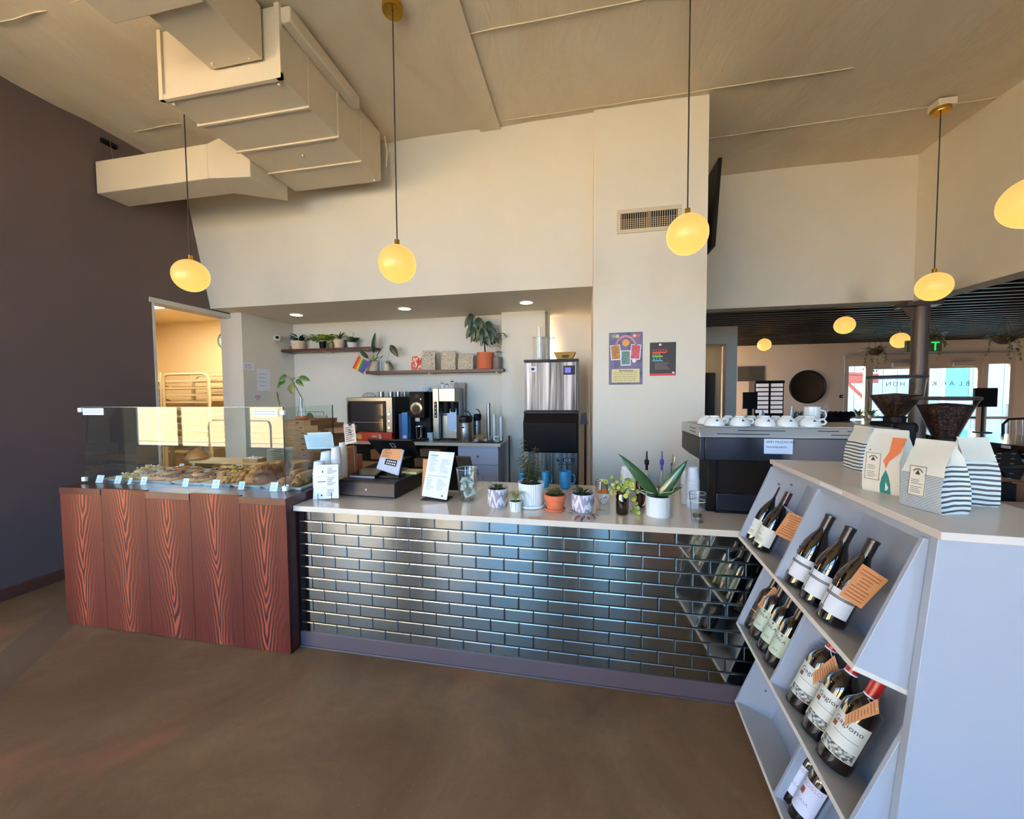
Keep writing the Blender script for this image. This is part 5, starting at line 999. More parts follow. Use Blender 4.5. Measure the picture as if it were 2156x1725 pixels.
# ice machine
YI = 2.55; x0, x1, _, _ = ext(1104, 1216, 757, 865, YI); xm = (x0+x1)/2; w = (x1-x0)/2; zz = lambda py: ony(1160, py, YI).z
im = thing('ice_machine', 'tall ice machine with a steel head on a black bin', 'ice machine', (xm, YI, 0)); IS = mat('worn_steel', sr(150, 148, 146), .46, 1); N = NT(IS); n_ = N.noise(N.mapping(N.coord(), (9, 1, .35)), 2.2, 4, .6); N.link(N.ramp(n_, [(.32, sr(62, 60, 58)), (.5, sr(112, 109, 105)), (.66, sr(158, 154, 149))]), N.b.inputs['Base Color']); dp_ = .335
B('lower_front', (-w+.04, 0, .12), (w, .02, zz(953)), IS, im, bevel=.003); B('lower_body', (-w+.04, .021, .10), (w, dp_, zz(953)), MATTE, im); 
MB().prism([(-.10, zz(950)), (-.12, zz(890)), (-.02, zz(868)), (dp_, zz(868)), (dp_, zz(950))], 'x', -w, w).build('bin_door', MATTE, im, bevel=.01); B('bin_lip', (-w-.005, -.03, zz(872)), (w+.005, dp_, zz(866)), BLACK, im, bevel=.003)
B('rear_body', (1.262-xm, dp_+.001, .12), (w, .74, zz(761)), MATTE, im)
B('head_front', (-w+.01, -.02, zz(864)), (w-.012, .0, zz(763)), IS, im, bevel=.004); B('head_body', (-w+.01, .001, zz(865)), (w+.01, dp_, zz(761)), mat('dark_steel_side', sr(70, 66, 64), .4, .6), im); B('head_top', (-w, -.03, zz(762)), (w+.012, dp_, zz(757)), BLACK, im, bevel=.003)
B('display', (w-.17, -.026, zz(790)), (w-.03, -.0205, zz(771)), BLACK, im, bevel=.003); B('screen', (w-.15, -.028, zz(786)), (w-.08, -.0262, zz(775)), mat('blue_screen', sr(60, 60, 170), .3, emit=sr(80, 84, 210), es=.3), im)
B('badge', (-w+.06, -.0225, zz(783)), (-w+.16, -.0205, zz(771)), PAPER, im, bevel=.002); MB().prism([(-w+.08, zz(777)), (-w+.11, zz(780.5)), (-w+.14, zz(777)), (-w+.11, zz(773.5))], 'y', -.0235, -.0226).build('emblem', INK, im); B('logo_plate', (w-.18, -.002, zz(972)), (w-.04, 0, zz(964)), mat('plate_ink', sr(44, 34, 60), .5), im); text('SCR', .05, PAPER, im, (w-.165, -.0025, zz(971.2)), (PI/2, 0, 0)); MB().prism([(w-.25, zz(972)), (w-.21, zz(972)), (w-.232, zz(968.5)), (w-.236, zz(964)), (w-.25, zz(964))], 'y', -.002, 0).build('emblem', INK, im, smooth=0); B('small_print', (w-.24, -.001, zz(978)), (w-.06, 0, zz(976.5)), INK, im)
for sx_ in (-1, 1):
    for sy_ in (.06, dp_-.06): MB().cyl((sx_*(w-.1), sy_, 0), (sx_*(w-.1), sy_, .10), .02, 10).build('leg', STEEL, im)
zi = zz(757)
for px, l, tp, yy, lab in ((1137, .0, 710, 2.66, 'clear tall pitcher holding a white scoop on the ice machine'), (1153, .0, 712, 2.80, 'second clear pitcher behind the first on the ice machine')):
    g = ony(px, 735, yy); hh = ony(px, tp, yy).z-zi; t = thing('clear_pitcher', lab, 'pitcher', (g.x, yy, zi), 0, 'pitchers on the ice machine'); MB().lathe([(.07, .001), (.075, .005), (.092, hh), (.088, hh)], 28, cap=False).build('vessel', CLEAR, t); MB().lathe([(.09, hh-.004), (.094, hh), (.09, hh+.003)], 28, cap=False).build('rim', MATS['frosted_cup'], t)
    if px == 1137: MB().tube([(-.0, 0, .03), (-.01, 0, hh+.13)], [.028, .014], 12).build('scoop_handle', CERAM, t)
g = ony(1189, 748, 2.62); hh = ony(1189, 740, 2.62).z-zi; t = thing('paper_tray', 'brown paper food tray on the right of the ice machine', 'tray', (g.x, 2.66, zi)); MB().hexa([(-.09, -.05, 0), (.09, -.05, 0), (.09, .05, 0), (-.09, .05, 0)], [(-.135, -.08, .09), (.135, -.08, .09), (.135, .08, .09), (-.135, .08, .09)]).build('tray_body', mat('olive_kraft', sr(150, 126, 70), .7), t, bevel=.006); B('print', (-.03, -.068, .02), (.05, -.064, .055), INK, t)
# cable and mop in the alcove
t = thing('mop_bucket', 'black broom and cord in the shadow right of the ice machine', 'broom', (1.735, 2.15, 0)); MB().tube([(0, 0, 0), (.0, .1, 1.42)], .012, 8).build('handle', MATTE, t); MB().hexa([(-.06, -.03, 1.30), (.03, -.03, 1.30), (.03, .03, 1.30), (-.06, .03, 1.30)], [(-.04, -.02, 1.42), (.01, -.02, 1.42), (.01, .02, 1.42), (-.04, .02, 1.42)]).build('brush_head', BLACK, t)
t = None and thing('wet_floor_sign', 'yellow folding floor sign peeking up beside the column', 'sign', (1.72, 1.40, 0)); MB().hexa([(-.12, -.02, 0), (.04, -.02, 0), (.04, .0, 0), (-.12, .0, 0)], [(-.03, -.02, 1.0), (.03, -.02, 1.0), (.03, .0, 1.0), (-.03, .0, 1.0)])
# ================================================================ kitchen through the doorway
g = ony(474, 718, 3.69); ck_ = thing('wall_clock', 'round wall clock with a teal rim in the kitchen', 'clock', (g.x, 3.70, g.z)); rr = (ony(489, 718, 3.69).x-ony(460, 718, 3.69).x)/2
MB().tube([(math.cos(a)*rr*.93, -.02, math.sin(a)*rr*.93) for a in [2*PI*i/32 for i in range(33)]], rr*.10, 8).build('rim', mat('teal_rim', sr(86, 132, 118), .4), ck_); MB().cyl((0, -.015, 0), (0, 0, 0), rr*.9, 32).build('face', PAPER, ck_)
b = MB(); [b.box((math.cos(a)*rr*.7-.006, -.018, math.sin(a)*rr*.7-.006), (math.cos(a)*rr*.7+.006, -.0155, math.sin(a)*rr*.7+.006)) for a in [2*PI*i/12 for i in range(12)]]; b.build('hour_marks', INK, ck_)
MB().tube([(0, -.02, 0), (-rr*.25, -.02, rr*.38)], .004, 4).build('hour_hand', INK, ck_); MB().tube([(0, -.021, 0), (rr*.12, -.021, rr*.5)], .003, 4).build('minute_hand', INK, ck_)
x0, x1, _, z1 = ext(345, 440, 788, 860, 2.9); rk = thing('speed_rack', 'rounded aluminium baker rack with trays in the kitchen', 'rack', ((x0+x1)/2, 3.1, 0)); w = (x1-x0)/2; ALU = mat('aluminium', sr(222, 206, 170), .35, .5)
MB().tube([(-w, -.2, 0), (-w, -.2, z1-.08), (-w+.03, -.2, z1-.02), (-w+.1, -.2, z1), (w-.1, -.2, z1), (w-.03, -.2, z1-.02), (w, -.2, z1-.08), (w, -.2, 0)], .022, 8).build('front_frame', ALU, rk)
MB().tube([(-w, .3, 0), (-w, .3, z1-.08), (-w+.1, .3, z1), (w-.1, .3, z1), (w, .3, z1-.08), (w, .3, 0)], .018, 8).build('rear_frame', ALU, rk)
for k in range(11): z = z1-.12-k*.115; B('runner', (-w, -.19, z), (w, -.16, z+.025), ALU, rk); B('runner', (-w, .27, z), (w, .29, z+.02), ALU, rk); 
for k in range(9): z = z1-.09-k*.115; B('sheet_pan', (-w*.92, -.1, z), (w*.6, .25, z+.012), ALU, rk)
x0, x1, _, z1b = ext(326, 352, 784, 860, 2.9); r2 = thing('tray_rack', 'second baker rack cut by the doorway edge, with loaves', 'rack', (ony(343, 820, 2.9).x-.46, 3.1, 0))
for k in range(12): B('sheet_pan', (-.3, -.2, .6+k*.115), (.42, .3, .612+k*.115), ALU, r2)
for sx_ in (-.3, .42):
    for sy_ in (-.2, .3): MB().cyl((sx_, sy_, 0), (sx_, sy_, z1b), .014, 8).build('upright', ALU, r2)
for (px, py, lab) in ((337, 820, 'brown loaf on the second baker rack'), (340, 848, 'small pink tinged loaf low on the second rack')):
    g = ony(px, py, 2.95); p, f = lump(.09, .07, 18, 6, px, .05); z = .612+.115*round((g.z-.64)/.115); o = MB().lathe(p, 18, fn=f).build('bread_loaf', PB, loc=(g.x, 3.0, z)); tag(o, lab, 'bread')
wt = thing('kitchen_table', 'steel and wood work table seen through the pastry case', 'table', (-3.82, 2.32, 0)); B('top', (-.7, -.3, .96), (.6, .3, 1.0), STEEL, wt); [B('leg', (a-.02, b-.02, 0), (a+.02, b+.02, .96), STEEL, wt) for a in (-.66, .56) for b in (-.26, .26)]; B('undershelf', (-.66, -.26, .3), (.56, .26, .33), STEEL, wt)
cb_ = thing('kitchen_cabinet', 'dark cabinet unit beneath the kitchen window height', 'cabinet', (-3.32, 3.5, 0)); B('body', (-.25, -.15, 0), (.25, .15, 1.12), mat('taupe_cabinet', sr(120, 108, 94), .5), cb_); B('door', (-.24, -.165, .05), (-.005, -.151, 1.08), MATS['taupe_cabinet'], cb_, bevel=.003); B('door', (.005, -.165, .05), (.24, -.151, 1.08), MATS['taupe_cabinet'], cb_, bevel=.003)
# ================================================================ column: vent, posters, television
A = ony(1299, 469, 1.57); x0, x1, z0, z1 = 2.018, 2.575, 3.105, 3.318
vt = thing('wall_vent', 'grey metal supply grille high on the column', 'vent', (2.296, 1.57, 3.21)); VM = mat('vent_paint', sr(196, 184, 160), .5)
for a, b in (((-.278, -.012, .072), (.278, 0, .107)), ((-.278, -.012, -.107), (.278, 0, -.072)), ((-.278, -.012, -.072), (-.245, 0, .072)), ((.245, -.012, -.072), (.278, 0, .072))): B('frame', a, b, VM, vt, bevel=.002)
B('backing', (-.245, -.003, -.072), (.245, -.001, .072), MATTE, vt); B('mullion', (-.012, -.011, -.072), (.012, -.0035, .072), mat('vent_bar', sr(120, 104, 86), .5), vt)
for k in range(25): x = -.235+k*.0196; (abs(x) > .015) and B('louvre', (x-.002, -.010, -.072), (x+.002, -.0035, .072), VM, vt)
for k in range(5): B('rear_slat', (-.245, -.0034, -.06+k*.018), (.245, -.0031, -.052+k*.018), MATS['vent_bar'], vt)
def poster(l, r, t, b, bgm, name, label):
    A = ony(l, (t+b)/2, 1.57); C = ony(r, (t+b)/2, 1.57); zt = ony((l+r)/2, t, 1.57).z; zb = ony((l+r)/2, b, 1.57).z
    tt = thing(name, label, 'poster', ((A.x+C.x)/2, 1.5695, zb)); w = (C.x-A.x)/2; B('sheet', (-w, -.002, 0), (w, 0, zt-zb), bgm, tt); return tt, w, zt-zb
PM1 = mat('poster_violet', sr(78, 72, 120), .5); N = NT(PM1); N.link(N.ramp(N.noise(N.coord(), 14, 3), [(.35, sr(58, 58, 88)), (.5, sr(84, 88, 130)), (.68, sr(112, 94, 134))]), N.b.inputs['Base Color'])
t, w, h = poster(1282, 1353, 700, 810, PM1, 'event_poster', 'tall violet illustrated poster with three picture cards on the column')
def pc_(name, x0, x1, z0, z1, m, y=-.0028, rot=0):
    b = MB(); cx, cz = (x0+x1)/2, (z0+z1)/2; c, s = math.cos(rot), math.sin(rot); pts = [(cx+(x-cx)*c-(z-cz)*s, cz+(x-cx)*s+(z-cz)*c) for x, z in ((x0, z0), (x1, z0), (x1, z1), (x0, z1))]; b.prism(pts, 'y', y, y+.0007); return b.build(name, m, t, smooth=0)
for i, (c, x, z, ro, cc) in enumerate((('amber', -.60, .62, .06, (176, 122, 52)), ('rose', .58, .62, -.08, (198, 84, 104)), ('teal', 0, .51, 0, (88, 138, 140)))):
    mm = mat('card_'+c, sr(*cc), .5); N = NT(mm); N.link(N.ramp(N.noise(N.coord(), 40, 2, 2), [(.4, tuple(q*.5 for q in sr(*cc))), (.6, sr(*cc)), (.75, tuple(min(1, q*1.6) for q in sr(*cc)))]), N.b.inputs['Base Color'])
    pc_('card_border', w*(x-.30), w*(x+.30), h*(z-.145), h*(z+.145), PAPER, -.0028-.0009*(i == 2), ro); pc_('card_picture', w*(x-.25), w*(x+.25), h*(z-.125), h*(z+.13), mm, -.0036-.0009*(i == 2), ro)
b = MB()
for k in range(14):
    a0, a1 = PI*(.12+.76*k/14), PI*(.12+.76*(k+.8)/14); b.quad(*[(math.cos(a)*r_*w, -.0028, h*.62+math.sin(a)*r_*h*.46) for a, r_ in ((a0, .62), (a1, .62), (a1, .72), (a0, .72))])
b.build('arched_lettering', mat('pink_print', sr(206, 130, 150), .5), t, smooth=0)
b = MB(); b.lathe([(.001, 0), (w*.22, 0)], 18, cap=False); b.build('sun_print', mat('sun_print', sr(232, 160, 60), .5), t, loc=(0, -.003, h*.80), rot=(PI/2, 0, 0)); MB().lathe([(.001, 0), (w*.12, 0)], 18, cap=False).build('moon_print', PAPER, t, loc=(w*.5, -.003, h*.455), rot=(PI/2, 0, 0))
ye = mat('poster_yellow', sr(222, 210, 150), .6); pp = pc_('text_panel', -w*.83, w*.83, h*.04, h*.30, ye); lines(MB(), -w*.72, w*.74, h*.06, h*.25, 5, -.0036, .004, .1, 9).build('printed_text', mat('sepia_ink', sr(120, 100, 80), .6), t, smooth=0); lines(MB(), -w*.38, w*.45, h*.245, h*.285, 1, -.0036, .008, .0, 2).build('printed_text', INK, t, smooth=0)
for x, z, cc in ((-.72, .93, (110, 150, 120)), (.75, .93, (196, 70, 110)), (-.5, .93, (220, 196, 130)), (.52, .93, (220, 196, 130))): MB().lathe([(.001, 0), (w*.11, 0)], 12, cap=False).build('corner_bloom', mat('bloom%d' % cc[0], sr(*cc), .5), t, loc=(w*x, -.003, h*z), rot=(PI/2, 0, 0))
t, w, h = poster(1368, 1423, 721, 791, mat('poster_black', sr(38, 36, 38), .5), 'black_poster', 'small black poster with red, green and blue block letters on the column')
for s_, z, sx_, cc in (('COSTA', .70, 1.0, (214, 60, 52)), ('JULIA', .585, .78, (124, 176, 60)), ('ATX', .455, 1.0, (70, 150, 190))):
    mm = mat('print_'+s_.lower(), sr(*cc), .5); text(s_, h*.14, mm, t, (-w*.80, -.0028, h*z), (PI/2, 0, 0), ext=.0003, sx=sx_*.95)
    MB().prism([(-w*.8, h*(z-.022)), (w*(.30 if s_ == 'COSTA' else .05), h*(z-.022)), (w*(.2 if s_ == 'COSTA' else -.05), h*(z+.012)), (-w*.8, h*(z+.012))], 'y', -.0028, -.0022).build('drop_shadow', mm, t, smooth=0)
lines(MB(), -w*.6, w*.65, h*.18, h*.40, 6, -.0026, .003, .3, 4).build('printed_text', mat('grey_print', sr(130, 128, 124), .6), t, smooth=0); B('red_strip', (-w, -.0026, .004), (w, -.0021, h*.06), mat('red_strip', sr(190, 50, 60), .5), t); B('stamp', (w*.72, -.003, h*.06), (w*.9, -.0026, h*.11), PAPER, t); B('emblem', (-w*.3, -.003, h*.90), (-w*.12, -.0026, h*.96), PAPER, t)
p0, p1 = ony(1521, 331, 1.80), ony(1496, 524, 1.66); tv = thing('wall_television', 'black flat television mounted sideways on the far side of the column', 'television', (2.80, 1.9, 3.1))
za, zb_ = p0.z-3.1, p1.z-3.1; xa, xb = p0.x-2.80, .035; MB().hexa([(xb-.0, -.30, zb_), (xb+.035, -.30, zb_), (xb+.035, .8, zb_), (xb, .8, zb_)], [(xa-.035, -.10, za), (xa, -.10, za), (xa, .9, za), (xa-.035, .9, za)]).build('panel', BLACK, tv, bevel=.004); B('wall_bracket', (0, .2, -.1), (.04, .5, .1), STEEL, tv)
# ================================================================ on the service counter
def counter_thing(name, label, cat, l, r, t, b, group=None, z0=ZC):
    x, y, rad, h = fit(l, r, t, b, z0); return thing(name, label, cat, (x, y, z0), 0, group), rad, h
# --- espresso machine (its back faces the room)
XM, YM = 2.383, .222; em = thing('espresso_machine', 'long low espresso machine, dark panels under a bright steel cup rail', 'espresso machine', (XM, YM, ZC))
hz = lambda py: ony(1473, py, YM).z-ZC; hb, ht, hr_ = hz(968), hz(921), hz(899); LM = .98; DMc = .52
B('rear_panel', (.028, 0, hb), (LM-.028, .014, ht), NAVY, em, bevel=.003); B('left_corner', (0, 0, hb), (.027, .02, ht), NAVY, em, bevel=.004); B('right_corner', (LM-.027, 0, hb), (LM, .02, ht), NAVY, em, bevel=.004)
MB().prism([(.021, hb), (.021, ht), (.42, ht+.0), (.42, hb+.012), (.23, hb+.0)], 'x', .0, LM).build('body', BLACK, em, bevel=.004)
MB().prism([(-.004, ht+.001), (.015, hr_), (.41, hr_), (.42, ht+.001)], 'x', -.004, LM+.004).build('cup_rail', mat('rail_metal', sr(196, 194, 190), .28, 1), em, bevel=.003)
MB().prism([(.012, hr_+.0005), (.40, hr_+.0005), (.40, hr_+.003), (.012, hr_+.003)], 'x', .03, LM-.03).build('cup_tray', STEEL, em)
for x0_, x1_, z_ in ((.09, .36, .35), (.20, .44, .68), (.60, .70, .68), (.74, .86, .68), (.66, .88, .35), (.90, .97, .35)):
    zc = ht+(hr_-ht)*z_; yy = -.004+.019*z_; MB().box((x0_, yy-.0016, zc-.002), (x1_, yy+.001, zc+.002)).build('rail_slot', BLACK, em, smooth=0)
for k, z_ in enumerate((.35, .7)):
    zc = ht+(hr_-ht)*z_; B('rail_slot', (-.006+.0, .08, zc-.002), (-.003, .2, zc+.002), BLACK, em)
MB().prism([(.06, 0), (.035, .10), (.03, hb-.001), (.22, hb-.001), (.20, .10), (.24, 0)], 'x', .055, .10).build('leg', MATTE, em, bevel=.003); MB().prism([(.06, 0), (.035, .10), (.03, hb-.001), (.22, hb-.001), (.20, .10), (.24, 0)], 'x', LM-.1, LM-.055).build('leg', MATTE, em, bevel=.003)
B('lower_panel', (.101, .05, .0), (LM-.101, .20, hb-.002), MATTE, em); B('lower_fascia', (.101, .03, .02), (LM*.45, .0495, .115), NAVY, em, bevel=.003); B('drip_base', (.101, .04, 0), (LM-.101, .36, .018), BLACK, em)
nx0, nx1, nz0, nz1 = ext(1608.5, 1669, 924.5, 956, YM); nt = B('wifi_note', (nx0-XM, -.0015, nz0-ZC), (nx1-XM, -.0003, nz1-ZC), BLUEP, em); w_ = nx1-nx0
text('WIFI PASSWORD', .0195, INK, nt, (nx0-XM+w_*.07, -.0018, nz1-ZC-.024), (PI/2, 0, 0), ext=.0002); text('bananayuanna', .0185, INK, nt, (nx0-XM+w_*.07, -.0018, nz1-ZC-.050), (PI/2, 0, 0), ext=.0002)
# cups upside down on the machine
zt_ = ZC+hr_+.0032
def bowlcup(px, Y, r, label, group):
    g = ony(px, 890, Y); t = thing('cup', label, 'cup', (g.x, Y, zt_), 0, group); h = r*1.05; ha = R.uniform(-.8, .8)
    MB().lathe([(r, .0), (r*1.0, .004), (r*.96, h*.3), (r*.80, h*.62), (r*.52, h*.86), (r*.44, h*.88), (r*.45, h*.98), (r*.40, h), (r*.36, h*.95), (.001, h*.94)], 26, cap=False).build('body', CERAM, t, smooth=50)
    MB().tube([(math.cos(ha)*q_, math.sin(ha)*q_, z_) for q_, z_ in ((r*.75, h*.62), (r*1.15, h*.70), (r*1.35, h*.45), (r*1.2, h*.25), (r*.95, h*.22))], r*.10, 7).build('handle', CERAM, t)
    MB().quad((-r*.16, 0, 0), (r*.16, 0, 0), (0, .0, r*.24)).build('stamp', INK, t, smooth=0, loc=(0, -r*.905, h*.50), rot=(-.55, 0, 0)); return t
for i, (px, lab) in enumerate(((1504, 'upturned white cup furthest left in the front row on the machine'), (1557.5, 'second upturned white cup in the front row on the machine'), (1610, 'middle upturned white cup of the front row'), (1656, 'fourth upturned white cup of the front row'), (1705, 'upturned white cup furthest right in the front row'))): bowlcup(px, YM+.075, .055, lab, 'upturned cups in the front row')
for i, (px, lab) in enumerate(((1486, 'upturned cup at the left end of the rear row'), (1533, 'upturned cup behind the gap between the first two'), (1582, 'upturned cup in the rear row behind the second'), (1602, 'upturned cup in the rear row behind the middle one'), (1633, 'upturned cup in the rear row left of the mug'), (1688, 'upturned cup in the rear row before the mug'))): bowlcup(px, YM+.20+.02*(i % 2), .048, lab, 'upturned cups in the rear row')
g = ony(1711, 890, YM+.32); cup('tall white mug standing upright behind the upturned cups', g.x, YM+.33, zt_, .042, .10, CERAM, 'mug on the machine').rotation_euler = (0, 0, -.5)
# --- pos: drawer, terminal, tablet
D0 = onz(713, 1044.7, ZC); D1 = onz(832, 1052, ZC); dd_ = onz(889, 1029, ZC); ang = math.atan2(D1.y-D0.y, D1.x-D0.x); wd = (D1-D0).length
cdw = thing('cash_drawer', 'wide black cash drawer under the card terminal', 'cash drawer', ((D0.x+D1.x)/2, (D0.y+D1.y)/2, ZC), ang); hD = ony(833, 1017, D1.y).z-ZC; dep = .40
B('body', (-wd/2, .006, .004), (wd/2, dep, hD), BLACK, cdw, bevel=.004); B('drawer_front', (-wd/2+.004, 0, .012), (wd/2-.004, .0055, hD-.012), mat('black_front', sr(34, 34, 40), .35), cdw, bevel=.002); MB().cyl((wd*.0, -.003, hD*.5), (wd*.0, 0, hD*.5), .008, 12).build('lock', STEEL, cdw)
for sx_ in (-1, 1):
    for sy_ in (.04, dep-.04): MB().cyl((sx_*(wd/2-.04), sy_, 0), (sx_*(wd/2-.04), sy_, .004), .012, 8).build('foot', MATTE, cdw)
zD = ZC+hD; gm_ = mat('terminal_shell', sr(168, 172, 184), .35)
def onplaneY(px, py, Y): return ony(px, py, Y)
cr = thing('card_reader', 'flat black card reader lying on the cash drawer', 'card reader', onz(773, 1003, zD), ang); MB().hexa([(-.10, -.06, 0), (.10, -.06, 0), (.10, .10, 0), (-.10, .10, 0)], [(-.10, -.06, .018), (.10, -.06, .018), (.10, .10, .04), (-.10, .10, .04)]).build('body', BLACK, cr, bevel=.004); MB().hexa([(-.092, -.05, .0185), (.092, -.05, .0185), (.092, .09, .0395), (-.092, .09, .0395)], [(-.092, -.05, .0205), (.092, -.05, .0205), (.092, .09, .0415), (-.092, .09, .0415)]).build('screen', mat('black_screen', sr(16, 18, 22), .08), cr); B('front_edge', (-.10, -.063, .002), (.10, -.0605, .015), GREYP, cr)
def slab(name, label, cat, cs, Y0, lean, m, th=.012, parts=None, bev=.006):
    """flat panel whose corners (px) lie on a plane through Y0 leaning back by `lean` (dy/dz)"""
    n = Vector((0, -1, lean)).normalized(); c0 = sum((Vector(q) for q in [(a, b, 0) for a, b in cs]), Vector())/4; p0 = ony(c0.x, c0.y, Y0); P_ = []
    for px, py in cs: d = ray(px, py); P_.append(CAM+d*((p0-CAM).dot(n)/d.dot(n)))
    low = min(p.z for p in P_); c = sum(P_, Vector())/4; base = Vector((c.x, c.y, low)); t = thing(name, label, cat, base); V = [p-base for p in P_]; back = -n*th
    MB().hexa([tuple(v+back) for v in V], [tuple(v) for v in V]).build('panel', m, t, bevel=bev, smooth=30); return t, V, n
def onslab(t, V, n, u0, u1, v0, v1, m, name, th=.0008, off=.0006):
    f = lambda u, v: V[0].lerp(V[1], u).lerp(V[3].lerp(V[2], u), v); q = [f(u0, v0), f(u1, v0), f(u1, v1), f(u0, v1)]
    return MB().hexa([tuple(v+n*off) for v in q], [tuple(v+n*(off+th)) for v in q]).build(name, m, t, smooth=0)
def slablines(t, V, n, u0, u1, v0, v1, k, m=INK, seed=1, th=.0007, rag=.4, off=.0012, name='printed_text'):
    q = random.Random(seed); b = MB(); f = lambda u, v: V[0].lerp(V[1], u).lerp(V[3].lerp(V[2], u), v)
    for j in range(k):
        v = v0+(v1-v0)*(j+.5)/k; ue = u1-(u1-u0)*rag*q.random(); dv = (v1-v0)/k*.16; r_ = [f(u0, v-dv), f(ue, v-dv), f(ue, v+dv), f(u0, v+dv)]; b.quad(*[tuple(p+n*off) for p in r_])
    return b.build(name, m, t, smooth=0)
def tri(t, V, n, u, v, du, dv, m=INK, off=.0014):
    f = lambda u, v: V[0].lerp(V[1], u).lerp(V[3].lerp(V[2], u), v)+n*off; b = MB(); b.quad(tuple(f(u-du, v+dv)), tuple(f(u+du, v+dv)), tuple(f(u, v-dv))); b.build('emblem', m, t, smooth=0)
ty = D0.y+.20
t, V, n = slab('tablet_till', 'black till tablet seen from behind, tilted back over the drawer', 'till', [(772, 926), (868, 928), (882, 962), (803, 962)], ty+.10, -.9, BLACK, .014); onslab(t, V, n, .46, .56, .18, .42, GREYP, 'square_mark', .0004); onslab(t, V, n, .475, .545, .21, .39, BLACK, 'square_mark', .0008)
zb_ = zD-t.location.z; MB().tube([(0, .06, zb_), (0, .05, .01)], .022, 10).build('stand', BLACK, t); MB().cyl((0, .06, zb_), (0, .06, zb_+.01), .08, 24).build('stand_foot', BLACK, t)
t, V, n = slab('card_terminal', 'grey card terminal with a kraft note, standing on the drawer', 'card terminal', [(805, 946), (851, 947), (838, 1002), (791, 987)], ty-.05, .35, gm_, .016, bev=.008)
onslab(t, V, n, .05, .92, -.02, .42, KRAFT, 'kraft_note', .0008, .0008); onslab(t, V, n, .30, .82, .44, .70, BLACK, 'keypad_window')
b = MB(); f = lambda u, v: V[0].lerp(V[1], u).lerp(V[3].lerp(V[2], u), v)+n*.0022
for k in range(5):
    for j in range(2): u, v = .38+.085*k, .50+.10*j; b.quad(tuple(f(u, v)), tuple(f(u+.05, v)), tuple(f(u+.05, v+.05)), tuple(f(u, v+.05)))
b.build('keys', PAPER, t, smooth=0)
rotn = (V[1]-V[0]).normalized(); upn = (V[0]-V[3]).normalized(); Mr = Matrix((rotn, n.cross(rotn)*1, n)).transposed().to_4x4()
for s_, v, sz in (('GIFT', .10, .026), ('CARDS', .23, .022), ('available', .36, .017)):
    p = V[0].lerp(V[1], .10).lerp(V[3].lerp(V[2], .10), v)+n*.0022; o = text(s_, sz, mat('brown_marker', sr(96, 54, 34), .7), t, p, (0, 0, 0), ext=.0002); o.matrix_local = Matrix.Translation(p) @ Mr
B('stand_base', (-.08, -.03, zD-t.location.z-.0), (.08, .08, zD-t.location.z+.012), BLACK, t)
t, V, n = slab('tablet_till', 'second black tablet, seen from behind right of the menu stand', 'till', [(945, 960), (990, 962), (997, 995), (948, 993)], D0.y+.42, -.25, mat('dark_tablet', sr(44, 44, 42), .4), .012, bev=.01); MB().tube([(0, .04, ZC-t.location.z+.001), (0, .02, .02)], .02, 8).build('stand', BLACK, t)
t = thing('notebook', 'yellow paper pad lying beside the till', 'notebook', onz(868, 996, zD+.001), ang); B('pad', (-.06, -.05, 0), (.06, .06, .018), mat('pad_yellow', sr(220, 204, 140), .7), t, bevel=.001)
# --- card sign (left), menu stand, kraft envelope
s_base = onz(684, 1052, ZC)
t, V, n = slab('price_list', 'white price list card in a wire stand at the left end of the worktop', 'sign', [(662, 980), (712, 978), (713, 1049), (659, 1052)], s_base.y, .12, PAPER, .0015, bev=0)
for a, b_ in ((.05, .32), (.34, .66), (.69, .97)): slablines(t, V, n, .55, .95, a+.03, b_-.04, 5, INK, int(a*50), rag=.5)
for v in (.05, .33, .34, .66, .70): slablines(t, V, n, .12, .97, v, v+.012, 1, INK, 1, rag=0)
tri(t, V, n, .36, .18, .035, .05); tri(t, V, n, .34, .88, .05, .035); slablines(t, V, n, .16, .50, .46, .53, 1, INK, 2, rag=0)
for u in (.22, .75): p = V[3].lerp(V[2], u); MB().tube([p+Vector((0, .03, .002)), p+Vector((0, -.008, .001)), p+Vector((0, -.008, .038))], .0018, 6).build('wire_foot', BLACK, t)
mb_ = onz(924, 1054, ZC)
t, V, n = slab('menu_stand', 'tall white menu card leaning on a black easel', 'sign', [(904, 950), (957, 953), (940, 1053), (888, 1044)], mb_.y+.03, .35, PAPER, .006, bev=.0)
slablines(t, V, n, .10, .46, .07, .46, 17, mat('menu_ink', sr(150, 154, 190), .7), 3, rag=.6); slablines(t, V, n, .54, .92, .16, .46, 14, MATS['menu_ink'], 4, rag=.6); slablines(t, V, n, .10, .88, .52, .56, 1, MATS['menu_ink'], 4, rag=0); slablines(t, V, n, .10, .46, .62, .86, 10, MATS['menu_ink'], 5, rag=.6); slablines(t, V, n, .52, .92, .60, .84, 10, MATS['menu_ink'], 6, rag=.6); slablines(t, V, n, .08, .40, .075, .10, 1, INK, 2, rag=0); slablines(t, V, n, .08, .24, .575, .60, 1, INK, 2, rag=0); onslab(t, V, n, .42, .94, .05, .13, mat('pale_highlight', sr(240, 226, 206), .7), 'sticker')
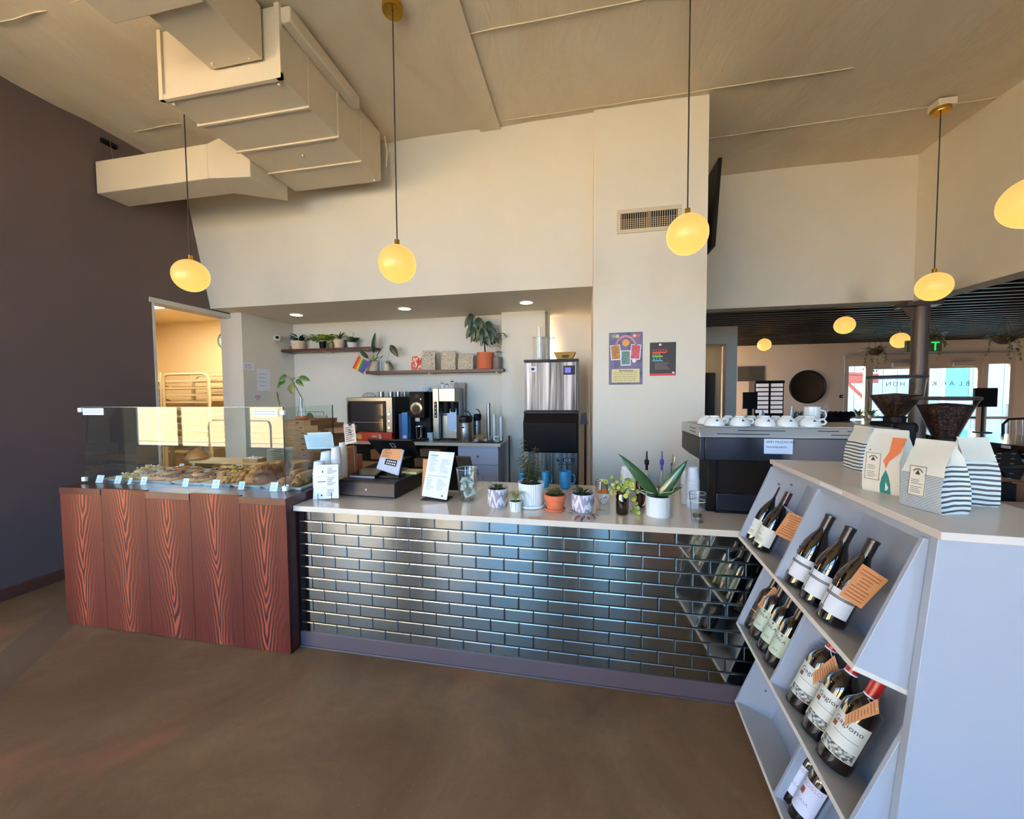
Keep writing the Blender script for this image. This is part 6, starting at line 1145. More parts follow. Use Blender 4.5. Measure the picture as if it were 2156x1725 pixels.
tri(t, V, n, .80, .93, .05, .022); z_ = ZC-t.location.z; b = MB(); b.hexa([tuple(V[3]+Vector((-.004, -.008, z_-V[3].z))), tuple(V[2]+Vector((.004, -.008, z_-V[2].z))), tuple(V[2]+Vector((.004, .11, z_-V[2].z))), tuple(V[3]+Vector((-.004, .11, z_-V[3].z)))], [tuple(V[3]+Vector((-.004, -.008, z_-V[3].z+.008))), tuple(V[2]+Vector((.004, -.008, z_-V[2].z+.008))), tuple(V[2]+Vector((.004, .11, z_-V[2].z+.008))), tuple(V[3]+Vector((-.004, .11, z_-V[3].z+.008)))]); b.build('easel_base', BLACK, t)
p_ = V[0].lerp(V[1], .5); b = MB(); q0, q1 = V[0].lerp(V[1], .25), V[0].lerp(V[1], 1.0); b.quad(tuple(q0+Vector((0, .01, -.01))), tuple(q1+Vector((0, .01, -.01))), tuple(Vector((q1.x, q1.y+.16, z_+.008))), tuple(Vector((q0.x, q0.y+.16, z_+.008)))); b.build('easel_leg', BLACK, t, smooth=0, solid=.004)
t, V, n = slab('kraft_envelope', 'kraft envelope standing behind the left edge of the menu card', 'envelope', [(891, 966), (905, 968), (898, 1041), (888, 1036)], mb_.y+.14, .05, KRAFT, .003, bev=0)
# --- stacked paper cups by the sign
def paperstack(l, r, tp, b, label, n, m=None, group='paper cup stacks', Y=None, z0=ZC):
    x, y, rad, h = fit(l, r, tp, b, z0); 
    if Y: g = ony((l+r)/2, tp, Y); x, y, h = g.x, Y, g.z-z0; rad = (ony(r, tp, Y).x-ony(l, tp, Y).x)/2*.97
    t = thing('paper_cups', label, 'paper cups', (x, y, z0), 0, group); m = m or PAPER
    cupH = min(.09, h*.6); pr = [(rad*1.0, 0), (rad*1.02, .004), (rad*.99, .008)]
    for k in range(n):
        z = k*(h-cupH)/max(1, n); MB().lathe([(rad*1.0, z), (rad*1.03, z+.002), (rad*1.03, z+.005), (rad*.985, z+.007), (rad*.97, z+(h-cupH)/max(1, n))], 26, cap=False).build('cup_rim', m, t, smooth=40)
    z = h-cupH; MB().lathe([(rad*1.0, z), (rad*1.03, z+.002), (rad*1.03, z+.005), (rad*.985, z+.007), (rad*.76, h), (rad*.72, h), (rad*.70, h-.006), (.001, h-.006)], 28, cap=False).build('top_cup', m, t, smooth=40); return t
PC2 = mat('cream_cup', sr(232, 218, 206), .6)
YA = s_base.y+.09
paperstack(660, 683, 971, 1040, 'short white paper cup stack behind the price list card', 5, PAPER, Y=YA); paperstack(675, 698, 951, 1030, 'white paper cup stack second from the left behind the price list', 6, PAPER, Y=YA+.12); paperstack(697, 717, 941, 1030, 'cream paper cup stack rising right of the price list', 8, PC2, Y=YA+.10); paperstack(713, 729, 932, 1020, 'tallest cream paper cup stack by the brown box', 9, PC2, Y=YA+.22)
x0, x1, _, z1 = ext(728, 737, 942, 1000, YA+.30); t = thing('kraft_box', 'upright brown box at the right of the cup stacks', 'box', ((x0+x1)/2, YA+.33, ZC)); B('body', ((x0-x1)/2-.02, -.05, 0), ((x1-x0)/2, .06, z1-ZC), KRAFTD, t, bevel=.002)
g = ony(748, 958, .70); rad = .055; h = g.z-ZC; t = thing('wooden_cup', 'round brown wooden holder behind the till', 'holder', (g.x, .70, ZC)); MB().lathe([(rad*.9, 0), (rad, h*.5), (rad*.98, h), (rad*.85, h), (rad*.8, h*.5), (.001, h*.45)], 26, cap=False).build('body', mat('brown_wood', sr(134, 80, 48), .5, noise=(14, .2, .05)), t)
t = thing('small_dish', 'small white dish with dark wrapped sweets beside the till', 'dish', (ony(757, 1003, .50).x, .50, ZC)); MB().lathe([(.03, 0), (.045, .012), (.042, .012), (.028, .003), (.001, .003)], 24, cap=False).build('body', CERAM, t); b = MB(); [b.ball((R.uniform(-.02, .02), R.uniform(-.02, .02), .015), .011, 8, 5) for _ in range(6)]; b.build('sweets', BLACK, t)
t = thing('pen_box', 'low pinkish box with a green pen before the cash drawer', 'box', onz(735, 1012, ZC), .1); B('body', (-.05, -.03, 0), (.05, .03, .045), mat('dusty_pink', sr(170, 124, 108), .7), t); MB().tube([(0, 0, .02), (-.012, 0, .10)], .004, 6).build('pen', LF2, t)
# papers on a clip stand, kraft sign on a clip
t, V, n = slab('paper_sheets', 'pale blue sheets clipped above the cup stacks', 'papers', [(640, 916), (700, 914), (704, 945), (647, 946)], YA+.30, .05, BLUEP, .002, bev=0); onslab(t, V, n, .12, .96, -.14, .10, PAPER, 'sheet', .0008, -.004); slablines(t, V, n, .1, .85, .2, .85, 5, mat('faint_ink', sr(176, 196, 224), .7), 4); MB().tube([V[2].lerp(V[3], .5)+Vector((0, .02, 0)), Vector((V[2].lerp(V[3], .5).x, .02, ZC-t.location.z))], .002, 6).build('clip_rod', STEEL, t)
t, V, n = slab('kraft_sign', 'handwritten dusty kraft sign on a thin rod above the cup stacks', 'sign', [(723, 895), (746, 892), (751, 931), (727, 937)], YA+.20, .05, mat('dusty_card', sr(206, 178, 160), .8), .0015, bev=0); slablines(t, V, n, .12, .85, .12, .9, 8, INK, 8, rag=.3); slablines(t, V, n, .4, .7, .25, .6, 3, INK, 9); MB().tube([V[2].lerp(V[3], .3)+Vector((0, .003, 0)), Vector((V[2].lerp(V[3], .3).x, .02, ZC-t.location.z))], .0018, 6).build('clip_rod', STEEL, t); B('clip', (-.008, -.004, V[0].z-.006), (.012, .006, V[0].z+.014), BLACK, t)
# plates, kraft boxes pile, plant on it
x, y, rad, h = fit(630, 673, 950, 978, ZW); b0 = thing('plate_stack', 'stack of grey green plates behind the pastry tray corner', 'plates', (x, .72, ZW), 0); rr = (ony(673, 965, .72).x-ony(630, 965, .72).x)/2; hh = ony(650, 946, .72).z-ZW
for k in range(11): z = hh*k/11; MB().lathe([(rr*.55, z), (rr*.6, z+.001), (rr, z+hh/11*.8), (rr*.98, z+hh/11*.95), (rr*.55, z+hh/30)], 30, cap=False).build('plate', mat('plate_glaze', sr(176, 178, 166), .3, coat=.2), b0, smooth=40)
KB = thing('box_trolley', 'low dark stand under the pile of folded kraft boxes', 'stand', (-.62, 1.32, 0)); B('top', (-.36, -.22, .90), (.42, .28, .93), MATTE, KB); [B('leg', (a-.02, b-.02, 0), (a+.02, b+.02, .9), MATTE, KB) for a in (-.33, .38) for b in (-.19, .25)]
YK = 1.14; zk = [ony(630, py, YK).z for py in (885, 895.5, 907, 918, 929, 941, 953, 964, 975, 988)]; lows = .93
for i in range(9):
    zt2, zb2 = zk[i], zk[i+1]; x0_, x1_ = ony(600+(0 if i < 6 else 6)+R.uniform(-1, 1), 900, YK).x, ony((656 if i == 0 else 667 if i == 1 else 676)+R.uniform(-2, 2), 900, YK).x
    t = thing('pizza_box', '%s flat kraft box in the pile behind the plates' % ['topmost', 'second', 'third', 'fourth', 'fifth', 'sixth', 'seventh', 'eighth', 'ninth'][i], 'box', ((x0_+x1_)/2, YK+.20, zb2+.0004), R.uniform(-.01, .01), 'pile of flat kraft boxes'); w = (x1_-x0_)/2; hh = zt2-zb2-.001
    B('tray', (-w, -.2, 0), (w, .2, hh*.62), KRAFTD, t); MB().hexa([(-w-.003, -.203, hh*.55), (w+.003, -.203, hh*.55), (w+.003, .2, hh*.55), (-w-.003, .2, hh*.55)], [(-w-.003, -.203, hh), (w+.003, -.203, hh), (w+.003, .2, hh), (-w-.003, .2, hh)]).build('lid', KRAFTD, t); B('tab', (-.018, -.206, hh*.40), (.018, -.2032, hh*.62), mat('slot_dark', sr(70, 46, 30), .8), t)
rest = zk[-1]-lows
for i in range(2): t = thing('pizza_box', ['tenth', 'lowest'][i]+' flat kraft box in the pile behind the plates', 'box', (-.62, YK+.20, lows+.001+(1-i)*rest/2), 0, 'pile of flat kraft boxes'); B('tray', (-.2, -.2, 0), (.22, .2, rest/2-.002), KRAFTD, t)
t = thing('pizza_box', 'single kraft box turned askew, sticking out right near the pile top', 'box', (ony(686, 900, 1.25).x, 1.42, ony(686, 902, 1.25).z-.03), .45, 'pile of flat kraft boxes'); B('tray', (-.17, -.17, -.02), (.17, .17, .02), KRAFTD, t); B('lid', (-.173, -.173, .0205), (.173, .173, .028), KRAFTD, t)
# propagation bottle with avocado sprig on a terracotta saucer
zp = zk[0]+.002; x, y, rad, h = fit(604, 628, 875, 886, zp); t = thing('cutting_bottle', 'tall cutting in a clear bottle on a terracotta dish above the boxes', 'plant', (x, YK+.10, zp)); MB().lathe([(rad*.8, 0), (rad, .012), (rad*.98, .03), (rad*.85, .03), (.001, .012)], 26, cap=False).build('dish', TERRA, t)
hb_ = ony(620, 838, YK+.1).z-zp; MB().lathe([(.03, .014), (.034, .02), (.034, hb_*.55), (.022, hb_*.75), (.020, hb_)], 24, cap=False).build('bottle', CLEAR, t); B('tag_card', (.018, -.04, .03), (.032, -.038, .12), PAPER, t)
o = Vector(t.location); top = ony(615, 800, YK+.08)-o; MB().tube([(0, 0, .03), (0, 0, hb_), tuple(top)], [.004, .004, .003], 6).build('cutting_stem', BARK, t)
for (tx, ty_, w) in ((584, 801, .07), (580, 818, .07), (650, 800, .06), (637, 812, .05), (614, 830, .08), (590, 794, .05), (617, 792, .03)):
    p1 = ony(tx, ty_, YK+.02); pb = (top+o).lerp(p1, .42)+Vector((0, 0, .025)); MB().tube([top, top.lerp(pb-o, .6)+Vector((0, 0, .008)), pb-o], .002, 5).build('leaf_stem', STEM, t); leafobj(t, pb, p1, w, LF1 if tx != 614 else LF4, droop=.15, wave=.03)
t = thing('trailing_sprig', 'dark small leaved sprig hanging left of the bottle', 'plant', ony(591, 875, YK+.1)); b = MB(); o = Vector(t.location)
pts = [ony(*q, YK+.06)-o for q in ((594, 885), (592, 870), (588, 850), (585, 838), (583, 826))]; b.tube(pts, .003, 5); b.build('stem', STEM, t); b = MB()
for k in range(20): p = pts[min(3, k//5)].lerp(pts[min(4, k//5+1)], (k % 5)/5); b.leaf(p, ((-1)**k*.8, -.3, .5), .035, .018, .2, seg=3)
b.build('leaves', LF3, t)['kind'] = 'stuff'
t = thing('wire_rack', 'small wire rack with a green leaf behind the kraft boxes', 'rack', ony(652, 886, 1.6)); 
for z in (0, .05, .10): MB().tube([(-.15, 0, z), (.18, 0, z)], .003, 5).build('wire', STEEL, t)
for x_ in (-.15, .18): MB().tube([(x_, 0, -.06), (x_, 0, .10)], .003, 5).build('wire', STEEL, t)
leafobj(t, ony(648, 870, 1.58), ony(660, 888, 1.55), .07, LF1)
B('support', (-.16, -.02, -.10), (.19, .12, -.06), KRAFTD, t)
# --- plants along the worktop
PAT = patterned('pot_grey_arches', sr(214, 212, 222), sr(140, 138, 156), 7)
t, r, h = counter_thing('potted_plant', 'small succulent in a grey patterned pot, leftmost of the worktop plants', 'plant', 1026, 1070, 1027, 1071, 'plants on the worktop'); potp(t, r, h, PAT, 'straight'); foliage(t, 14, (0, 0, h), .018, .04, .02, LF1, 31, 1.0, False)
t, r, h = counter_thing('potted_plant', 'tall mint in a large white ribbed pot with a saucer', 'plant', 1090, 1147, 1015, 1074, 'plants on the worktop'); potp(t, r*.97, h, CERAM, 'rib'); MB().lathe([(r*.85, .001), (r*1.05, .004), (r*1.07, .02), (r*.98, .02), (r*.95, .005)], 36, cap=False).build('saucer', CERAM, t)
q = random.Random(4); b = MB(); b2 = MB(); o = Vector(t.location)
for i, (px, py) in enumerate(((1098, 922), (1128, 940), (1092, 962), (1108, 958), (1118, 966), (1136, 968), (1144, 982), (1104, 975), (1124, 978), (1093, 990), (1112, 985), (1138, 996))):
    tip = ony(px, py, t.location.y+q.uniform(-.03, .03))-o; base = Vector((q.uniform(-.4, .4)*r, q.uniform(-.4, .4)*r, h*.92)); mid = base.lerp(tip, .5)+Vector((0, 0, .01)); b.tube([base, mid, tip], .0016, 5)
    L = (tip-base).length; n_ = max(3, int(L/.017))
    for k in range(n_):
        f = .12+.86*k/n_; p = base.lerp(mid, f*2) if f < .5 else mid.lerp(tip, f*2-1); a = k*1.57+i
        for s_ in (0, PI): b2.leaf(p, (math.cos(a+s_), math.sin(a+s_), .35), .044*(1-.3*f), .026*(1-.3*f), .45, seg=4)
b.build('stems', STEM, t); b2.build('foliage', mat('leaf_mint', sr(62, 80, 50), .5, noise=(20, .25, .08)), t, smooth=60)['kind'] = 'stuff'
t, r, h = counter_thing('potted_plant', 'tiny spider plant in a small white pot in front of the mint', 'plant', 1071, 1100, 1054, 1080, 'plants on the worktop'); potp(t, r, h, CERAM, 'plain'); b = MB()
for k in range(22):
    a = 2*PI*k/22*1.01; L = .10+.05*q.random(); pts = [(math.cos(a)*L*f*.8, math.sin(a)*L*f*.8, h+.05*math.sin(PI*f*.85)*1.4-.07*f*f) for f in (0, .2, .4, .6, .8, 1)]; w_ = .0035
    for i in range(5): p, q_ = Vector(pts[i]), Vector(pts[i+1]); s_ = Vector((-math.sin(a), math.cos(a), 0))*w_*(1-i/6); s2 = Vector((-math.sin(a), math.cos(a), 0))*w_*(1-(i+1)/6); b.quad(tuple(p-s_), tuple(p+s_), tuple(q_+s2), tuple(q_-s2))
o_ = b.build('foliage', mat('leaf_spider', sr(118, 128, 78), .5), t); o_['kind'] = 'stuff'
t, r, h = counter_thing('potted_plant', 'small leafy plant in a terracotta pot on a saucer', 'plant', 1145, 1193, 1040, 1082, 'plants on the worktop'); potp(t, r, h, TERRA, 'terra'); MB().lathe([(r*.72, .001), (r*.88, .003), (r*.92, .016), (r*.84, .017), (r*.8, .004)], 32, cap=False).build('saucer', TERRA, t); foliage(t, 46, (0, 0, h*.95), .035, .03, .022, LF4, 33, .8, z1=.025, droop=.3)
t, r, h = counter_thing('potted_plant', 'purple trailing plant in a grey leaf patterned pot', 'plant', 1201, 1252, 1038, 1085, 'plants on the worktop'); potp(t, r, h, PAT, 'round'); foliage(t, 20, (0, 0, h*.98), .04, .035, .022, LF3, 34, .8, z1=.02)
b = MB()
for (px, py, tx, ty_) in ((1215, 1078, 1196, 1072), (1222, 1084, 1208, 1094), (1232, 1086, 1222, 1096), (1238, 1088, 1240, 1094), (1247, 1082, 1262, 1086), (1254, 1074, 1278, 1074), (1262, 1062, 1268, 1044), (1268, 1052, 1282, 1042), (1206, 1082, 1193, 1078), (1226, 1088, 1214, 1090), (1242, 1080, 1255, 1090)):
    p0, p1 = onz(px, py, ZC+.012), onz(tx, ty_, ZC+.012)
    if py < 1070: p0, p1 = ony(px, py, t.location.y-.05), ony(tx, ty_, t.location.y-.05)
    b.leaf(p0-Vector(t.location), p1-p0, max(.035, (p1-p0).length), .017, .1, seg=5)
b.tube([(r*.8, -r*.3, h), (r*1.2, -r*.8, h*.5), (r*1.1, -r*1.2, .02)], .0015, 4); b.tube([(r*.8, 0, h), (r*1.8, -.02, h*.4), (r*2.0, -.03, h*.9)], .0015, 4)
b.build('trailing_leaves', LFP, t, smooth=60)['kind'] = 'stuff'
t, r, h = counter_thing('potted_plant', 'round leaved lime plant growing in a brown glass jar', 'plant', 1296, 1324, 1037, 1086, 'plants on the worktop'); MB().lathe([(r*.93, .001), (r, .006), (r, h*.85), (r*.9, h*.92), (r*.92, h)], 30, cap=False).build('jar', AMBER, t); MB().lathe([(.001, .006), (r*.9, .006), (r*.9, h*.72), (.001, h*.75)], 24, cap=False).build('soil_fill', mat('wet_soil', sr(36, 16, 10), .5), t)
b = MB(); o = Vector(t.location); q = random.Random(8); disc = mat('leaf_round_lime', sr(146, 160, 64), .4, noise=(16, .25, .05)); ld = MB(); st = MB()
for i in range(46):
    px, py = (q.gauss(1312, 14), q.gauss(1022, 9)) if i < 36 else [(1302, 1052), (1336, 1048), (1340, 1060), (1335, 1075), (1342, 1070), (1330, 1080), (1300, 1046), (1344, 1080), (1290, 1030), (1334, 1052)][i-36]
    c = ony(px, py, t.location.y+q.uniform(-.05, .05))-o; rr = q.uniform(.010, .016); nn = Vector((q.uniform(-.5, .5), -1, q.uniform(0, .9))).normalized(); s_ = nn.cross(Vector((0, 0, 1))).normalized(); u_ = s_.cross(nn)
    ld._add([tuple(c+(s_*math.cos(a)+u_*math.sin(a))*rr+nn*(.002*math.cos(2*a))) for a in [2*PI*j/12 for j in range(12)]], [tuple(range(12))]); st.tube([(0, 0, h*.8), ((Vector((0, 0, h))+c)/2+Vector((0, 0, .01))), c], .0011, 4)
st.build('stems', STEM, t); ld.build('foliage', disc, t, smooth=0)['kind'] = 'stuff'
t, r, h = counter_thing('orchid_plant', 'broad leaved orchid in a white faceted pot', 'plant', 1358, 1413, 1043, 1093, 'plants on the worktop'); potp(t, r, h, CERAM, 'facet'); o = Vector(t.location); c0 = Vector((o.x, o.y, ZC+h*.9)); Yc = o.y
ORL = mat('orchid_leaf', sr(40, 78, 44), .25, noise=(5, .15, .02), coat=.3)
for (tx, ty_, dy, w, dr) in ((1306, 956, -.04, .062, .22), (1447, 970, -.03, .060, .18), (1332, 998, .03, .045, .1), (1436, 1025, .0, .03, .25), (1338, 1030, .02, .03, .15), (1420, 990, .05, .04, .1)): leafobj(t, c0+Vector((0, 0, .0)), ony(tx, ty_, Yc+dy), w, ORL, droop=dr*.4, seg=10, fold=.25)
for pts in (((1372, 1040), (1352, 1032), (1340, 1040)), ((1376, 1040), (1362, 1034), (1358, 1060), (1352, 1066)), ((1392, 1038), (1415, 1036), (1424, 1020))): MB().tube([ony(*p, Yc-.04)-o for p in pts], .0022, 5).build('air_root', mat('air_root', sr(150, 146, 130), .7), t)
# --- behind the plants
BLM = mat('blue_enamel', sr(22, 120, 176), .35, coat=.3)
def bmug(l, r_, tp, b, lab):
    x, y, rad, h = fit(l, r_, tp, b, ZC); t = cup(lab, x, y, ZC, rad, h, BLM, 'blue enamel mugs'); t.rotation_euler = (0, 0, .1)
bmug(1177, 1203, 992, 1031, 'bright blue mug standing alone between the mint and the column'); bmug(1140, 1157, 993, 1028, 'bright blue mug half hidden behind the mint'); bmug(1092, 1112, 991, 1020, 'blue mug seen through the mint stems')
x, y, rad, h = fit(1252, 1283, 1012, 1042, ZC); t = thing('steel_pitcher', 'small shiny steel pot behind the purple trailing plant', 'pot', (x, y, ZC)); MB().lathe([(rad*.9, 0), (rad, .004), (rad*.98, h*.8), (rad*.9, h*.82), (rad*.9, h), (rad*.6, h+.006), (.001, h+.008)], 28).build('body', CHROME, t); MB().tube([(rad*.95, 0, h*.2), (rad*1.35, 0, h*.4), (rad*1.3, 0, h*.75), (rad*.95, 0, h*.8)], .003, 6).build('handle', CHROME, t)
x, y, rad, h = fit(1252, 1288, 1036, 1064, ZC); t = thing('white_bowl', 'white bowl holding something bright orange', 'bowl', (x, y, ZC)); MB().lathe([(rad*.4, 0), (rad*.5, .003), (rad*.9, h*.6), (rad, h), (rad*.94, h), (rad*.8, h*.5), (.001, h*.2)], 30, cap=False).build('body', CERAM, t); MB().lathe([(rad*.8, h*.85), (rad*.5, h*1.12), (.001, h*1.2)], 20, cap=False, fn=lambda a, z: 1+.08*math.sin(5*a)).build('orange_cloth', mat('orange_cloth', sr(226, 118, 40), .7), t)
for l, r_, tp, b, lab in ((1302, 1325, 979, 1040, 'taller clear squeeze bottle with a white cap'), (1316, 1341, 987, 1045, 'shorter squeeze bottle with a white cap')):
    x, y, rad, h = fit(l, r_, tp, b, ZC); y = y+(.06 if l == 1302 else .09); t = thing('squeeze_bottle', lab, 'bottle', (x+(.02 if l == 1302 else .01), y, ZC), 0, 'squeeze bottles'); MB().lathe([(rad*.95, 0), (rad, .005), (rad, h*.72), (rad*.85, h*.78)], 24).build('body', mat('milky_plastic', sr(204, 204, 208), .3), t); MB().lathe([(rad*.9, h*.785), (rad*.9, h*.88), (rad*.3, h*.90), (rad*.12, h*1.12), (.001, h*1.12)], 24).build('cap', CERAM, t)
PUR = mat('purple_plastic', sr(60, 50, 140), .4)
for l, r_, tp, b, pm, lab, amb in ((1352, 1371, 985, 1062, BLACK, 'clear bottle with a black pourer behind the orchid', 1), (1385, 1402, 985, 1062, PUR, 'clear bottle with a purple pourer behind the orchid', 0)):
    x, y, rad, h = fit(l, r_, tp, b, ZC); y += .05; g = ony((l+r_)/2, 990, y); t = thing('syrup_bottle', lab, 'bottle', (g.x, y, ZC), 0, 'syrup bottles'); h = g.z-ZC; MB().lathe([(rad*.95, .001), (rad, .006), (rad, h*.7), (rad*.4, h*.92), (rad*.38, h)], 24, cap=False).build('vessel', CLEAR, t); MB().lathe([(.001, .004), (rad*.92, .004), (rad*.92, h*(.35 if amb else .5)), (.001, h*(.35 if amb else .5))], 20, cap=False).build('syrup', mat('syrup', sr(110, 44, 20), .15), t)
    hp = ony((l+r_)/2, 950, y).z-ZC; MB().lathe([(rad*.30, h), (rad*.30, h+.03), (rad*.55, h+.04), (rad*.55, h+.065), (rad*.25, h+.07), (rad*.16, hp), (.001, hp)], 16).build('pourer', pm, t)
x, y, rad, h = fit(1340, 1358, 1008, 1074, ZC); t = thing('brown_bottle', 'dark brown glass bottle half behind the orchid pot', 'bottle', (x, y+.04, ZC)); MB().lathe([(rad*.95, .001), (rad, .006), (rad, h*.8), (rad*.6, h), (rad*.5, h*1.15)], 24, cap=True).build('vessel', mat('brown_glass', sr(52, 18, 10), .08), t)
x, y, rad, h = fit(1405, 1424, 1000, 1060, ZC); t = thing('spoon_glass', 'tall clear glass of long bar spoons', 'glass', (x, y+.03, ZC)); MB().lathe([(rad*.8, .001), (rad*.85, .006), (rad, h), (rad*.95, h)], 22, cap=False).build('vessel', CLEAR, t)
for px, py in ((1416, 956), (1421, 962), (1413, 975)): MB().tube([(0, 0, .01), tuple(ony(px, py, t.location.y)-Vector(t.location))], [.002, .0035], 6).build('bar_spoon', CHROME, t)
paperstack(1446, 1473, 984, 1072, 'tall stack of white paper cups by the espresso machine', 12, PAPER, 'cup stacks by the machine'); paperstack(1432, 1452, 990, 1062, 'second stack of paper cups behind the orchid leaf', 12, PC2, 'cup stacks by the machine')
x, y, rad, h = fit(1450, 1487, 1038, 1104, ZC); t = thing('pint_glass', 'clear pint glass with a little dark residue at the worktop front', 'glass', (x, y, ZC)); MB().lathe([(.001, .001), (rad*.72, .001), (rad*.74, .012), (rad, h), (rad*.965, h), (rad*.70, .016), (.001, .016)], 32, cap=False).build('vessel', CLEAR, t); MB().lathe([(rad*.98, h-.002), (rad*1.0, h+.001), (rad*.96, h+.001)], 32, cap=False).build('rim', mat('glass_rim', sr(170, 180, 190), .1), t)
b = MB(); [b.ball((R.uniform(-.4, .4)*rad, R.uniform(-.4, .4)*rad, .024+R.uniform(0, .012)), R.uniform(.006, .010), 7, 5) for _ in range(9)]; b.build('residue', mat('residue', sr(84, 64, 44), .8), t)['kind'] = 'stuff'; MB().lathe([(rad*.93, h*.72), (rad*.935, h*.75)], 30, cap=False).build('etched_band', mat('etched', sr(200, 196, 180), .6), t)
# tip pitcher with dollar bills
x, y, rad, h = fit(965, 1003, 986, 1059, ZC); t = thing('tip_pitcher', 'clear glass pitcher stuffed with dollar bills', 'pitcher', (x, y, ZC)); MB().lathe([(.001, .002), (rad*.82, .002), (rad*.86, .010), (rad*1.22, h), (rad*1.18, h), (rad*.80, .014), (.001, .014)], 36, cap=False).build('vessel', CLEAR, t); MB().lathe([(rad*1.20, h-.003), (rad*1.235, h+.001), (rad*1.18, h+.001)], 36, cap=False).build('rim', MATS['glass_rim'], t)
MB().tube([(rad*1.1, 0, h*.85), (rad*1.7, 0, h*.80), (rad*1.75, 0, h*.45), (rad*1.05, 0, h*.30)], .006, 8).build('handle', CLEAR, t)
BIL = mat('bill_paper', sr(176, 184, 160), .8); N = NT(BIL); N.link(N.ramp(N.noise(N.coord(), 60, 3, 1), [(.4, sr(150, 156, 134)), (.55, sr(214, 218, 200))]), N.b.inputs['Base Color'])
q = random.Random(6)
for i in range(9):
    b = MB(); L, w_ = .085, .042; k = 6; vs = []
    for j in range(k+1): xx = -L/2+L*j/k; zz_ = .010*math.sin(j*1.1+i); vs += [(xx, -w_/2, zz_), (xx, w_/2, zz_*.6)]
    b._add(vs, [(2*j, 2*j+2, 2*j+3, 2*j+1) for j in range(k)]); o = b.build('dollar_bill', BIL, t, smooth=60, loc=(q.uniform(-.35, .35)*rad, q.uniform(-.35, .35)*rad, .045+.016*i if i < 7 else .13), rot=(q.uniform(.6, 2.2), q.uniform(-.8, .8), q.uniform(0, 6)))
    if i == 8: o.location = (rad*.15, -rad*.55, h*.60); o.rotation_euler = (PI/2, .45, .1); MB().lathe([(.001, 0), (.009, 0)], 14, cap=False).build('seal_print', mat('bill_ink', sr(90, 96, 84), .7), o, loc=(0, 0, .012))
# ================================================================ dining room beyond
def dthing(name, label, cat, l, r, t, b, Y, depth, group=None):
    x0, x1, z0, z1 = ext(l, r, t, b, Y); tt = thing(name, label, cat, ((x0+x1)/2, Y+depth/2, z0), 0, group); return tt, (x1-x0)/2, z1-z0
# long dark bar top: far edge and near edge from the picture at z 1.06
ZT = 1.06; DT = mat('dark_table_top', sr(40, 26, 24), .18, noise=(4, .3, .02), coat=.5)
tb = thing('bar_table', 'long dark glossy bar top running toward the glazed doors', 'table', (6.73, 4.3, 0))
B('top', (-.53, -2.3, ZT-.055), (.53, 2.2, ZT), DT, tb, bevel=.004); B('apron', (-.50, -2.25, ZT-.14), (-.47, 2.15, ZT-.056), BLACK, tb)
for x_ in (-.4, .4):
    for y_ in (-2.1, 0, 2.0): MB().cyl((x_, y_, 0), (x_, y_, ZT-.056), .035, 12).build('leg', BLACK, tb)
g = onx(2116, 948, 6.195); B('tag_plate', (-.536, g.y-4.3-.05, ZT-.045), (-.531, g.y-4.3+.04, ZT-.012), PAPER, tb)
# grinders with bean hoppers on a side counter behind the display
gs = thing('grinder_counter', 'low counter holding the two bean grinders behind the coffee bags', 'counter', (3.9, .35, 0)); B('worktop', (-.5, -.15, .905), (.9, .46, .94), QUARTZ, gs); B('carcass', (-.48, -.1, .05), (.88, .45, .904), LAM, gs)
BEAN = mat('coffee_beans', sr(58, 34, 28), .35); N = NT(BEAN); vo = N.new('ShaderNodeTexVoronoi'); vo.inputs['Scale'].default_value = 95; N.link(N.coord(), vo.inputs['Vector']); N.link(N.ramp(vo.outputs['Distance'], [(.1, sr(92, 58, 46)), (.5, sr(28, 16, 14))]), N.b.inputs['Base Color']); N.bump(vo.outputs['Distance'], .6, .004)
def hopper(l, r, tp, beans, neckpy, basepy, nl, nr, Y, label, steep):
    cx = (l+r)/2; C = ony(cx, tp, Y); w = (ony(r, tp, Y).x-ony(l, tp, Y).x)/2; z = lambda py: ony(cx, py, Y).z; nw = (ony(nr, neckpy, Y).x-ony(nl, neckpy, Y).x)/2
    t = thing('bean_grinder', label, 'grinder', (C.x, Y, .94), 0, 'bean grinders'); h = lambda py: z(py)-.94
    shoulder = tp+(neckpy-tp)*(.44 if not steep else .10); rs = w*.92
    MB().lathe([(nw, h(neckpy)), (rs, h(shoulder)), (w, h(tp))], 40, cap=False).build('hopper', CLEAR, t); MB().lathe([(w*1.02, h(tp)-.004), (w*1.05, h(tp)+.008), (w*1.0, h(tp)+.014), (.001, h(tp)+.012)], 40).build('lid', mat('smoke_lid', sr(44, 44, 48), .3), t)
    rb2 = nw+(rs-nw)*min(1, (neckpy-beans)/(neckpy-shoulder)); pr = [(nw*.95, h(neckpy)+.002)]+([(rs*.97, h(shoulder))] if beans < shoulder else [])+[(min(rs, rb2)*.97, h(beans)), (.001, h(beans)+.012)]; MB().lathe(pr, 40).build('beans', BEAN, t)
    MB().lathe([(nw*1.15, h(neckpy)-.03), (nw*1.2, h(neckpy)), (nw*1.0, h(neckpy)+.006)], 30).build('collar', BLACK, t); bw = nw*1.5
    B('body', (-bw, -bw*1.1, .02), (bw, bw*1.6, h(neckpy)-.031), BLACK, t, bevel=.012); B('foot_plate', (-bw*1.1, -bw*1.4, 0), (bw*1.1, bw*1.7, .02), BLACK, t, bevel=.004); MB().cyl((bw, .02, h(neckpy)-.07), (bw+.05, .02, h(neckpy)-.07), .035, 16).build('adjust_knob', BLACK, t); return t
hopper(1833, 1940, 796, 832, 878, 905, 1866, 1902, .64, 'left bean grinder, round shouldered hopper two thirds full of beans', False)
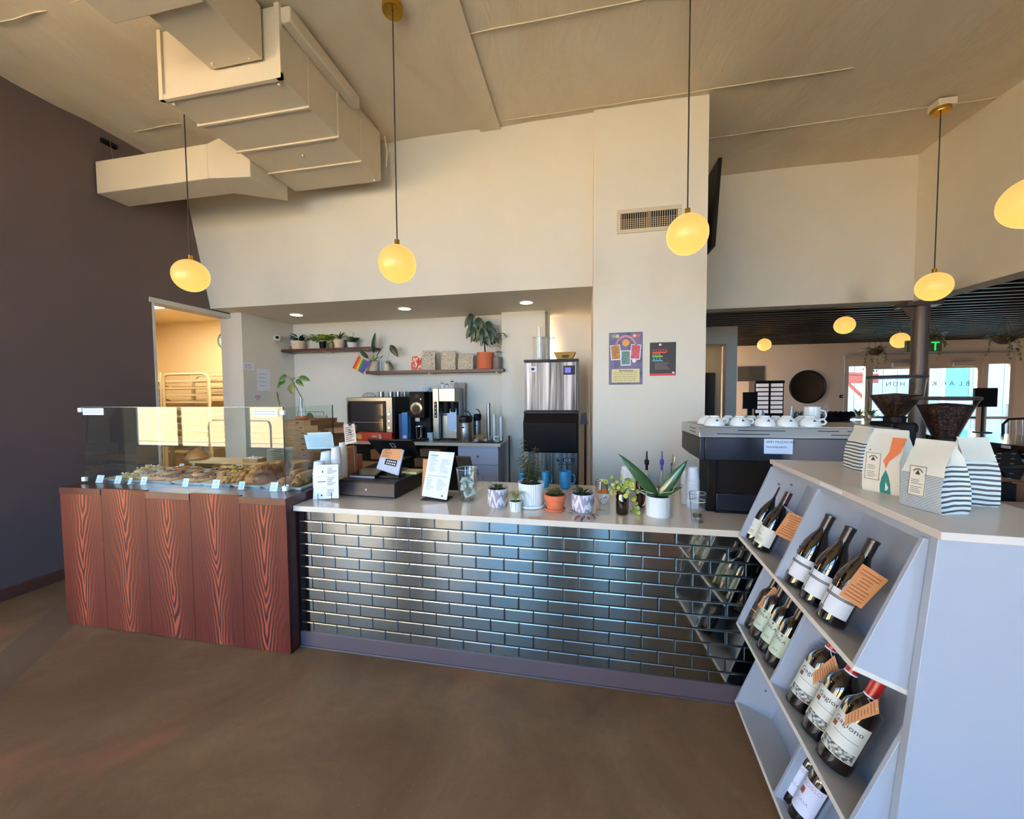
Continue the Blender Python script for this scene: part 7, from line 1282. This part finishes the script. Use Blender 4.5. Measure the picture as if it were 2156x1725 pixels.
hopper(1934, 2049, 841, 853, 922, 935, 1965, 2010, .30, 'right bean grinder, steep cone hopper full of beans', True)
# things on the dark bar and by the far wall
def rel(px, py, Y): return ony(px, py, Y)
mx = rel(1701, 815, YF-.03); rm = (rel(1743, 815, YF-.03).x-rel(1659, 815, YF-.03).x)/2; mr = thing('round_mirror', 'large round black framed mirror on the far dining wall', 'mirror', (mx.x, YF, mx.z)); MB().tube([(math.cos(a)*rm*.9, -.02, math.sin(a)*rm*.9) for a in [2*PI*i/48 for i in range(49)]], .02, 8).build('frame', BLACK, mr)
b = MB(); b.lathe([(.001, 0), (rm*.9, 0)], 48, cap=False); b.build('mirror_glass', mat('dark_mirror', sr(120, 112, 110), .05, 1), mr, loc=(0, -.012, 0), rot=(PI/2, 0, 0))
x0, x1, z0, z1 = ext(1768, 1782, 832, 838, YF-.01); t = thing('wall_plate', 'small black plate with white marks beside the far window', 'plate', ((x0+x1)/2, YF, z0)); B('plate', (-(x1-x0)/2, -.012, 0), ((x1-x0)/2, -.001, z1-z0), BLACK, t); B('printed_text', (-(x1-x0)*.25, -.013, (z1-z0)*.4), ((x1-x0)*.25, -.012, (z1-z0)*.6), PAPER, t)
# display fridge with white trays, register, counter stuff left of the mirror
bt_ = thing('rear_counter', 'dark service counter before the far wall, left of the mirror', 'counter', (6.0, 7.0, 0)); x0, x1, _, _ = ext(1550, 1790, 872, 890, 6.8); B('body', (x0-6.0, -.2, 0), (x1-6.0, .3, 1.08), BLACK, bt_); B('worktop', (x0-6.02, -.22, 1.081), (x1-5.98, .32, 1.11), DT, bt_)
t, w, h = dthing('glass_fridge', 'tall glass fronted fridge with bright white shelves left of the round mirror', 'fridge', 1597, 1660, 801, 872, 6.95, .35); zc0 = 1.112-t.location.z
B('cabinet', (-w, .02, zc0), (w, .33, h), BLACK, t); FG = mat('fridge_lit', sr(214, 208, 206), .4, emit=sr(214, 206, 206), es=.25)
for k in range(7): z = zc0+.06+k*(h-zc0-.1)/7; B('tray', (-w*.9, -.0, z), (-.02, .019, z+(h-zc0)/11), FG, t); B('tray', (.02, -.0, z), (w*.9, .019, z+(h-zc0)/11), FG, t)
B('mullion', (-.018, -.012, zc0), (.018, .018, h), BLACK, t); B('top_rail', (-w, -.012, h-.06), (w, .018, h), BLACK, t)
t, w, h = dthing('menu_board', 'dark menu board high on the wall behind the far register', 'board', 1552, 1611, 770, 803, 7.9, .03); B('panel', (-w, 0, 0), (w, .03, h), mat('slate', sr(50, 54, 54), .6), t)
t = struct(B('wall_nook', (4.4, 8.0, 0), (5.9, 8.1, 2.87), DWALL)) if False else None
t2 = bpy.data.objects['menu_board']; t2.location.y = YF-.03
A_ = ony(1552, 786, YF-.03); C_ = ony(1611, 786, YF-.03); t2.location.x = (A_.x+C_.x)/2; t2.location.z = ony(1580, 803, YF-.03).z
t, w, h = dthing('point_of_sale', 'dark till screen on the far counter by the partition', 'till', 1566, 1597, 826, 870, 6.9, .1); B('screen', (-w, 0, h*.2), (w, .03, h), BLACK, t); B('stand', (-w*.3, .0, 1.112-t.location.z), (w*.3, .05, h*.2), BLACK, t)
for i, (px, lab, hh, rr, m_) in enumerate(((1668, 'tall white bottle on the far counter', .22, .028, CERAM), (1678, 'short steel canister on the far counter', .12, .05, STEEL), (1690, 'second steel canister on the far counter', .13, .05, STEEL), (1706, 'clear carafe before the round mirror', .22, .05, CLEAR), (1724, 'glass jar of orange peel before the mirror', .20, .07, CLEAR), (1737, 'tall clear bottle right of the orange jar', .24, .04, CLEAR), (1604, 'small pale jug by the far till', .14, .05, CERAM))):
    g = ony(px, 870, 6.88); t = thing('counter_vessel', lab, 'vessel', (g.x, 6.88, 1.111), 0, 'vessels on the far counter'); MB().lathe([(rr*.9, 0), (rr, .01), (rr, hh*.6), (rr*.6, hh*.75), (rr*.55, hh)], 18, cap=m_ is not CLEAR).build('vessel', m_, t)
    if px == 1724: MB().lathe([(.001, .01), (rr*.9, .01), (rr*.9, hh*.3), (.001, hh*.35)], 14, cap=False).build('orange_peel', MATS['orange_cloth'], t)
for i in range(5):
    g = ony(1750+i*11, 872, 6.9); t = thing('sunglasses_case', 'dark small object in the row before the window, number from the mirror side %s' % ['first', 'second', 'third', 'fourth', 'fifth'][i], 'box', (g.x, 6.92, 1.111), .2*i, 'dark boxes before the window'); t['label'] = ['leftmost', 'second', 'middle', 'fourth', 'rightmost'][i]+' of the dark small boxes on the far counter before the window'; MB().lathe([(.06, 0), (.07, .03), (.05, .10), (.001, .12)], 8).build('body', MATTE, t)
# small plants on the bar
for px, py, lab in ((1808, 882, 'small green plant on the bar top left of the grinder hopper'), (1834, 881, 'second small green plant tight against the grinder hopper')):
    g = onz(px, py, ZT); t = thing('small_plant', lab, 'plant', (g.x, g.y, ZT), 0, 'small plants on the bar'); potp(t, .06, .07, CREAMC, 'plain'); foliage(t, 26, (0, 0, .07), .02, .17, .04, mat('leaf_yellow_green', sr(140, 156, 66), .5), int(px), 1.5, False)  # leaves in one even yellow-green
# hanging baskets
for (px, pt_, pb_, Y, lab) in ((1842, 724, 738, 6.2, 'hanging basket of greenery before the left far door'), (1962, 706, 708, 5.6, 'dark hanging basket above and behind the exit sign'), (2115, 700, 712, 5.2, 'wide hanging basket with trailing stems at the right edge')):
    g = ony(px, pb_, Y); t = thing('hanging_basket', lab, 'plant', (g.x, Y, g.z), 0, 'hanging baskets'); rr = .13; MB().lathe([(rr*.4, -.09), (rr*.8, -.05), (rr, 0), (rr*.95, 0), (.001, -.01)], 20, cap=False).build('basket', mat('basket_dark', sr(50, 38, 28), .8), t)
    for a in (0, 2.1, 4.2): MB().tube([(rr*math.cos(a), rr*math.sin(a), 0), (0, 0, 2.80-g.z)], .003, 4).build('hanger_cord', CORD, t)
    foliage(t, 60, (0, 0, .01), .17, .07, .035, LF4 if px != 1960 else LF3, int(px), .6, True, .9, .05)
    b = MB(); q = random.Random(px)
    for k in range(8):
        a = q.uniform(0, 6.28); L = q.uniform(.15, .38)*(1 if px != 1960 else .5); pts = [(math.cos(a)*rr*(1+.3*f), math.sin(a)*rr*(1+.3*f), -L*f) for f in (0, .3, .6, 1)]; b.tube(pts, .002, 4)
        for j in range(6): p = Vector(pts[0]).lerp(Vector(pts[3]), j/5); b.leaf(p, (q.uniform(-1, 1), q.uniform(-1, 1), -.4), .05, .03, .3, seg=3)
    b.build('trailing_stems', LF4, t)['kind'] = 'stuff'
# exit sign
GR_ = mat('exit_green', sr(20, 200, 70), .4, emit=sr(30, 220, 80), es=.7); x0, x1, z0, z1 = ext(1912, 1986, 716, 741, 4.9); t = thing('exit_sign', 'green EXIT sign above the doors, part hidden by the post', 'sign', ((x0+x1)/2, 4.92, z0)); w = (x1-x0)/2; h = z1-z0
B('housing', (-w, 0, 0), (w, .05, h), mat('exit_housing', sr(70, 82, 62), .5), t); B('ceiling_stem', (-.02, .01, h), (.02, .04, 2.80-z0), BLACK, t)
for s_, u in (('E', -.88), ('X', -.48), ('I', .10), ('T', .36)): text(s_, h*1.05, GR_, t, (w*u, -.002, h*.12), (PI/2, 0, 0), 'letter', ext=.002)
# monitor, black chairs right edge, framed board, drawers, low shelf of jewellery at far right
t, w, h = dthing('bar_screen', 'black square screen standing on the bar before the right sidelight', 'screen', 2055, 2103, 817, 857, 4.2, .03); B('panel', (-w, 0, 0), (w, .03, h), BLACK, t); MB().cyl((0, .035, ZT-t.location.z), (0, .035, h*.5), .014, 8).build('stand_pole', BLACK, t); MB().cyl((0, .035, ZT-t.location.z), (0, .035, ZT-t.location.z+.01), .09, 20).build('stand_foot', BLACK, t)
x0, x1, z0, z1 = ext(2126, 2190, 882, 960, 4.6)
for i, (px, Y, lab) in enumerate(((2148, 4.4, 'black slatted chair back at the right edge of the picture'),)):
    g = ony(px, 900, Y); t = thing('slat_chair', lab, 'chair', (g.x+.05, Y, 0)); zt2 = ony(px, 882, Y).z; W2 = .22
    MB().tube([(-W2, 0, .45), (-W2, .03, zt2-.08), (-W2+.06, .03, zt2-.01), (0, .03, zt2), (W2-.06, .03, zt2-.01), (W2, .03, zt2-.08), (W2, 0, .45)], .016, 8).build('back_frame', NAVY, t)
    for k in range(5): x_ = -W2*.66+k*W2*.33; MB().tube([(x_, 0, .45), (x_, .03, zt2-.015)], .006, 6).build('slat', STEEL, t)
    B('seat', (-W2, -.42, .43), (W2, .02, .46), NAVY, t, bevel=.01)
    for a in (-W2+.02, W2-.02):
        for c_ in (-.4, 0): MB().cyl((a, c_, 0), (a, c_, .43), .014, 8).build('leg', NAVY, t)
t = thing('dark_display_board', 'black display board with rows of pale jewellery right of the bags', 'display', ony(2128, 1020, .9)); o = Vector(t.location); zb2 = ony(2128, 1010, .9).z-o.z
c4 = [ony(*q, .9)-o for q in ((2098, 962), (2140, 948), (2160, 985), (2148, 1012), (2118, 1006))]; b = MB(); b._add([tuple(v) for v in c4]+[tuple(v+Vector((0, .02, 0))) for v in c4], [(0, 1, 2, 3, 4), (9, 8, 7, 6, 5)]+[(i, (i+1) % 5, 5+(i+1) % 5, 5+i) for i in range(5)]); b.build('panel', MATTE, t, smooth=0)
q = random.Random(2); cc_ = ony(2130, 980, .89)-o
for k in range(22): p = Vector((cc_.x+.075*((k % 4)-1.2)+.02*q.random(), -.012, cc_.z+.075-(k//4)*.032)); B('silver_pendant', (p.x-.012, p.y-.002, p.z-.004), (p.x+.012, p.y+.002, p.z+.004), STEEL, t)
x0, x1, z0, z1 = ext(2098, 2170, 1010, 1058, 1.05); dc = thing('oak_cabinet', 'warm brown drawer cabinet beyond the display, at the right edge', 'cabinet', ((x0+x1)/2+.2, 1.3, 0)); OK_ = mat('oak_brown', sr(112, 76, 50), .45, noise=(6, .2, .03)); w = (x1-x0)/2+.3; B('carcass', (-w, -.2, .0), (w, .3, z1+.02), OK_, dc)
for k in range(4): dr_ = B('drawer', (-w+.02+k*(w*2-.04)/4+.005, -.215, z1-.20), (-w+.02+(k+1)*(w*2-.04)/4-.005, -.201, z1-.02), OK_, dc, bevel=.003); MB().ball((-w+.02+(k+.5)*(w*2-.04)/4, -.226, z1-.11), .012, 10, 6).build('knob', BRASS, dr_)
sp_ = thing('display_plinth', 'plain ledge behind the bag display carrying the jewellery board', 'ledge', (o.x, .95, 0)); B('post', (-.05, -.03, z1+.02 if False else 0), (.05, .03, o.z-.001), MATTE, sp_)
# prep things beside the grinders
t = thing('tamper_mat', 'black tamping stand with handled tools behind the bags', 'stand', (3.46, -.02, 1.20)); B('tool_head', (-.06, -.04, 0), (.08, .06, .10), BLACK, t, bevel=.01); MB().tube([(.08, 0, .09), (.24, -.02, .10)], .012, 8).build('handle', BLACK, t); MB().tube([(-.05, 0, .09), (-.2, -.02, .10)], .006, 8).build('lever', CHROME, t); B('support', (-.04, -.03, .94-1.20), (.05, .05, -.001), BLACK, t)
